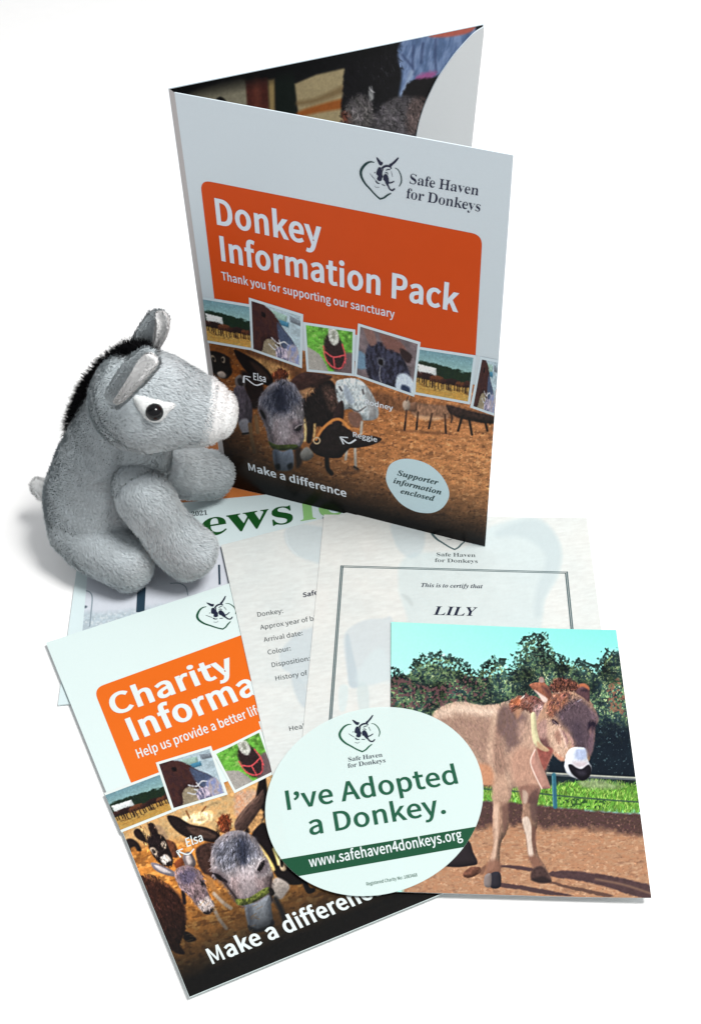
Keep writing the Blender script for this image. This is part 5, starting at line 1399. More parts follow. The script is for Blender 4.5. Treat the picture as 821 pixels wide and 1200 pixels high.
    # far legs first
    c.blob(T(l2, [(333, 60), (400, 60), (396, 110), (388, 150), (393, 200), (384, 240), (395, 310), (420, 350), (442, 402), (405, 408), (372, 396), (378, 360), (358, 310), (350, 240), (336, 190), (340, 140)]),
           (152, 120, 102), soft=1.4, rag=0.7, rs=3, tex=0.2, ts=(1.5, 5), seed=31, vol=0.4)
    c.blob(T(l2, [(340, 180), (360, 176), (372, 215), (372, 260), (378, 310), (362, 312), (354, 250), (342, 205)]), (226, 208, 194), soft=2, alpha=0.85, tex=0.12, ts=(1.3, 4))
    c.blob(T(l2, [(372, 110), (390, 95), (390, 180), (378, 190), (366, 150)]), (96, 72, 70), soft=3, alpha=0.7)
    c.blob(T(l2, [(372, 220), (388, 215), (386, 300), (378, 290)]), (120, 84, 74), soft=2, alpha=0.6)
    c.blob(T(l2, [(362, 318), (392, 318), (412, 350), (384, 362)]), (134, 92, 76), soft=5, alpha=0.7)
    c.blob(T(l2, [(376, 362), (412, 352), (442, 403), (405, 410), (370, 396)]), (74, 56, 54), soft=2.5, tex=0.2)
    c.blob(T(l2, [(376, 396), (410, 386), (441, 404), (405, 411), (372, 400)]), (42, 34, 36), soft=3, alpha=0.8)
    c.blob(T(l2, [(235, 20), (296, 50), (287, 110), (290, 190), (280, 236), (262, 272), (259, 330), (260, 372), (214, 378), (222, 330), (236, 270), (232, 200), (238, 110)]),
           (168, 134, 114), soft=1.4, rag=0.7, rs=3, tex=0.22, ts=(1.5, 5), seed=32, vol=0.4)
    c.blob(T(l2, [(236, 70), (256, 60), (254, 190), (252, 260), (240, 330), (230, 330), (242, 250), (238, 190)]), (222, 190, 168), soft=3, alpha=0.8, tex=0.12, ts=(1.3, 4))
    c.blob(T(l2, [(266, 90), (288, 80), (288, 190), (274, 230), (268, 170)]), (116, 84, 76), soft=3.5, alpha=0.75)
    c.blob(T(l2, [(216, 335), (258, 332), (260, 380), (208, 386)]), (136, 94, 78), soft=5, alpha=0.7)
    c.blob(T(l2, [(226, 378), (260, 374), (261, 424), (226, 426)]), (46, 44, 52), soft=1.0)
    c.blob(T(l2, [(206, 384), (228, 378), (226, 424), (204, 420)]), (134, 122, 120), soft=1.2)
    # body
    body_p = T(l1, [(20, 246), (28, 210), (58, 184), (110, 163), (160, 158), (215, 172), (275, 173), (340, 160), (380, 142), (440, 134), (492, 160), (530, 230), (546, 330), (548, 390),
                    (520, 440), (498, 500), (492, 545), (440, 580), (410, 560), (396, 530), (372, 540), (358, 590), (288, 590), (284, 522), (240, 520), (200, 470), (140, 330), (60, 260)])
    c.blob(body_p, (190, 160, 140), soft=1.3, rag=0.9, rs=2.5, tex=0.16, ts=(6, 1.6), ang=1.0, seed=33)
    c.blob(T(l1, [(28, 226), (60, 190), (115, 170), (165, 165), (230, 180), (300, 182), (290, 220), (200, 214), (120, 206), (60, 232)]), (232, 206, 186), soft=8, rag=2, rs=4, alpha=0.95, tex=0.1, ts=(6, 1.5), ang=0.9)
    c.blob(T(l1, [(40, 230), (120, 212), (210, 220), (296, 230), (280, 300), (270, 380), (250, 430), (190, 360), (120, 290)]), (172, 138, 120), soft=10, rag=3, rs=5, alpha=0.7, tex=0.25, ts=(6, 1.5), ang=1.0, col2=(138, 108, 98), seed=35)
    c.hair(body_p, 3800, 5.0, 1.15, var=0.085, w=0.8, alpha=0.75, seed=66, spread=0.3)
    c.blob(T(l1, [(322, 190), (372, 176), (420, 200), (440, 270), (404, 340), (356, 372), (330, 320), (306, 290)]), (128, 100, 94), soft=9, rag=3, rs=4, alpha=0.85, tex=0.4, ts=(1.6, 5), col2=(96, 76, 78), seed=37)
    c.blob(T(l1, [(276, 300), (304, 260), (330, 330), (352, 420), (340, 480), (296, 470), (262, 420)]), (150, 116, 102), soft=8, rag=3, rs=4, alpha=0.7, tex=0.35, ts=(1.5, 5), ang=-0.2, seed=38)
    c.blob(T(l1, [(262, 400), (272, 300), (290, 210), (304, 230), (292, 330), (288, 430), (300, 480)]), (216, 184, 160), soft=6, rag=1.5, rs=3, alpha=0.65, tex=0.2, ts=(1.4, 5))
    c.blob(T(l1, [(340, 170), (330, 230), (314, 300), (306, 250), (320, 195)]), (96, 76, 74), soft=5, alpha=0.55)
    c.blob(T(l1, [(360, 400), (420, 350), (470, 372), (520, 430), (492, 520), (430, 540), (380, 520)]), (190, 146, 126), soft=10, alpha=0.8, tex=0.12, ts=(1.6, 5))
    c.blob(T(l1, [(400, 250), (450, 260), (470, 350), (430, 352), (402, 320)]), (200, 164, 144), soft=8, alpha=0.7, tex=0.25, ts=(1.4, 4))
    c.blob(T(l1, [(205, 440), (262, 432), (290, 470), (290, 522), (240, 522)]), (202, 142, 108), soft=5, alpha=0.85)
    c.blob(T(l1, [(288, 500), (320, 470), (358, 520), (352, 600), (288, 600)]), (190, 152, 130), soft=6, alpha=0.6, tex=0.15, ts=(1.4, 4))
    c.blob(T(l1, [(404, 530), (486, 524), (488, 560), (450, 600), (412, 590)]), (136, 98, 86), soft=4, alpha=0.8)
    c.blob(T(l1, [(454, 560), (484, 540), (470, 600), (440, 600)]), (84, 62, 60), soft=3, alpha=0.7)
    c.blob(T(l1, [(418, 545), (440, 560), (436, 600), (420, 600)]), (226, 206, 188), soft=2.5, alpha=0.6)
    c.hair(body_p, 2600, 3.6, 1.3, var=0.065, w=0.7, alpha=0.6, seed=67, spread=0.35)
    # neck mane
    c.blob(T(l7, [(-20, 240), (40, 196), (100, 192), (118, 150), (140, 190), (200, 196), (262, 228), (296, 262), (250, 330), (172, 344), (116, 300), (40, 310), (-10, 330)]), (148, 94, 78), soft=1.4, rag=1.8, rs=2.5, tex=0.5, ts=(1.2, 4), ang=0.5, col2=(96, 66, 64), seed=40)
    c.blob(T(l7, [(-10, 240), (40, 200), (100, 210), (70, 260), (10, 270)]), (178, 102, 68), soft=3, rag=1.5, rs=3, alpha=0.8, tex=0.3, ts=(1.2, 3))
    c.blob(T(l7, [(20, 320), (80, 280), (70, 350), (40, 390)]), (220, 160, 120), soft=4, alpha=0.6)
    c.line(T(l7, [(100, 190), (130, 240), (180, 270)]), 1.2, (216, 186, 176), soft=1.2, alpha=0.8)
    c.blob(T(l7, [(180, 270), (260, 260), (300, 300), (290, 420), (230, 420), (200, 340)]), (152, 124, 122), soft=5, rag=1.5, rs=3, tex=0.4, ts=(1.2, 4), seed=41)
    # head
    c.blob(T(l7, [(292, 236), (330, 180), (420, 140), (520, 118), (600, 150), (660, 205), (702, 284), (746, 372), (742, 430), (718, 470), (716, 560), (702, 650), (682, 724), (662, 770),
                  (560, 790), (470, 770), (440, 764), (392, 736), (336, 664), (304, 580), (250, 600), (215, 530), (212, 430), (244, 330)]), (174, 138, 116), soft=1.4, rag=0.9, rs=2.5, tex=0.2, ts=(1.2, 4), ang=0.3, seed=42)
    c.blob(T(l7, [(230, 560), (320, 560), (345, 660), (300, 690), (250, 640)]), (100, 66, 66), soft=5, alpha=0.85)
    c.blob(T(l7, [(218, 440), (300, 400), (310, 540), (260, 570), (222, 530)]), (176, 140, 134), soft=5, alpha=0.8, tex=0.25, ts=(1.2, 4))
    c.blob(T(l7, [(386, 356), (430, 280), (500, 230), (580, 215), (650, 262), (704, 330), (742, 400), (700, 430), (700, 600), (676, 700), (640, 680), (560, 650), (524, 570), (486, 500), (424, 430)]), (92, 76, 84), soft=8, rag=1.5, rs=3, tex=0.2, ts=(1.3, 5), ang=0.1, seed=43)
    c.blob(T(l7, [(520, 430), (600, 420), (640, 560), (630, 640), (560, 640), (528, 560)]), (66, 56, 68), soft=10, alpha=0.55)
    c.blob(T(l7, [(670, 300), (742, 370), (736, 440), (690, 400)]), (112, 92, 104), soft=4, alpha=0.6)
    c.blob(T(l7, [(660, 560), (712, 480), (706, 640), (676, 720), (664, 660)]), (108, 86, 98), soft=3, alpha=0.8)
    c.blob(T(l7, [(312, 250), (352, 186), (440, 150), (506, 170), (470, 250), (400, 320), (340, 380), (306, 330)]), (178, 118, 88), soft=4, rag=2, rs=2.5, tex=0.55, ts=(1.1, 3.2), ang=0.6, col2=(126, 82, 72), seed=44)
    c.specks(T(l7, [(330, 180), (600, 160), (560, 300), (330, 380)]), (52, 40, 52), 1.0, 0.62, 0.7, seed=45, stretch=3.2, ang=1.2)
    c.specks(T(l7, [(340, 170), (520, 150), (470, 260), (340, 340)]), (222, 166, 130), 1.0, 0.68, 0.7, seed=46, stretch=3, ang=1.0)
    c.blob(T(l7, [(312, 400), (350, 420), (400, 452), (448, 492), (500, 590), (480, 680), (440, 750), (396, 728), (340, 640), (310, 560)]), (210, 176, 154), soft=6, rag=1.2, rs=3, tex=0.12, ts=(1.2, 4))
    c.blob(T(l7, [(336, 650), (390, 690), (450, 740), (430, 762), (386, 730)]), (206, 146, 120), soft=3, rag=1.5, rs=2, alpha=0.85)
    c.blob(T(l7, [(366, 530), (396, 488), (414, 510), (426, 570), (408, 610), (386, 580)]), (156, 110, 96), soft=4, alpha=0.7)
    c.line(T(l7, [(440, 500), (470, 560), (480, 600)]), 2.2, (130, 92, 100), soft=2.5, alpha=0.8)
    c.line(T(l7, [(410, 480), (450, 560), (470, 640)]), 1.6, (240, 204, 194), soft=2, alpha=0.7)
    c.line(T(l7, [(480, 520), (520, 580), (525, 630)]), 2.0, (226, 176, 166), soft=2.5, alpha=0.8)
    c.blob(T(l7, [(344, 398), (370, 400), (404, 438), (380, 442), (354, 428)]), (44, 30, 40), soft=1.6)
    c.line(T(l7, [(352, 412), (392, 444), (420, 450)]), 1.0, (236, 206, 200), soft=1.2, alpha=0.6)
    c.blob(T(l7, [(658, 430), (700, 410), (736, 440), (700, 490), (664, 490)]), (34, 28, 42), soft=4)
    c.blob(T(l7, [(668, 490), (696, 460), (690, 500), (680, 540)]), (150, 112, 110), soft=3, alpha=0.6)
    c.hair(T(l7, [(300, 240), (420, 150), (600, 150), (700, 290), (740, 400), (690, 640), (540, 640), (440, 740), (340, 650)]), 1500, 3.2, lambda x, y: np.arctan2(y - l7(520, 180)[1], (x - l7(520, 180)[0]) * 0.5), var=0.15, w=0.8, alpha=0.75, seed=68)
    c.hair(T(l7, [(320, 180), (420, 140), (600, 150), (560, 280), (430, 330), (330, 380)]), 420, 3.6, 1.9, var=0.3, w=0.9, alpha=0.8, seed=69, spread=0.7)
    c.hair(T(l7, [(0, 220), (110, 195), (260, 235), (250, 330), (110, 310), (10, 330)]), 420, 4.5, 2.2, var=0.3, w=0.9, alpha=0.85, seed=70, spread=0.5)
    # white muzzle and nose
    c.blob(T(l7, [(470, 700), (508, 652), (570, 643), (632, 655), (646, 720), (668, 780), (690, 830), (660, 900), (600, 925), (540, 910), (480, 876), (452, 810), (458, 760)]), (232, 238, 246), soft=1.6, rag=0.4, rs=2)
    c.blob(T(l7, [(552, 664), (634, 660), (648, 730), (600, 760), (550, 740)]), (172, 186, 220), soft=4, alpha=0.85)
    c.blob(T(l7, [(520, 770), (640, 770), (640, 812), (560, 822)]), (196, 180, 186), soft=5, alpha=0.7)
    c.blob(T(l7, [(486, 800), (516, 792), (560, 822), (606, 832), (662, 796), (688, 834), (672, 900), (612, 938), (560, 912), (512, 866)]), (26, 24, 32), soft=1.5)
    c.blob(T(l7, [(560, 850), (620, 850), (640, 880), (590, 890)]), (62, 58, 70), soft=4, alpha=0.6)
    # ears and forelock
    c.blob(T(l7, [(148, 96), (182, 78), (230, 72), (236, 38), (256, 26), (276, 46), (282, 78), (322, 122), (344, 190), (300, 246), (262, 240), (230, 182), (172, 132)]), (166, 104, 82), soft=1.2, rag=0.5, rs=2, tex=0.25, ts=(1.4, 3))
    c.blob(T(l7, [(236, 40), (256, 26), (276, 48), (270, 74), (238, 72)]), (176, 152, 148), soft=1.5, alpha=0.9)
    c.blob(T(l7, [(190, 140), (240, 170), (304, 216), (292, 250), (262, 240), (226, 186)]), (238, 214, 204), soft=2.0, alpha=0.95)
    c.blob(T(l7, [(260, 110), (320, 130), (336, 190), (300, 180)]), (80, 52, 54), soft=5, alpha=0.8)
    c.blob(T(l7, [(536, 150), (576, 98), (626, 88), (664, 116), (674, 170), (666, 246), (622, 214)]), (104, 74, 80), soft=1.3, tex=0.2, ts=(1.4, 3))
    c.blob(T(l7, [(540, 142), (576, 96), (628, 88), (666, 118), (666, 146), (620, 116), (580, 122)]), (186, 112, 78), soft=2, alpha=0.95)
    c.blob(T(l7, [(600, 140), (650, 136), (656, 160), (610, 160)]), (46, 34, 44), soft=3, alpha=0.8)
    c.blob(T(l7, [(326, 120), (372, 60), (440, 42), (520, 62), (572, 104), (548, 150), (450, 154), (372, 168)]), (112, 68, 54), soft=1.5, rag=2.2, rs=2, tex=0.4, ts=(1.0, 3.4), col2=(70, 44, 44), seed=47)
    c.specks(T(l7, [(330, 70), (560, 60), (560, 140), (360, 150)]), (176, 108, 74), 1.0, 0.64, 0.6, seed=48, stretch=3, ang=1.3)
    c.line(T(l7, [(570, 244), (600, 226)]), 1.0, (200, 190, 210), soft=1.2, alpha=0.7)
    c.hair(T(l7, [(326, 120), (380, 55), (520, 62), (572, 104), (548, 150), (372, 168)]), 420, 4.0, -1.5, var=0.4, w=0.9, alpha=0.9, seed=71, spread=0.7)
    # collar and tag
    c.blob(T(l7, [(216, 640), (300, 640), (352, 660), (330, 740), (276, 850), (244, 770)]), (146, 84, 76), soft=2.5, tex=0.15)
    c.blob(T(l7, [(162, 350), (194, 338), (208, 420), (216, 500), (250, 604), (316, 664), (282, 676), (216, 640), (176, 580), (162, 450)]), (222, 214, 172), soft=1.3)
    c.blob(T(l7, [(216, 590), (260, 620), (320, 668), (280, 676), (220, 644)]), (190, 150, 120), soft=2.5, alpha=0.8)
    c.blob(T(l7, [(198, 656), (168, 720), (158, 790), (200, 900), (256, 1006), (336, 1002), (300, 900), (262, 810), (226, 730)]), (188, 142, 128), soft=1.2, smooth=False)
    c.line(T(l7, [(196, 664), (164, 730), (160, 792), (204, 900), (256, 1004)]), 1.5, (238, 212, 200), soft=1.0, alpha=0.9)
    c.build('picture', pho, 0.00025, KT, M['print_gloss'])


paint_photo()


# ------------------------------------------------------------------ the little pictures of the strip (painted in their own frame, 100 x 80)
def art_herd(c):
    c.tone[:] = np.array([112, 150, 162.]) + (np.clip(c.Y / 30, 0, 1)[..., None]) * np.array([34, 34, 20.])
    c.blob([(-5, 24), (20, 20), (45, 22), (70, 26), (105, 30), (105, 55), (-5, 55)], (34, 54, 36), soft=2, rag=4, rs=7, tex=0.5, ts=(4, 4), col2=(20, 34, 26))
    c.blob([(-5, 52), (105, 48), (105, 90), (-5, 90)], (206, 168, 92), soft=3, tex=0.25, ts=(9, 2.5), col2=(176, 134, 66), smooth=False)
    c.blob([(2, 26), (36, 29), (38, 46), (3, 45)], (226, 232, 232), soft=1.5, smooth=False)
    for k, (x, y, w, h) in enumerate([(8, 46, 9, 7), (22, 48, 11, 8), (38, 50, 12, 8), (54, 52, 9, 6), (68, 50, 12, 7), (84, 52, 10, 6), (97, 50, 8, 8)]):
        c.blob([(x - w, y - h * .5), (x - w * .3, y - h), (x + w, y - h * .7), (x + w, y + h * .4), (x, y + h * .6), (x - w, y + h * .5)], ((58, 34, 30), (40, 26, 26), (92, 54, 36))[k % 3], soft=2, rag=1.5, rs=3)
        for dx in (-.7, -.3, .3, .8):
            c.line([(x + dx * w, y), (x + dx * w + 1, y + h * 2.0)], 1.8, (38, 26, 26), soft=1.2)
    c.specks([(0, 62), (100, 60), (100, 68), (0, 72)], (90, 62, 34), 3, 0.6, 0.6, stretch=3)


def art_horse(c):
    c.fill((176, 196, 206)); c.tone *= 1 + (c.noise(12, 9, seed=3)[..., None] - 0.5) * 0.3
    c.blob([(40, 4), (72, 6), (72, 22), (42, 18)], (150, 180, 170), soft=2, smooth=False)
    c.blob([(55, 16), (76, 16), (76, 24), (58, 24)], (70, 130, 160), soft=2, smooth=False)
    c.blob([(78, 4), (102, 8), (102, 16), (78, 14)], (120, 130, 140), soft=2, smooth=False)
    c.blob([(-5, 55), (45, 50), (60, 90), (-5, 90)], (146, 134, 112), soft=6, tex=0.25, ts=(5, 3))
    c.blob([(-5, -5), (30, 2), (48, 12), (66, 30), (82, 42), (92, 56), (84, 66), (68, 66), (50, 58), (38, 52), (24, 60), (18, 78), (-5, 84)], (78, 46, 42), soft=2, tex=0.3, ts=(5, 8), col2=(52, 32, 34))
    c.blob([(52, 22), (68, 32), (84, 44), (92, 56), (82, 66), (66, 62), (56, 50)], (72, 84, 110), soft=4, tex=0.2)
    c.blob([(20, 12), (28, 14), (27, 20), (20, 19)], (20, 16, 20), soft=2)
    for p in ([(40, 50), (54, 56), (66, 50), (78, 54)], [(48, 60), (60, 66), (74, 60)], [(56, 50), (60, 62)], [(34, 62), (46, 68), (58, 64)]):
        c.line(p, 2.2, (214, 216, 222), soft=1.5)
    c.blob([(50, 64), (76, 62), (86, 82), (54, 86)], (110, 112, 146), soft=3, rag=3, rs=5, tex=0.5, ts=(3, 6), col2=(190, 176, 190))
    c.blob([(72, 56), (94, 52), (98, 84), (80, 86)], (196, 184, 190), soft=4, tex=0.3, ts=(4, 8), col2=(120, 130, 170))


def art_green(c):
    c.fill((98, 164, 62)); c.tone *= 1 + (c.noise(9, 7, seed=5, octv=3)[..., None] - 0.5) * 0.9
    c.specks(None, (160, 204, 110), 5, 0.66, 0.7, seed=8)
    c.blob([(-5, 42), (14, 44), (32, 56), (46, 90), (-5, 90)], (168, 164, 158), soft=2)
    c.blob([(70, 50), (104, 42), (104, 90), (60, 90)], (104, 88, 90), soft=5)
    c.blob([(38, 24), (50, 8), (66, 8), (78, 26), (84, 56), (74, 74), (52, 74), (40, 54)], (44, 32, 34), soft=5, tex=0.3)
    c.blob([(48, 2), (58, -2), (68, 4), (70, 22), (60, 30), (50, 22)], (206, 208, 200), soft=3, tex=0.3)
    c.blob([(56, 4), (62, 4), (62, 18), (56, 16)], (120, 124, 110), soft=3, alpha=0.7)
    for p in ([(36, 34), (40, 56), (54, 70), (74, 72), (84, 56)], [(40, 44), (58, 52), (82, 46)], [(78, 26), (84, 44), (84, 60)], [(58, 52), (60, 70)]):
        c.line(p, 2.8, (226, 86, 92), soft=1.8)


def art_dark(c):
    c.fill((112, 100, 104)); c.tone *= 1 + (c.noise(10, 8, seed=6)[..., None] - 0.5) * 0.5
    c.blob([(-4, 40), (14, 44), (16, 64), (-4, 68)], (110, 140, 165), soft=4)
    c.blob([(16, 24), (40, 14), (66, 20), (84, 36), (96, 60), (100, 84), (60, 86), (28, 84), (14, 60)], (32, 32, 46), soft=3, tex=0.35, ts=(4, 7), col2=(54, 56, 74))
    c.blob([(4, -4), (22, 0), (30, 18), (18, 24)], (128, 98, 92), soft=3)
    c.blob([(34, 2), (70, 4), (80, 18), (50, 22)], (120, 84, 78), soft=4, rag=3, rs=5)
    c.blob([(72, 14), (92, 20), (88, 34), (74, 26)], (46, 34, 36), soft=3)
    c.blob([(34, 42), (42, 38), (47, 46), (42, 54), (35, 50)], (110, 112, 122), soft=4, alpha=0.8); c.blob([(36, 43), (43, 42), (44, 50), (37, 50)], (10, 10, 14), soft=2)
    c.line([(40, 55), (40, 68), (44, 80)], 1.6, (150, 150, 160), soft=1.5)
    c.blob([(70, 62), (82, 52), (96, 56), (104, 70), (104, 90), (74, 90)], (204, 216, 232), soft=4)
    c.blob([(80, 72), (94, 72), (96, 86), (82, 88)], (40, 52, 80), soft=4)


ARTS = [art_herd, art_horse, art_green, art_dark, art_herd, art_horse]


def inset(sh, quad, art, parent, k, mat_card, off, border=3.0, cut=None, side=(1, 1, 1, 1)):
    """white-bordered little picture: card piece plus its image; quad px TL TR BR BL"""
    q = quad_uv(sh, quad)
    o = poly_mesh('inset_photo', sh, [list(q)], off, parent, mat_card)
    p = np.array(quad, float)
    w = (np.linalg.norm(p[1] - p[0]) + np.linalg.norm(p[2] - p[3])) / 2; h = (np.linalg.norm(p[3] - p[0]) + np.linalg.norm(p[2] - p[1])) / 2
    l, r = border * side[3] / w, 1 - border * side[1] / w
    t, b = border * side[0] / h, 1 - border * side[2] / h
    B = lambda s, v: (1 - v) * ((1 - s) * q[0] + s * q[1]) + v * ((1 - s) * q[3] + s * q[2])
    c = Picture(sh, [B(l, t), B(r, t), B(r, b), B(l, b)], 2.0, own=(100, 80))
    art(c)
    c.hair([(-6, -6), (106, -6), (106, 86), (-6, 86)], 2200, 3.5, 0.4, var=0.10, w=0.9, alpha=0.55, seed=77, spread=0.7)
    c.grit, c.crisp = 0.5, 0.15
    c.build('image', o, off + 0.00004, k, M['print_satin'])
    return o


I_cardf = ink('inset_border_folder', (200, 214, 222), k=KF)
I_cardc = ink('inset_border_leaflet', (232, 242, 240), k=KT)
FI = [([(237.6, 347.5), (296, 357), (299, 411), (243.6, 401.5)], 0, (1, 0, 1, 0), 0.00014), ([(355.2, 377), (416.4, 386), (415, 440.5), (359.4, 435)], 2, (1, 1, 1, 1), 0.00016),
      ([(485.7, 405.3), (557.9, 416.3), (550.5, 473.8), (484, 461.6)], 4, (1, 1, 1, 1), 0.00014), ([(562.7, 417.5), (583.2, 421.5), (578.6, 487), (550.5, 477.2)], 5, (1, 0, 1, 1), 0.00014),
      ([(291.7, 348.3), (355.4, 368), (354, 431.3), (294.6, 410.4)], 1, (1, 1, 1, 1), 0.00021), ([(419.5, 378.5), (492.6, 400.5), (485.3, 464.6), (415.1, 440.2)], 3, (1, 1, 1, 1), 0.00021)]
for q, a, sd, of in FI:
    inset(S_fr, q, ARTS[a], fold_, KF, I_cardf, of + 0.0001, side=sd)
CI = [([(122.4, 929.5), (190, 904), (207, 950), (142.5, 975.8)], 0, (1, 0, 1, 0), 0.00014), ([(249.2, 882.7), (305.4, 854.6), (323, 906), (274.8, 929.8)], 2, (1, 1, 1, 1), 0.00016),
      ([(182.7, 894), (247.4, 874.3), (267, 931.3), (201.9, 951)], 1, (1, 1, 1, 1), 0.00021), ([(303, 846), (370, 816), (392, 876), (322, 903)], 3, (1, 1, 1, 1), 0.00014)]
for q, a, sd, of in CI:
    inset(S_char, q, ARTS[a], charity, KT, I_cardc, of + 0.0001, side=sd)


# ------------------------------------------------------------------ big picture on the charity leaflet
def paint_charity():
    v0 = S_char.uv(140, 962)[1]
    u0, u1 = char_quad[0][0] * 1.0, char_quad[1][0]
    L = lambda v: char_quad[0] + (char_quad[3] - char_quad[0]) * ((v - char_quad[0][1]) / (char_quad[3][1] - char_quad[0][1]))
    tl = L(v0) + (0.0002, 0); bl = L(char_quad[3][1] + 0.0003) + (0.0002, 0)
    w = (0.2146, 0)
    c = Picture(S_char, [tl, tl + w, bl + w, bl], 1.5)
    b5, b6 = crop(130, 940, 220 / 821), crop(270, 900, 210 / 821)
    sand = np.array([196, 126, 58.])
    c.tone[:] = sand
    n = c.noise(9, 6, 0.3, 3, 3)[..., None]; c.tone *= 1 + (n - 0.5) * 0.5
    c.specks(None, (228, 168, 92), 5, 0.62, 0.6, seed=4, stretch=2, ang=-0.3)
    c.specks(None, (140, 84, 40), 4, 0.64, 0.6, seed=5, stretch=2, ang=-0.3)
    c.blob(T(b5, [(40, 130), (300, 10), (560, -80), (900, -200), (860, 20), (560, 120), (300, 170), (100, 190)]), (206, 172, 122), soft=14, rag=4, rs=8, tex=0.3, ts=(7, 5), col2=(180, 140, 92))
    # far animals
    c.blob(T(b5, [(310, 70), (360, 50), (420, 40), (450, 60), (420, 90), (340, 95)]), (226, 196, 150), soft=4, rag=2, tex=0.3)
    c.blob(T(b5, [(66, 170), (90, 160), (120, 180), (134, 212), (116, 214), (104, 196), (86, 204), (88, 228), (80, 226)]), (48, 36, 34), soft=2)
    c.line(T(b5, [(400, 40), (415, 20)]), 2, (150, 100, 60)); c.line(T(b5, [(345, 70), (330, 40)]), 2, (150, 100, 60))
    # dark donkey with pale eye rings
    for e in ([(100, 130), (116, 116), (136, 130), (160, 176), (140, 172), (112, 156)], [(162, 98), (182, 92), (204, 118), (206, 160), (184, 150), (168, 124)]):
        c.blob(T(b5, e), (46, 32, 32), soft=1.6)
    c.blob(T(b5, [(190, 100), (225, 110), (250, 160), (226, 165), (204, 130)]), (158, 130, 104), soft=3, alpha=0.8)
    c.blob(T(b5, [(235, 165), (280, 180), (294, 240), (262, 236), (246, 200)]), (112, 66, 46), soft=2, tex=0.25)
    c.blob(T(b5, [(158, 152), (200, 140), (232, 152), (252, 196), (272, 254), (252, 280), (216, 268), (180, 226)]), (38, 28, 30), soft=1.6, tex=0.3)
    c.blob(T(b5, [(168, 204), (186, 198), (202, 214), (198, 234), (186, 226)]), (206, 186, 164), soft=1.6, alpha=0.9); c.blob(T(b5, [(180, 206), (194, 212), (194, 224), (184, 220)]), (30, 22, 24), soft=1.4)
    c.blob(T(b5, [(218, 180), (232, 170), (242, 184), (240, 204), (228, 198)]), (206, 186, 164), soft=1.6, alpha=0.9); c.blob(T(b5, [(224, 182), (234, 178), (236, 194), (228, 194)]), (30, 22, 24), soft=1.4)
    c.blob(T(b5, [(216, 244), (240, 228), (264, 250), (262, 272), (228, 268)]), (204, 192, 182), soft=2.2)
    c.blob(T(b5, [(240, 268), (266, 258), (268, 276), (250, 280)]), (44, 34, 36), soft=1.5)
    # brown back at the left edge
    c.blob(T(b5, [(120, 340), (150, 318), (190, 322), (262, 372), (312, 432), (328, 500), (322, 572), (302, 622), (322, 664), (270, 650), (200, 560), (150, 460)]), (78, 44, 34), soft=2, rag=1, tex=0.35, ts=(3, 8), ang=-0.6, col2=(52, 30, 26))
    c.line(T(b5, [(150, 320), (262, 372), (316, 436), (328, 510)]), 2.6, (132, 82, 52), soft=2.5, alpha=0.7)
    c.blob(T(b5, [(322, 566), (350, 576), (374, 602), (340, 612), (318, 596)]), (34, 28, 28), soft=2)
    # brown donkey behind
    c.blob(T(b5, [(376, 200), (440, 176), (470, 220), (466, 330), (430, 330), (396, 300), (376, 250)]), (74, 50, 44), soft=2.5, tex=0.3)
    c.blob(T(b5, [(410, 320), (440, 330), (470, 390), (520, 450), (510, 470), (480, 430), (430, 370)]), (176, 120, 66), soft=2.5)
    # grey young donkey
    c.line(T(b5, [(316, 390), (322, 440)]), 4.2, (40, 30, 34), soft=2)
    c.blob(T(b5, [(176, 266), (214, 272), (282, 308), (274, 326), (220, 312), (188, 292)]), (128, 118, 126), soft=1.4)
    c.blob(T(b5, [(190, 276), (224, 284), (266, 312), (220, 304)]), (190, 180, 180), soft=1.6)
    c.blob(T(b5, [(314, 236), (344, 218), (372, 262), (356, 292), (326, 282)]), (116, 104, 106), soft=1.6)
    c.blob(T(b5, [(328, 240), (346, 234), (358, 264), (340, 274)]), (176, 166, 164), soft=2)
    c.blob(T(b5, [(276, 270), (306, 244), (320, 276), (296, 296)]), (144, 74, 42), soft=2, rag=1.2, rs=2)
    c.blob(T(b5, [(278, 304), (330, 276), (388, 300), (412, 350), (430, 408), (452, 458), (424, 490), (384, 462), (342, 410), (300, 372)]), (140, 118, 122), soft=1.5, tex=0.25, ts=(1.6, 5), ang=-0.5, seed=6)
    c.blob(T(b5, [(296, 310), (340, 288), (372, 310), (352, 350), (312, 352)]), (98, 90, 116), soft=5, alpha=0.85, tex=0.3)
    c.blob(T(b5, [(378, 440), (424, 412), (452, 458), (424, 490), (394, 474)]), (210, 194, 190), soft=3)
    c.blob(T(b5, [(404, 482), (436, 464), (454, 460), (440, 484), (420, 492)]), (46, 34, 38), soft=1.6)
    c.blob(T(b5, [(390, 340), (404, 344), (402, 362), (394, 360)]), (28, 22, 28), soft=1.5)
    for lg in ([(452, 470), (474, 512), (504, 552)], [(450, 400), (490, 440), (524, 464)]):
        c.line(T(b5, lg), 4.2, (190, 168, 146), soft=2)
    c.hair(T(b5, [(278, 304), (330, 276), (400, 310), (450, 455), (400, 470), (300, 372)]), 700, 4.0, 1.1, var=0.2, w=0.8, alpha=0.75, seed=82)
    c.hair(T(b5, [(130, 330), (200, 325), (310, 432), (322, 572), (250, 640), (170, 480)]), 800, 4.5, 1.2, var=0.3, w=0.8, alpha=0.75, seed=83)
    c.hair(T(b5, [(120, 110), (200, 100), (270, 254), (240, 280), (170, 220)]), 300, 3.5, 1.2, var=0.35, w=0.8, alpha=0.75, seed=84)
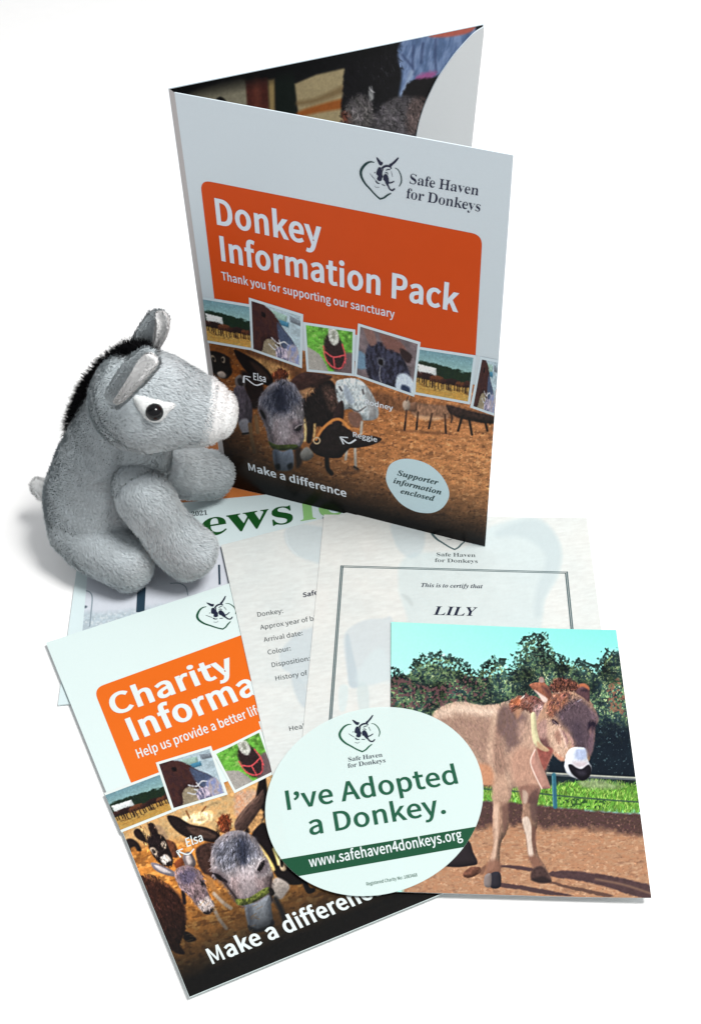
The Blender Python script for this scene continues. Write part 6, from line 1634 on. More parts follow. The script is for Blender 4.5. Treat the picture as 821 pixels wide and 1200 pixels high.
    # big donkey: ears, forelock
    c.blob(T(b5, [(246, 62), (290, 64), (350, 98), (420, 112), (476, 142), (462, 176), (400, 168), (330, 154), (272, 112)]), (42, 30, 30), soft=1.6, tex=0.25)
    c.blob(T(b5, [(330, 108), (400, 118), (460, 146), (440, 162), (370, 148)]), (92, 68, 58), soft=3, alpha=0.8, tex=0.3, ts=(5, 2), ang=0.3)
    c.blob(T(b6, [(20, 130), (50, 100), (130, 110), (140, 160), (90, 190), (40, 240), (20, 200)]), (206, 172, 146), soft=5, rag=2, tex=0.25, col2=(176, 130, 100))
    c.blob(T(b6, [(130, 60), (158, 30), (170, 160), (150, 240), (100, 290), (60, 300), (100, 220)]), (30, 22, 22), soft=2)
    c.blob(T(b6, [(80, 260), (130, 190), (150, 200), (140, 260), (96, 300)]), (184, 140, 92), soft=3, rag=1.5, rs=3, tex=0.3)
    c.blob(T(b6, [(20, 250), (60, 190), (120, 130), (152, 100), (150, 160), (110, 230), (60, 290), (28, 290)]), (88, 66, 60), soft=1.8, tex=0.25, ts=(2, 6), ang=0.7)
    c.line(T(b6, [(24, 258), (64, 196), (124, 132)]), 1.6, (142, 112, 96), soft=1.8, alpha=0.8)
    c.blob(T(b5, [(474, 128), (468, 92), (488, 58), (516, 62), (526, 110), (510, 136)]), (158, 76, 40), soft=1.8, rag=2.2, rs=2.2, tex=0.5, ts=(1.2, 4), col2=(96, 46, 30))
    # dark donkey at the right
    c.blob(T(b6, [(100, 300), (150, 250), (180, 300), (250, 390), (330, 480), (330, 530), (250, 530), (200, 480), (170, 400), (110, 340)]), (30, 22, 24), soft=2)
    c.blob(T(b6, [(128, 350), (150, 370), (196, 440), (206, 470), (186, 460), (150, 400)]), (238, 206, 126), soft=2)
    c.line(T(b6, [(200, 372), (214, 410), (222, 440)]), 4, (236, 204, 130), soft=2)
    c.blob(T(b6, [(222, 420), (240, 410), (258, 450), (250, 472), (230, 466)]), (216, 190, 156), soft=1.8); c.blob(T(b6, [(228, 420), (240, 420), (240, 452), (230, 450)]), (24, 18, 20), soft=2)
    c.blob(T(b6, [(196, 510), (230, 506), (272, 540), (252, 580), (230, 602), (200, 592), (184, 560)]), (206, 192, 182), soft=2.5, tex=0.15)
    c.blob(T(b6, [(316, 486), (338, 494), (362, 546), (386, 552), (384, 568), (352, 574), (330, 530)]), (34, 27, 28), soft=1.6)
    c.line(T(b6, [(206, 600), (232, 650), (250, 700)]), 6, (62, 58, 58), soft=4)
    # big donkey head
    head_p = T(b5, [(446, 196), (488, 142), (560, 124), (622, 150), (662, 210), (692, 272), (708, 322), (694, 382), (704, 436), (640, 462), (580, 456), (552, 432), (520, 382), (488, 334), (450, 322), (438, 262)])
    c.blob(head_p, (150, 140, 142), soft=1.6, rag=0.6, rs=2.5, tex=0.2, ts=(1.5, 6), ang=-0.15, seed=8)
    c.blob(T(b5, [(452, 200), (500, 150), (570, 136), (630, 170), (652, 230), (610, 270), (560, 262), (520, 280), (470, 270)]), (84, 88, 104), soft=9, rag=4, rs=4, alpha=0.85, tex=0.35, ts=(1.4, 6), ang=-0.2, col2=(116, 118, 130), seed=9)
    c.specks(T(b5, [(452, 200), (560, 140), (650, 220), (560, 330), (460, 290)]), (46, 50, 66), 1.3, 0.62, 0.4, seed=10, stretch=5, ang=1.35)
    c.specks(T(b5, [(452, 240), (560, 180), (680, 280), (600, 400), (500, 330)]), (180, 178, 182), 1.2, 0.66, 0.35, seed=11, stretch=5, ang=1.35)
    c.blob(T(b5, [(520, 330), (600, 310), (680, 330), (690, 390), (600, 430), (552, 420)]), (172, 146, 146), soft=8, alpha=0.75, tex=0.25, ts=(1.5, 5))
    c.blob(T(b5, [(590, 250), (660, 230), (690, 290), (640, 310)]), (196, 190, 192), soft=7, alpha=0.6)
    up = b5(575, 60)
    c.hair(head_p, 2600, 5.5, lambda x, y: np.arctan2(y - up[1], (x - up[0]) * 0.6), var=0.10, w=0.8, alpha=0.75, seed=80)
    c.blob(T(b5, [(560, 150), (590, 160), (600, 230), (580, 270), (556, 230)]), (40, 46, 66), soft=8, alpha=0.75)
    c.hair(T(b5, [(480, 170), (560, 140), (640, 180), (650, 250), (560, 290), (480, 270)]), 700, 5.0, lambda x, y: np.arctan2(y - up[1], (x - up[0]) * 0.6), var=0.22, w=0.8, alpha=0.75, seed=81)
    c.line(T(b5, [(642, 300), (654, 276), (666, 256)]), 2.4, (40, 32, 40), soft=1.4)
    c.blob(T(b5, [(628, 300), (650, 262), (680, 250), (690, 290), (664, 318)]), (96, 84, 90), soft=6, alpha=0.75)
    c.blob(T(b5, [(444, 300), (480, 306), (516, 346), (500, 370), (464, 340)]), (92, 80, 86), soft=6, alpha=0.75)
    c.blob(T(b5, [(640, 296), (652, 272), (670, 256), (668, 280), (652, 300)]), (26, 20, 26), soft=1.6)
    c.line(T(b5, [(634, 296), (648, 266), (672, 248)]), 1.2, (206, 198, 196), soft=1.4, alpha=0.8)
    c.blob(T(b5, [(452, 312), (480, 322), (506, 346), (486, 346), (462, 332)]), (26, 20, 26), soft=1.6)
    c.blob(T(b5, [(556, 300), (590, 280), (622, 300), (640, 380), (620, 420), (580, 424), (560, 370)]), (186, 176, 180), soft=9, alpha=0.6)
    c.blob(T(b5, [(500, 360), (530, 380), (560, 430), (548, 440), (518, 400)]), (104, 86, 88), soft=5, alpha=0.7)
    c.blob(T(b5, [(672, 330), (700, 320), (698, 380), (680, 380)]), (112, 94, 94), soft=5, alpha=0.7)
    c.hair(T(b5, [(480, 280), (690, 260), (700, 400), (560, 440)]), 700, 3.5, 1.35, var=0.12, w=0.8, alpha=0.7, seed=86)
    c.line(T(b5, [(444, 312), (470, 322), (508, 350)]), 1.4, (36, 28, 36), soft=1.4)
    c.line(T(b5, [(488, 340), (540, 410), (560, 440)]), 2.2, (60, 46, 50), soft=2, alpha=0.8)
    c.line(T(b5, [(700, 330), (696, 390), (704, 430)]), 2.6, (70, 54, 54), soft=2, alpha=0.8)
    c.blob(T(b5, [(588, 450), (640, 440), (692, 408), (702, 470), (708, 520), (690, 542), (620, 566), (600, 540)]), (180, 188, 200), soft=2.2, tex=0.1)
    c.blob(T(b5, [(588, 452), (612, 450), (618, 540), (602, 540)]), (120, 124, 138), soft=5, alpha=0.7)
    c.blob(T(b5, [(630, 450), (672, 430), (680, 500), (650, 530), (634, 500)]), (214, 220, 228), soft=7, alpha=0.6)
    c.blob(T(b5, [(600, 540), (640, 556), (690, 540), (706, 514), (714, 536), (680, 560), (618, 572)]), (54, 56, 66), soft=3)
    c.blob(T(b5, [(546, 424), (600, 420), (682, 372), (692, 396), (622, 440), (560, 452)]), (112, 128, 56), soft=1.4, tex=0.4, ts=(2.5, 2.5), col2=(150, 160, 70))
    c.blob(T(b5, [(690, 380), (704, 376), (716, 400), (700, 410)]), (44, 36, 34), soft=1.5)
    c.hair(T(b5, [(460, 140), (470, 90), (490, 60), (520, 66), (528, 120)]), 130, 4.5, -1.55, var=0.35, w=0.9, alpha=0.9, seed=85, spread=0.4)
    # straw
    r = np.random.default_rng(12)
    for _ in range(70):
        x, y = r.uniform(330, 640), r.uniform(450, 640); a = r.uniform(-0.9, 0.4); l = r.uniform(10, 30)
        c.line(T(b5, [(x, y), (x + l * math.cos(a), y + l * math.sin(a))]), 0.8, (216, 160, 92), soft=0.9, alpha=r.uniform(0.3, 0.7))
    c.tone = c.tone * (0.70 + 0.34 * c.tone.mean(-1, keepdims=True) / 128)
    # dark foot of the page, part of the printed design
    d = (c.uv[..., 1] - char_quad[3][1])
    m = np.clip((0.062 - d) / 0.052, 0, 1) ** 0.8
    c.mix((13, 15, 17), m * 0.97)
    c.build('picture', charity, 0.00012, KT, M['print_satin'])


paint_charity()


# ------------------------------------------------------------------ big picture on the folder
def paint_folder():
    q = quad_uv(S_fr, [(242.4, 388), (581.2, 456), (568, 640.2), (268, 569.6)])
    # keep left and right edges on the board edges
    def on_edge(a, b, v):
        t = (v - a[1]) / (b[1] - a[1]); return a + (b - a) * t
    q = [on_edge(FQ[0], FQ[3], q[0][1]), on_edge(FQ[1], FQ[2], q[1][1]), FQ[2] + (0, 0.0003), FQ[3] + (0, 0.0003)]
    c = Picture(S_fr, q, 1.6)
    g4, f7_, f8_ = crop(230, 400, 370 / 821), crop(230, 400, 190 / 821), crop(380, 430, 220 / 821)
    s = np.clip((c.X - 300) / 250, 0, 1)[..., None]; t = np.clip((c.Y - 440) / 120, 0, 1)[..., None]
    c.tone[:] = np.array([150, 88, 40.]) * (1 - s) + np.array([160, 104, 66.]) * s
    c.tone += (np.array([186, 128, 82.]) - c.tone) * t * 0.55
    n = c.noise(8, 3.5, 0.1, 3, 3)[..., None]; c.tone *= 1 + (n - 0.5) * 0.36
    c.specks(None, (112, 72, 48), 2.2, 0.67, 0.6, seed=4, stretch=1.6)
    c.specks(None, (206, 152, 106), 2.4, 0.68, 0.5, seed=5, stretch=1.6)
    c.blob(T(g4, [(150, 20), (350, 100), (560, 150), (760, 190), (760, 215), (520, 180), (350, 130), (150, 50)]), (112, 74, 52), soft=7, rag=3, rs=5, alpha=0.7, tex=0.4, ts=(2.5, 5))
    c.blob(T(f7_, [(250, 70), (400, 110), (470, 150), (470, 220), (380, 200), (300, 110)]), (176, 132, 84), soft=5, tex=0.3)
    c.blob(T(f7_, [(600, 170), (720, 180), (760, 210), (700, 260), (640, 240)]), (146, 100, 66), soft=4, tex=0.3)
    c.hair(T(g4, [(420, 140), (760, 200), (740, 500), (300, 420)]), 3000, 2.4, 0.2, var=0.16, w=0.8, alpha=0.65, seed=93, spread=0.9)
    # far donkeys
    c.blob(T(g4, [(552, 162), (575, 160), (610, 164), (648, 168), (658, 182), (654, 200), (640, 198), (610, 194), (580, 194), (560, 188)]), (134, 98, 76), soft=2.4, tex=0.25, ts=(2, 4))
    c.blob(T(g4, [(552, 164), (570, 158), (572, 178), (556, 182), (546, 172)]), (122, 88, 70), soft=2)
    c.blob(T(g4, [(538, 156), (550, 152), (556, 164), (552, 178), (542, 180), (536, 168)]), (150, 132, 118), soft=2)
    c.line(T(g4, [(546, 154), (550, 144)]), 1.6, (90, 66, 54), soft=1.2); c.line(T(g4, [(654, 176), (664, 196), (662, 210)]), 1.6, (60, 44, 38), soft=1.4)
    c.blob(T(g4, [(570, 192), (640, 198), (620, 206), (580, 202)]), (186, 160, 136), soft=3, alpha=0.5)
    for a, b in (((546, 180), (541, 230)), ((576, 184), (572, 228)), ((612, 188), (604, 226)), ((646, 190), (648, 238))):
        c.line(T(g4, [a, b]), 2.2, (84, 58, 46), soft=1.2)
        c.line(T(g4, [(a[0] + (b[0] - a[0]) * .6, a[1] + (b[1] - a[1]) * .6), b]), 2.0, (40, 30, 28), soft=1.2)
    c.blob(T(g4, [(650, 165), (720, 182), (775, 196), (772, 214), (720, 208), (668, 192)]), (58, 42, 38), soft=2, rag=1, tex=0.3)
    for a, b in (((690, 196), (680, 232)), ((708, 200), (716, 242)), ((750, 208), (756, 232))):
        c.line(T(g4, [a, b]), 2.6, (40, 30, 28), soft=1.4)
    c.line(T(g4, [(532, 232), (590, 236), (660, 240)]), 2.5, (96, 62, 44), soft=3, alpha=0.5)
    # dark donkey with pale eye rings at the left
    c.blob(T(f7_, [(50, 60), (100, 50), (170, 84), (190, 140), (156, 186), (110, 176), (70, 140)]), (32, 22, 20), soft=1.8, tex=0.25)
    c.blob(T(f7_, [(74, 72), (86, 70), (98, 88), (98, 104), (84, 94)]), (176, 160, 140), soft=1.5, alpha=0.85); c.blob(T(f7_, [(84, 78), (94, 86), (92, 98), (82, 88)]), (24, 18, 18), soft=1.2)
    c.blob(T(f7_, [(126, 86), (136, 76), (146, 86), (144, 108), (132, 106)]), (176, 160, 140), soft=1.5, alpha=0.85); c.blob(T(f7_, [(128, 88), (138, 84), (138, 100), (130, 100)]), (24, 18, 18), soft=1.2)
    c.blob(T(f7_, [(106, 160), (130, 150), (152, 168), (146, 186), (118, 182)]), (176, 160, 150), soft=2)
    c.blob(T(f7_, [(60, 130), (80, 150), (130, 210), (110, 220), (64, 190)]), (70, 48, 40), soft=3, alpha=0.8)
    c.blob(T(f7_, [(170, 90), (196, 120), (240, 160), (230, 185), (190, 170)]), (150, 84, 34), soft=3, tex=0.3)
    c.blob(T(f7_, [(230, 150), (330, 200), (340, 310), (280, 340), (250, 250)]), (44, 28, 26), soft=4, tex=0.3)
    # grey young donkey behind the toy's nose
    c.blob(T(f7_, [(196, 190), (226, 168), (250, 212), (236, 252), (206, 240)]), (116, 106, 104), soft=1.6)
    c.blob(T(f7_, [(208, 196), (226, 184), (238, 214), (224, 232)]), (56, 48, 50), soft=2)
    c.blob(T(f7_, [(190, 240), (236, 226), (262, 270), (284, 330), (276, 430), (242, 466), (214, 410), (200, 330)]), (98, 88, 100), soft=1.8, tex=0.25, ts=(1.5, 5))
    c.blob(T(f7_, [(214, 410), (256, 390), (276, 440), (262, 470), (232, 462)]), (158, 156, 166), soft=2.5)
    c.line(T(f7_, [(236, 468), (268, 464)]), 2, (30, 24, 28), soft=1.5)
    for lg in ([(272, 420), (280, 490), (296, 560)], [(302, 380), (312, 460)]):
        c.line(T(f7_, lg), 4.5, (150, 112, 74), soft=2)
    # brown and black bodies in the middle
    c.blob(T(f7_, [(520, 300), (600, 226), (680, 196), (726, 290), (700, 370), (650, 430), (606, 430), (580, 510), (556, 500), (548, 400)]), (34, 25, 26), soft=2, tex=0.3)
    c.blob(T(f7_, [(640, 220), (700, 240), (716, 330), (680, 350), (650, 290)]), (104, 76, 66), soft=5, alpha=0.7, tex=0.3)
    c.line(T(f7_, [(544, 390), (552, 450), (548, 500)]), 3.6, (226, 190, 130), soft=2.5)
    c.line(T(f7_, [(600, 420), (596, 480)]), 3, (200, 160, 104), soft=2)
    # white donkey
    c.blob(T(g4, [(362, 108), (380, 98), (412, 96), (440, 112), (468, 160), (472, 196), (446, 206), (420, 200), (404, 176), (380, 176), (366, 150)]), (166, 174, 178), soft=1.6, tex=0.25, ts=(2, 4))
    c.hair(T(g4, [(366, 104), (436, 112), (470, 190), (380, 176)]), 300, 3, 1.2, var=0.08, alpha=0.6, seed=95)
    c.blob(T(g4, [(386, 112), (400, 130), (410, 160), (396, 160), (384, 136)]), (140, 150, 164), soft=3, alpha=0.8)
    c.line(T(g4, [(372, 118), (378, 128)]), 1.8, (70, 66, 72), soft=1.6)
    c.line(T(g4, [(432, 126), (435, 136)]), 1.8, (90, 84, 86), soft=1.6)
    c.blob(T(g4, [(440, 116), (466, 160), (470, 194), (450, 200), (446, 160)]), (128, 124, 124), soft=6, alpha=0.7)
    c.blob(T(g4, [(396, 186), (420, 184), (432, 206), (420, 224), (400, 214)]), (128, 92, 78), soft=2.5)
    c.line(T(g4, [(398, 172), (420, 182), (440, 170)]), 1.5, (70, 60, 60), soft=1.5, alpha=0.7)
    for a, b in (((412, 262), (414, 330)), ((392, 270), (388, 306)), ((430, 210), (428, 240))):
        c.line(T(g4, [a, b]), 3.2, (160, 152, 142), soft=1.8)
    c.line(T(g4, [(410, 326), (420, 332)]), 2.5, (60, 50, 44), soft=1.5)
    # big donkey
    c.blob(T(f7_, [(190, 44), (250, 66), (330, 116), (388, 182), (374, 226), (300, 192), (236, 130)]), (30, 20, 20), soft=1.8)
    c.blob(T(f7_, [(270, 100), (330, 134), (370, 190), (330, 180)]), (72, 50, 42), soft=3, alpha=0.8)
    c.blob(T(f7_, [(478, 204), (540, 158), (640, 164), (688, 180), (620, 226), (544, 284), (500, 264)]), (74, 48, 44), soft=1.8, tex=0.25)
    c.blob(T(f7_, [(500, 262), (550, 240), (600, 236), (560, 280), (520, 292)]), (158, 116, 82), soft=2.5, rag=1, tex=0.25)
    c.blob(T(f7_, [(384, 176), (404, 148), (432, 138), (466, 166), (450, 218), (408, 220)]), (146, 74, 44), soft=1.8, rag=2, rs=2.2, tex=0.5, ts=(1.2, 4), col2=(86, 44, 32))
    c.blob(T(f7_, [(318, 294), (358, 232), (430, 194), (494, 216), (532, 280), (544, 380), (538, 440), (546, 494), (510, 544), (400, 548), (368, 500), (348, 420), (318, 352)]), (142, 136, 142), soft=1.8, rag=0.6, rs=2.5, tex=0.3, ts=(1.4, 5))
    c.blob(T(f7_, [(326, 294), (366, 240), (430, 206), (490, 226), (520, 290), (480, 340), (420, 360), (360, 352)]), (66, 70, 90), soft=9, rag=4, rs=4, alpha=0.85, tex=0.3, ts=(1.4, 5), col2=(98, 102, 120), seed=9)
    c.specks(T(f7_, [(326, 300), (430, 206), (530, 300), (480, 420), (360, 400)]), (24, 30, 50), 1.2, 0.62, 0.5, seed=10, stretch=4, ang=1.55)
    c.specks(T(f7_, [(330, 330), (430, 260), (530, 340), (500, 460), (370, 440)]), (176, 178, 190), 1.1, 0.66, 0.45, seed=11, stretch=4, ang=1.55)
    c.blob(T(f7_, [(400, 400), (520, 390), (540, 470), (500, 520), (400, 520)]), (138, 118, 122), soft=6, alpha=0.6, tex=0.2)
    up = f7_(430, 150)
    fh = T(f7_, [(318, 294), (358, 232), (430, 194), (494, 216), (532, 280), (544, 380), (538, 440), (500, 520), (400, 530), (368, 500), (348, 420), (318, 352)])
    c.blob(T(f7_, [(400, 240), (440, 230), (460, 300), (440, 370), (404, 340)]), (36, 40, 62), soft=8, alpha=0.75)
    c.blob(T(f7_, [(326, 330), (370, 350), (390, 420), (370, 470), (346, 410)]), (154, 152, 162), soft=6, alpha=0.6)
    c.hair(fh, 2200, 4.5, lambda x, y: np.arctan2(y - up[1], (x - up[0]) * 0.6), var=0.11, w=0.8, alpha=0.75, seed=90)
    c.hair(T(f7_, [(530, 300), (600, 226), (680, 196), (726, 290), (700, 370), (606, 430), (560, 450)]), 500, 4, 1.3, var=0.35, w=0.8, alpha=0.7, seed=91)
    c.hair(T(f7_, [(384, 170), (432, 135), (470, 166), (450, 215), (408, 218)]), 120, 4.0, -1.5, var=0.35, w=0.9, alpha=0.9, seed=92, spread=0.4)
    c.line(T(f7_, [(500, 446), (516, 436), (530, 428)]), 2.4, (22, 18, 24), soft=1.4)
    c.blob(T(f7_, [(488, 430), (520, 408), (540, 420), (532, 456), (500, 466)]), (84, 74, 84), soft=5, alpha=0.8)
    c.blob(T(f7_, [(318, 330), (346, 350), (366, 400), (350, 420), (326, 370)]), (70, 62, 72), soft=5, alpha=0.8)
    c.blob(T(f7_, [(502, 446), (516, 432), (532, 426), (528, 444), (512, 452)]), (20, 15, 20), soft=1.5)
    c.line(T(f7_, [(500, 440), (516, 426), (534, 420)]), 1.1, (186, 178, 178), soft=1.3, alpha=0.8)
    c.blob(T(f7_, [(322, 346), (338, 356), (352, 388), (344, 392), (330, 372)]), (20, 15, 20), soft=1.5)
    c.blob(T(f7_, [(410, 380), (440, 360), (470, 384), (476, 470), (440, 506), (412, 470)]), (172, 166, 174), soft=8, alpha=0.6)
    c.blob(T(f7_, [(356, 420), (380, 440), (396, 510), (374, 500)]), (88, 76, 82), soft=5, alpha=0.7)
    c.hair(T(f7_, [(350, 350), (530, 340), (540, 480), (400, 530)]), 600, 3.2, 1.5, var=0.13, w=0.8, alpha=0.7, seed=94)
    c.blob(T(f7_, [(366, 506), (410, 524), (504, 522), (506, 546), (400, 550)]), (82, 96, 44), soft=1.5, tex=0.3)
    c.blob(T(f7_, [(388, 552), (440, 556), (486, 548), (494, 620), (470, 654), (404, 644)]), (136, 148, 168), soft=2.5)
    c.blob(T(f7_, [(390, 556), (412, 556), (420, 640), (404, 640)]), (78, 86, 106), soft=5, alpha=0.7)
    c.blob(T(f7_, [(400, 628), (420, 622), (424, 646), (408, 648)]), (34, 34, 42), soft=3)
    c.blob(T(f7_, [(462, 626), (484, 616), (486, 640), (468, 648)]), (34, 34, 42), soft=3)
    c.blob(T(f7_, [(500, 550), (530, 540), (540, 600), (510, 640)]), (36, 28, 30), soft=4, alpha=0.8)
    # black donkey with the orange halter
    c.blob(T(f7_, [(690, 424), (698, 352), (736, 298), (748, 350), (732, 430)]), (56, 38, 38), soft=1.5, tex=0.2)
    c.blob(T(g4, [(380, 252), (440, 244), (482, 254), (446, 272), (386, 276)]), (36, 26, 27), soft=1.4)
    c.blob(T(f7_, [(574, 530), (606, 490), (640, 440), (690, 418), (740, 426), (800, 470), (790, 520), (750, 566), (720, 590), (640, 584), (590, 560)]), (40, 29, 30), soft=1.6, tex=0.3)
    c.line(T(f7_, [(606, 496), (636, 446), (686, 402), (730, 396), (772, 436)]), 3.4, (200, 128, 66), soft=1.4)
    c.ring(f7_(610, 502), 3.6, 1.6, (190, 164, 130))
    c.blob(T(f7_, [(526, 566), (560, 534), (594, 572), (570, 602), (536, 600)]), (140, 138, 134), soft=2.2)
    c.line(T(f7_, [(660, 580), (664, 640), (684, 668)]), 5, (30, 24, 25), soft=2)
    c.line(T(g4, [(405, 330), (420, 338), (380, 342)]), 3, (90, 60, 44), soft=4, alpha=0.6)
    c.tone = c.tone * (0.66 + 0.38 * c.tone.mean(-1, keepdims=True) / 128)
    c.tone *= (0.78 + 0.34 * np.clip((c.X - 270) / 200, 0, 1))[..., None]
    # dark foot of the cover, part of the printed design
    d = c.uv[..., 1]
    m = np.clip((0.072 - d) / 0.066, 0, 1)
    c.mix((14, 13, 14), (m ** 1.1) * 0.98)
    lft = np.clip((320 - c.X) / 60, 0, 1) * np.clip((c.Y - 470) / 60, 0, 1)
    c.mix((14, 12, 13), lft * 0.75)
    c.build('picture', fold_, 0.00012, KF, M['print_gloss'])


paint_folder()


# ------------------------------------------------------------------ inside of the folder: picture and pocket flap
def paint_inside():
    tl, tr = B_TL + (0.0008, -0.0006), B_TR + (-0.0006, -0.0006)
    c = Picture(S_bk, [tl, tr, tr + _dn * 0.17, tl + (0, -0.17)], 1.3)
    c.grit, c.crisp, c.vol = 0.5, 0.0, 0.15
    p1, p6, p7 = crop(180, 10, 440 / 821), crop(390, 60, 180 / 821), crop(195, 90, 225 / 821)
    c.fill((13, 13, 15))
    c.blob(T(p7, [(80, 80), (200, 30), (336, 8), (350, 150), (240, 140), (150, 120)]), (138, 132, 112), soft=5, tex=0.1)
    c.blob(T(p7, [(212, 98), (232, 84), (256, 104), (240, 120)]), (16, 15, 16), soft=2)
    c.blob(T(p7, [(338, 14), (432, 0), (440, 160), (346, 140)]), (74, 36, 30), soft=3, tex=0.25, smooth=False)
    c.blob(T(p7, [(372, 10), (398, 8), (400, 150), (376, 140)]), (104, 56, 44), soft=6, alpha=0.7)
    c.blob(T(p7, [(434, 12), (462, 8), (464, 160), (440, 150)]), (150, 128, 84), soft=4, smooth=False)
    c.blob(T(p7, [(466, -20), (546, -30), (556, 180), (470, 170)]), (16, 24, 20), soft=3, smooth=False)
    c.blob(T(p7, [(548, 30), (640, -10), (770, -40), (776, 240), (570, 220)]), (164, 148, 112), soft=3, tex=0.06, smooth=False)
    c.blob(T(p7, [(560, 104), (640, 88), (770, 30), (772, 60), (650, 108), (564, 122)]), (120, 98, 66), soft=5, alpha=0.8)
    c.blob(T(p7, [(562, 150), (640, 122), (774, 90), (774, 128), (650, 152), (568, 170)]), (154, 86, 36), soft=4)
    c.blob(T(p6, [(64, 40), (80, -60), (330, -140), (360, 20), (352, 130), (330, 250), (230, 330), (90, 420), (40, 440)]), (15, 14, 17), soft=3, rag=1.5, rs=4)
    c.specks(T(p6, [(90, 0), (340, -60), (340, 120), (180, 240)]), (60, 62, 66), 1.4, 0.72, 0.7, seed=4, stretch=5, ang=1.2)
    c.blob(T(p6, [(346, -10), (420, -120), (560, -140), (760, -130), (700, 20), (560, 130), (440, 156), (384, 224), (352, 240), (366, 120)]), (88, 112, 152), soft=4, tex=0.15, ts=(4, 14), ang=0.2, col2=(116, 136, 172))
    for q_ in ([(430, -30), (424, 60), (430, 120)], [(480, -40), (470, 60)], [(548, -60), (545, 40), (550, 110)], [(370, 20), (420, 80)]):
        c.line(T(p6, q_), 2.6, (54, 68, 104), soft=3, alpha=0.8)
    c.line(T(p6, [(420, 110), (390, 190), (370, 230)]), 4.5, (160, 178, 206), soft=3, alpha=0.85)
    c.blob(T(p6, [(440, 140), (500, 112), (550, 112), (520, 150), (470, 160)]), (160, 84, 138), soft=4, rag=2, rs=3, alpha=0.9)
    c.blob(T(p1, [(600, 60), (640, 42), (700, 34), (690, 52), (640, 62)]), (176, 92, 78), soft=3)
    c.blob(T(p6, [(400, 170), (460, 150), (560, 150), (520, 240), (440, 300), (370, 250)]), (16, 14, 16), soft=3, rag=2, rs=3)
    c.blob(T(p6, [(66, 280), (130, 226), (200, 260), (210, 400), (60, 420)]), (104, 100, 98), soft=3, rag=2, rs=3, tex=0.5, ts=(1.6, 5), ang=0.3, col2=(66, 62, 64))
    c.blob(T(p6, [(210, 420), (240, 310), (330, 250), (420, 244), (500, 290), (470, 470), (240, 470)]), (102, 98, 100), soft=4, rag=2, rs=3, tex=0.5, ts=(1.6, 5), ang=0.8, col2=(62, 58, 62), seed=7)
    c.blob(T(p6, [(420, 250), (500, 260), (480, 400), (400, 440), (390, 340)]), (96, 78, 74), soft=5, alpha=0.7)
    c.blob(T(p6, [(190, 200), (206, 190), (216, 250), (196, 262)]), (158, 158, 158), soft=2.5)
    c.blob(T(p6, [(46, 330), (70, 320), (72, 370), (50, 376)]), (120, 66, 50), soft=3)
    c.hair(T(p6, [(66, 280), (130, 226), (250, 300), (420, 240), (500, 290), (480, 460), (60, 430)]), 1200, 5, 0.8, var=0.35, w=0.9, alpha=0.8, seed=96, spread=0.5)
    c.hair(T(p6, [(64, 40), (90, -60), (340, -120), (350, 130), (90, 420)]), 500, 6, 1.3, var=0.5, w=0.9, alpha=0.7, seed=97)
    top = np.clip(1 - (B_TL[1] - c.uv[..., 1] - 0.002) / 0.012, 0, 1) * np.clip((470 - c.X) / 30, 0, 1)
    c.mix((9, 9, 10), top)
    c.build('inside_picture', fold_, 0.00015, 1.35, M['print_satin'])
    cv = smooth_loop([(565.6, 30.5), (553, 39), (533.6, 60), (521.5, 76.4), (510.6, 92.9), (501.8, 110.4), (495.2, 125.8), (489.8, 143.3), (486.5, 160)], 6, closed=False)
    lp = px_loop(S_bk, cv)
    end = lp[-1]
    lp += [end + np.array((-0.002, -0.03)), end + np.array((-0.001, -0.08)), np.array([end[0] + 0.004, B_TR[1] - 0.27]), B_TR + (B_BR - B_TR) * 0.75, B_TR + (B_BR - B_TR) * 0.5, B_TR + (B_BR - B_TR) * 0.02]
    lp = np.array(lp)
    f = poly_mesh('pocket_flap', S_bk, [lp], 0.0012, fold_, M['board_inner'])
    n = len(lp); i = np.arange(n); j = np.roll(i, -1)
    # the cut edge of the flap, turned over at the right side
    mesh_np('flap_edge', np.concatenate([S_bk.pt(lp, 0.0013), S_bk.pt(lp, 0.0003)]), np.stack([i, j, j + n, i + n], -1), f, M['folder'], smooth=False)


paint_inside()


# ------------------------------------------------------------------ faint background prints on the two forms, and the newsletter's photograph
def wave(c, base):
    c.fill(base)
    n = c.noise(9, 2.2, -0.12, 3, 3)[..., None]
    c.tone += (n - 0.5) * np.array([14, 16, 16.])
    c.tone += (c.noise(40, 25, 0.2, 8)[..., None] - 0.5) * np.array([10, 6, 4.])


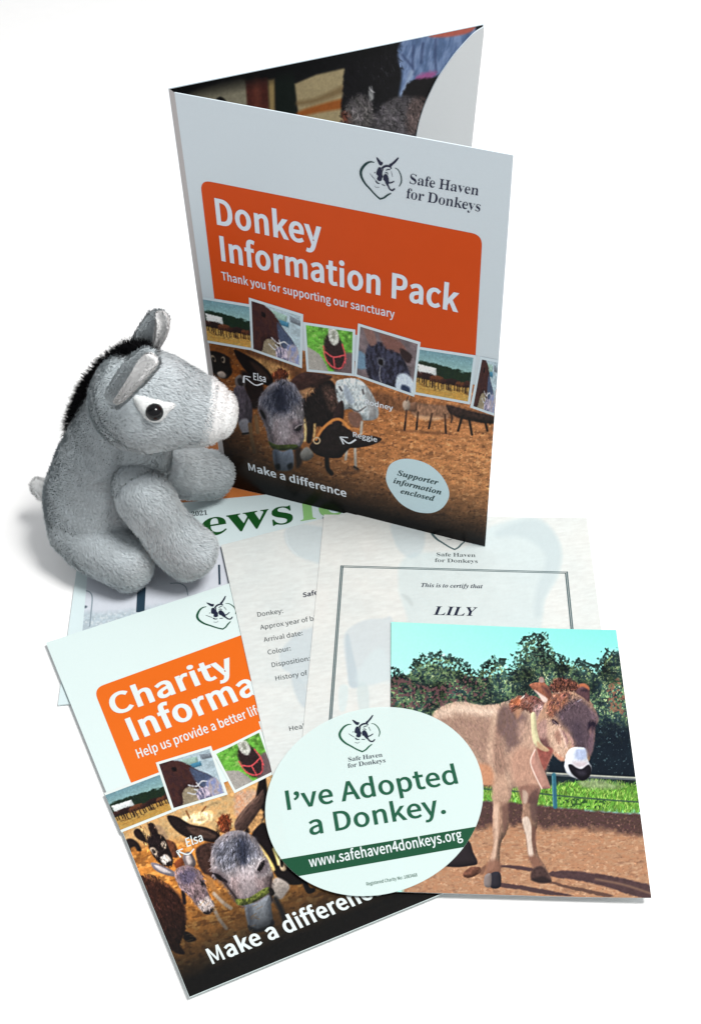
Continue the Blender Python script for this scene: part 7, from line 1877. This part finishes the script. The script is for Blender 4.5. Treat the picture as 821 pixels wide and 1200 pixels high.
def paint_cert():
    q = [np.array(p) for p in cert_quad]
    q[2] = q[1] + (q[2] - q[1]) * 0.62; q[3] = q[0] + (q[3] - q[0]) * 0.9
    c = Picture(S_cert, q, 1.1)
    c.grit, c.vol = 0.06, 0.0
    wave(c, (227, 230, 227))
    a = crop(360, 600, 140 / 672); b = crop(350, 590, 370 / 821); d4 = crop(540, 580, 180 / 821)
    c.blob(T(b, [(262, 160), (300, 130), (420, 120), (500, 60), (600, 36), (650, 60), (682, 120), (674, 190), (640, 250), (628, 330), (600, 420), (300, 420), (282, 300), (262, 240), (258, 205)]), (208, 224, 226), soft=5, alpha=0.62, tex=0.02, ts=(10, 10))
    c.blob(T(a, [(476, 60), (640, 70), (660, 160), (640, 230), (580, 262), (520, 220), (488, 160)]), (196, 212, 218), soft=4, alpha=0.55)
    c.blob(T(d4, [(180, 220), (250, 160), (380, 130), (470, 170), (530, 270), (520, 400), (440, 560), (430, 640), (390, 640), (400, 500), (450, 330), (330, 230)]), (200, 213, 216), soft=7, alpha=0.65)
    c.blob(T(a, [(530, 462), (570, 476), (592, 510), (586, 530), (556, 500)]), (196, 206, 206), soft=3, alpha=0.62)
    c.blob(T(a, [(206, 700), (240, 650), (330, 606), (420, 600), (480, 610), (480, 900), (400, 960), (300, 980), (240, 985), (222, 900), (206, 780)]), (202, 214, 220), soft=3, alpha=0.62)
    c.blob(T(a, [(214, 720), (232, 690), (252, 780), (280, 900), (288, 980), (240, 980), (226, 880)]), (188, 203, 211), soft=3, alpha=0.62)
    c.blob(T(a, [(400, 760), (470, 860), (470, 960), (420, 960), (300, 980), (280, 900)]), (214, 228, 230), soft=6, alpha=0.6)
    c.blob(T(a, [(280, 980), (340, 980), (345, 1160), (300, 1160)]), (204, 219, 220), soft=3, alpha=0.62)
    c.blob(T(a, [(180, 985), (230, 985), (215, 1110), (180, 1110)]), (208, 226, 228), soft=3, alpha=0.55)
    c.build('background_print', cert, 0.0001, KT, M['print_matt'])


def paint_info():
    c = Picture(S_info, [info_quad[0], info_quad[1], info_quad[1] + (info_quad[2] - info_quad[1]) * 0.9, info_quad[0] + (info_quad[3] - info_quad[0]) * 0.9], 1.1)
    c.grit, c.vol = 0.06, 0.0
    wave(c, (225, 230, 228))
    b = crop(50, 560, 350 / 821); i_ = crop(290, 660, 110 / 629)
    c.blob(T(b, [(664, 150), (690, 128), (740, 130), (790, 150), (790, 240), (760, 236), (700, 215), (672, 185)]), (198, 214, 220), soft=4, alpha=0.6)
    c.line(T(b, [(668, 150), (676, 186), (700, 214)]), 1.4, (222, 232, 234), soft=1.6)
    c.blob(T(i_, [(215, 610), (260, 540), (330, 470), (400, 440), (560, 430), (560, 760), (400, 820), (320, 760), (290, 740), (230, 700)]), (196, 210, 217), soft=4, alpha=0.6)
    c.blob(T(i_, [(290, 740), (330, 760), (400, 840), (390, 960), (350, 940), (310, 850)]), (192, 206, 213), soft=4, alpha=0.62)
    c.build('background_print', info, 0.0001, KT, M['print_matt'])


def paint_news():
    n2_ = crop(85, 660, 200 / 821)
    a, b = S_news.uv(104.5, 655), S_news.uv(97, 738)
    d = (b - a) / np.linalg.norm(b - a)
    q = [a, a + (0.2, 0), a + (0.2, 0) + d * 0.10, a + d * 0.10]
    c = Picture(S_news, q, 1.2)
    c.grit, c.vol = 0.1, 0.0
    c.fill((218, 224, 234))
    c.tone += (c.noise(30, 18, 0, 4)[..., None] - 0.5) * 12
    c.blob(T(n2_, [(20, 250), (150, 240), (320, 222), (480, 200), (900, 190), (900, 420), (-20, 420)]), (192, 207, 216), soft=8, rag=2, rs=5, tex=0.1, ts=(3, 2))
    c.specks(T(n2_, [(20, 250), (330, 226), (330, 330), (20, 340)]), (226, 234, 238), 2.4, 0.6, 0.6, seed=6)
    c.blob(T(n2_, [(52, 208), (64, 204), (72, 210), (62, 217)]), (96, 110, 122), soft=1.5)
    c.build('photo_print', news, 0.0001, KT, M['print_satin'])


paint_cert()
paint_info()
paint_news()
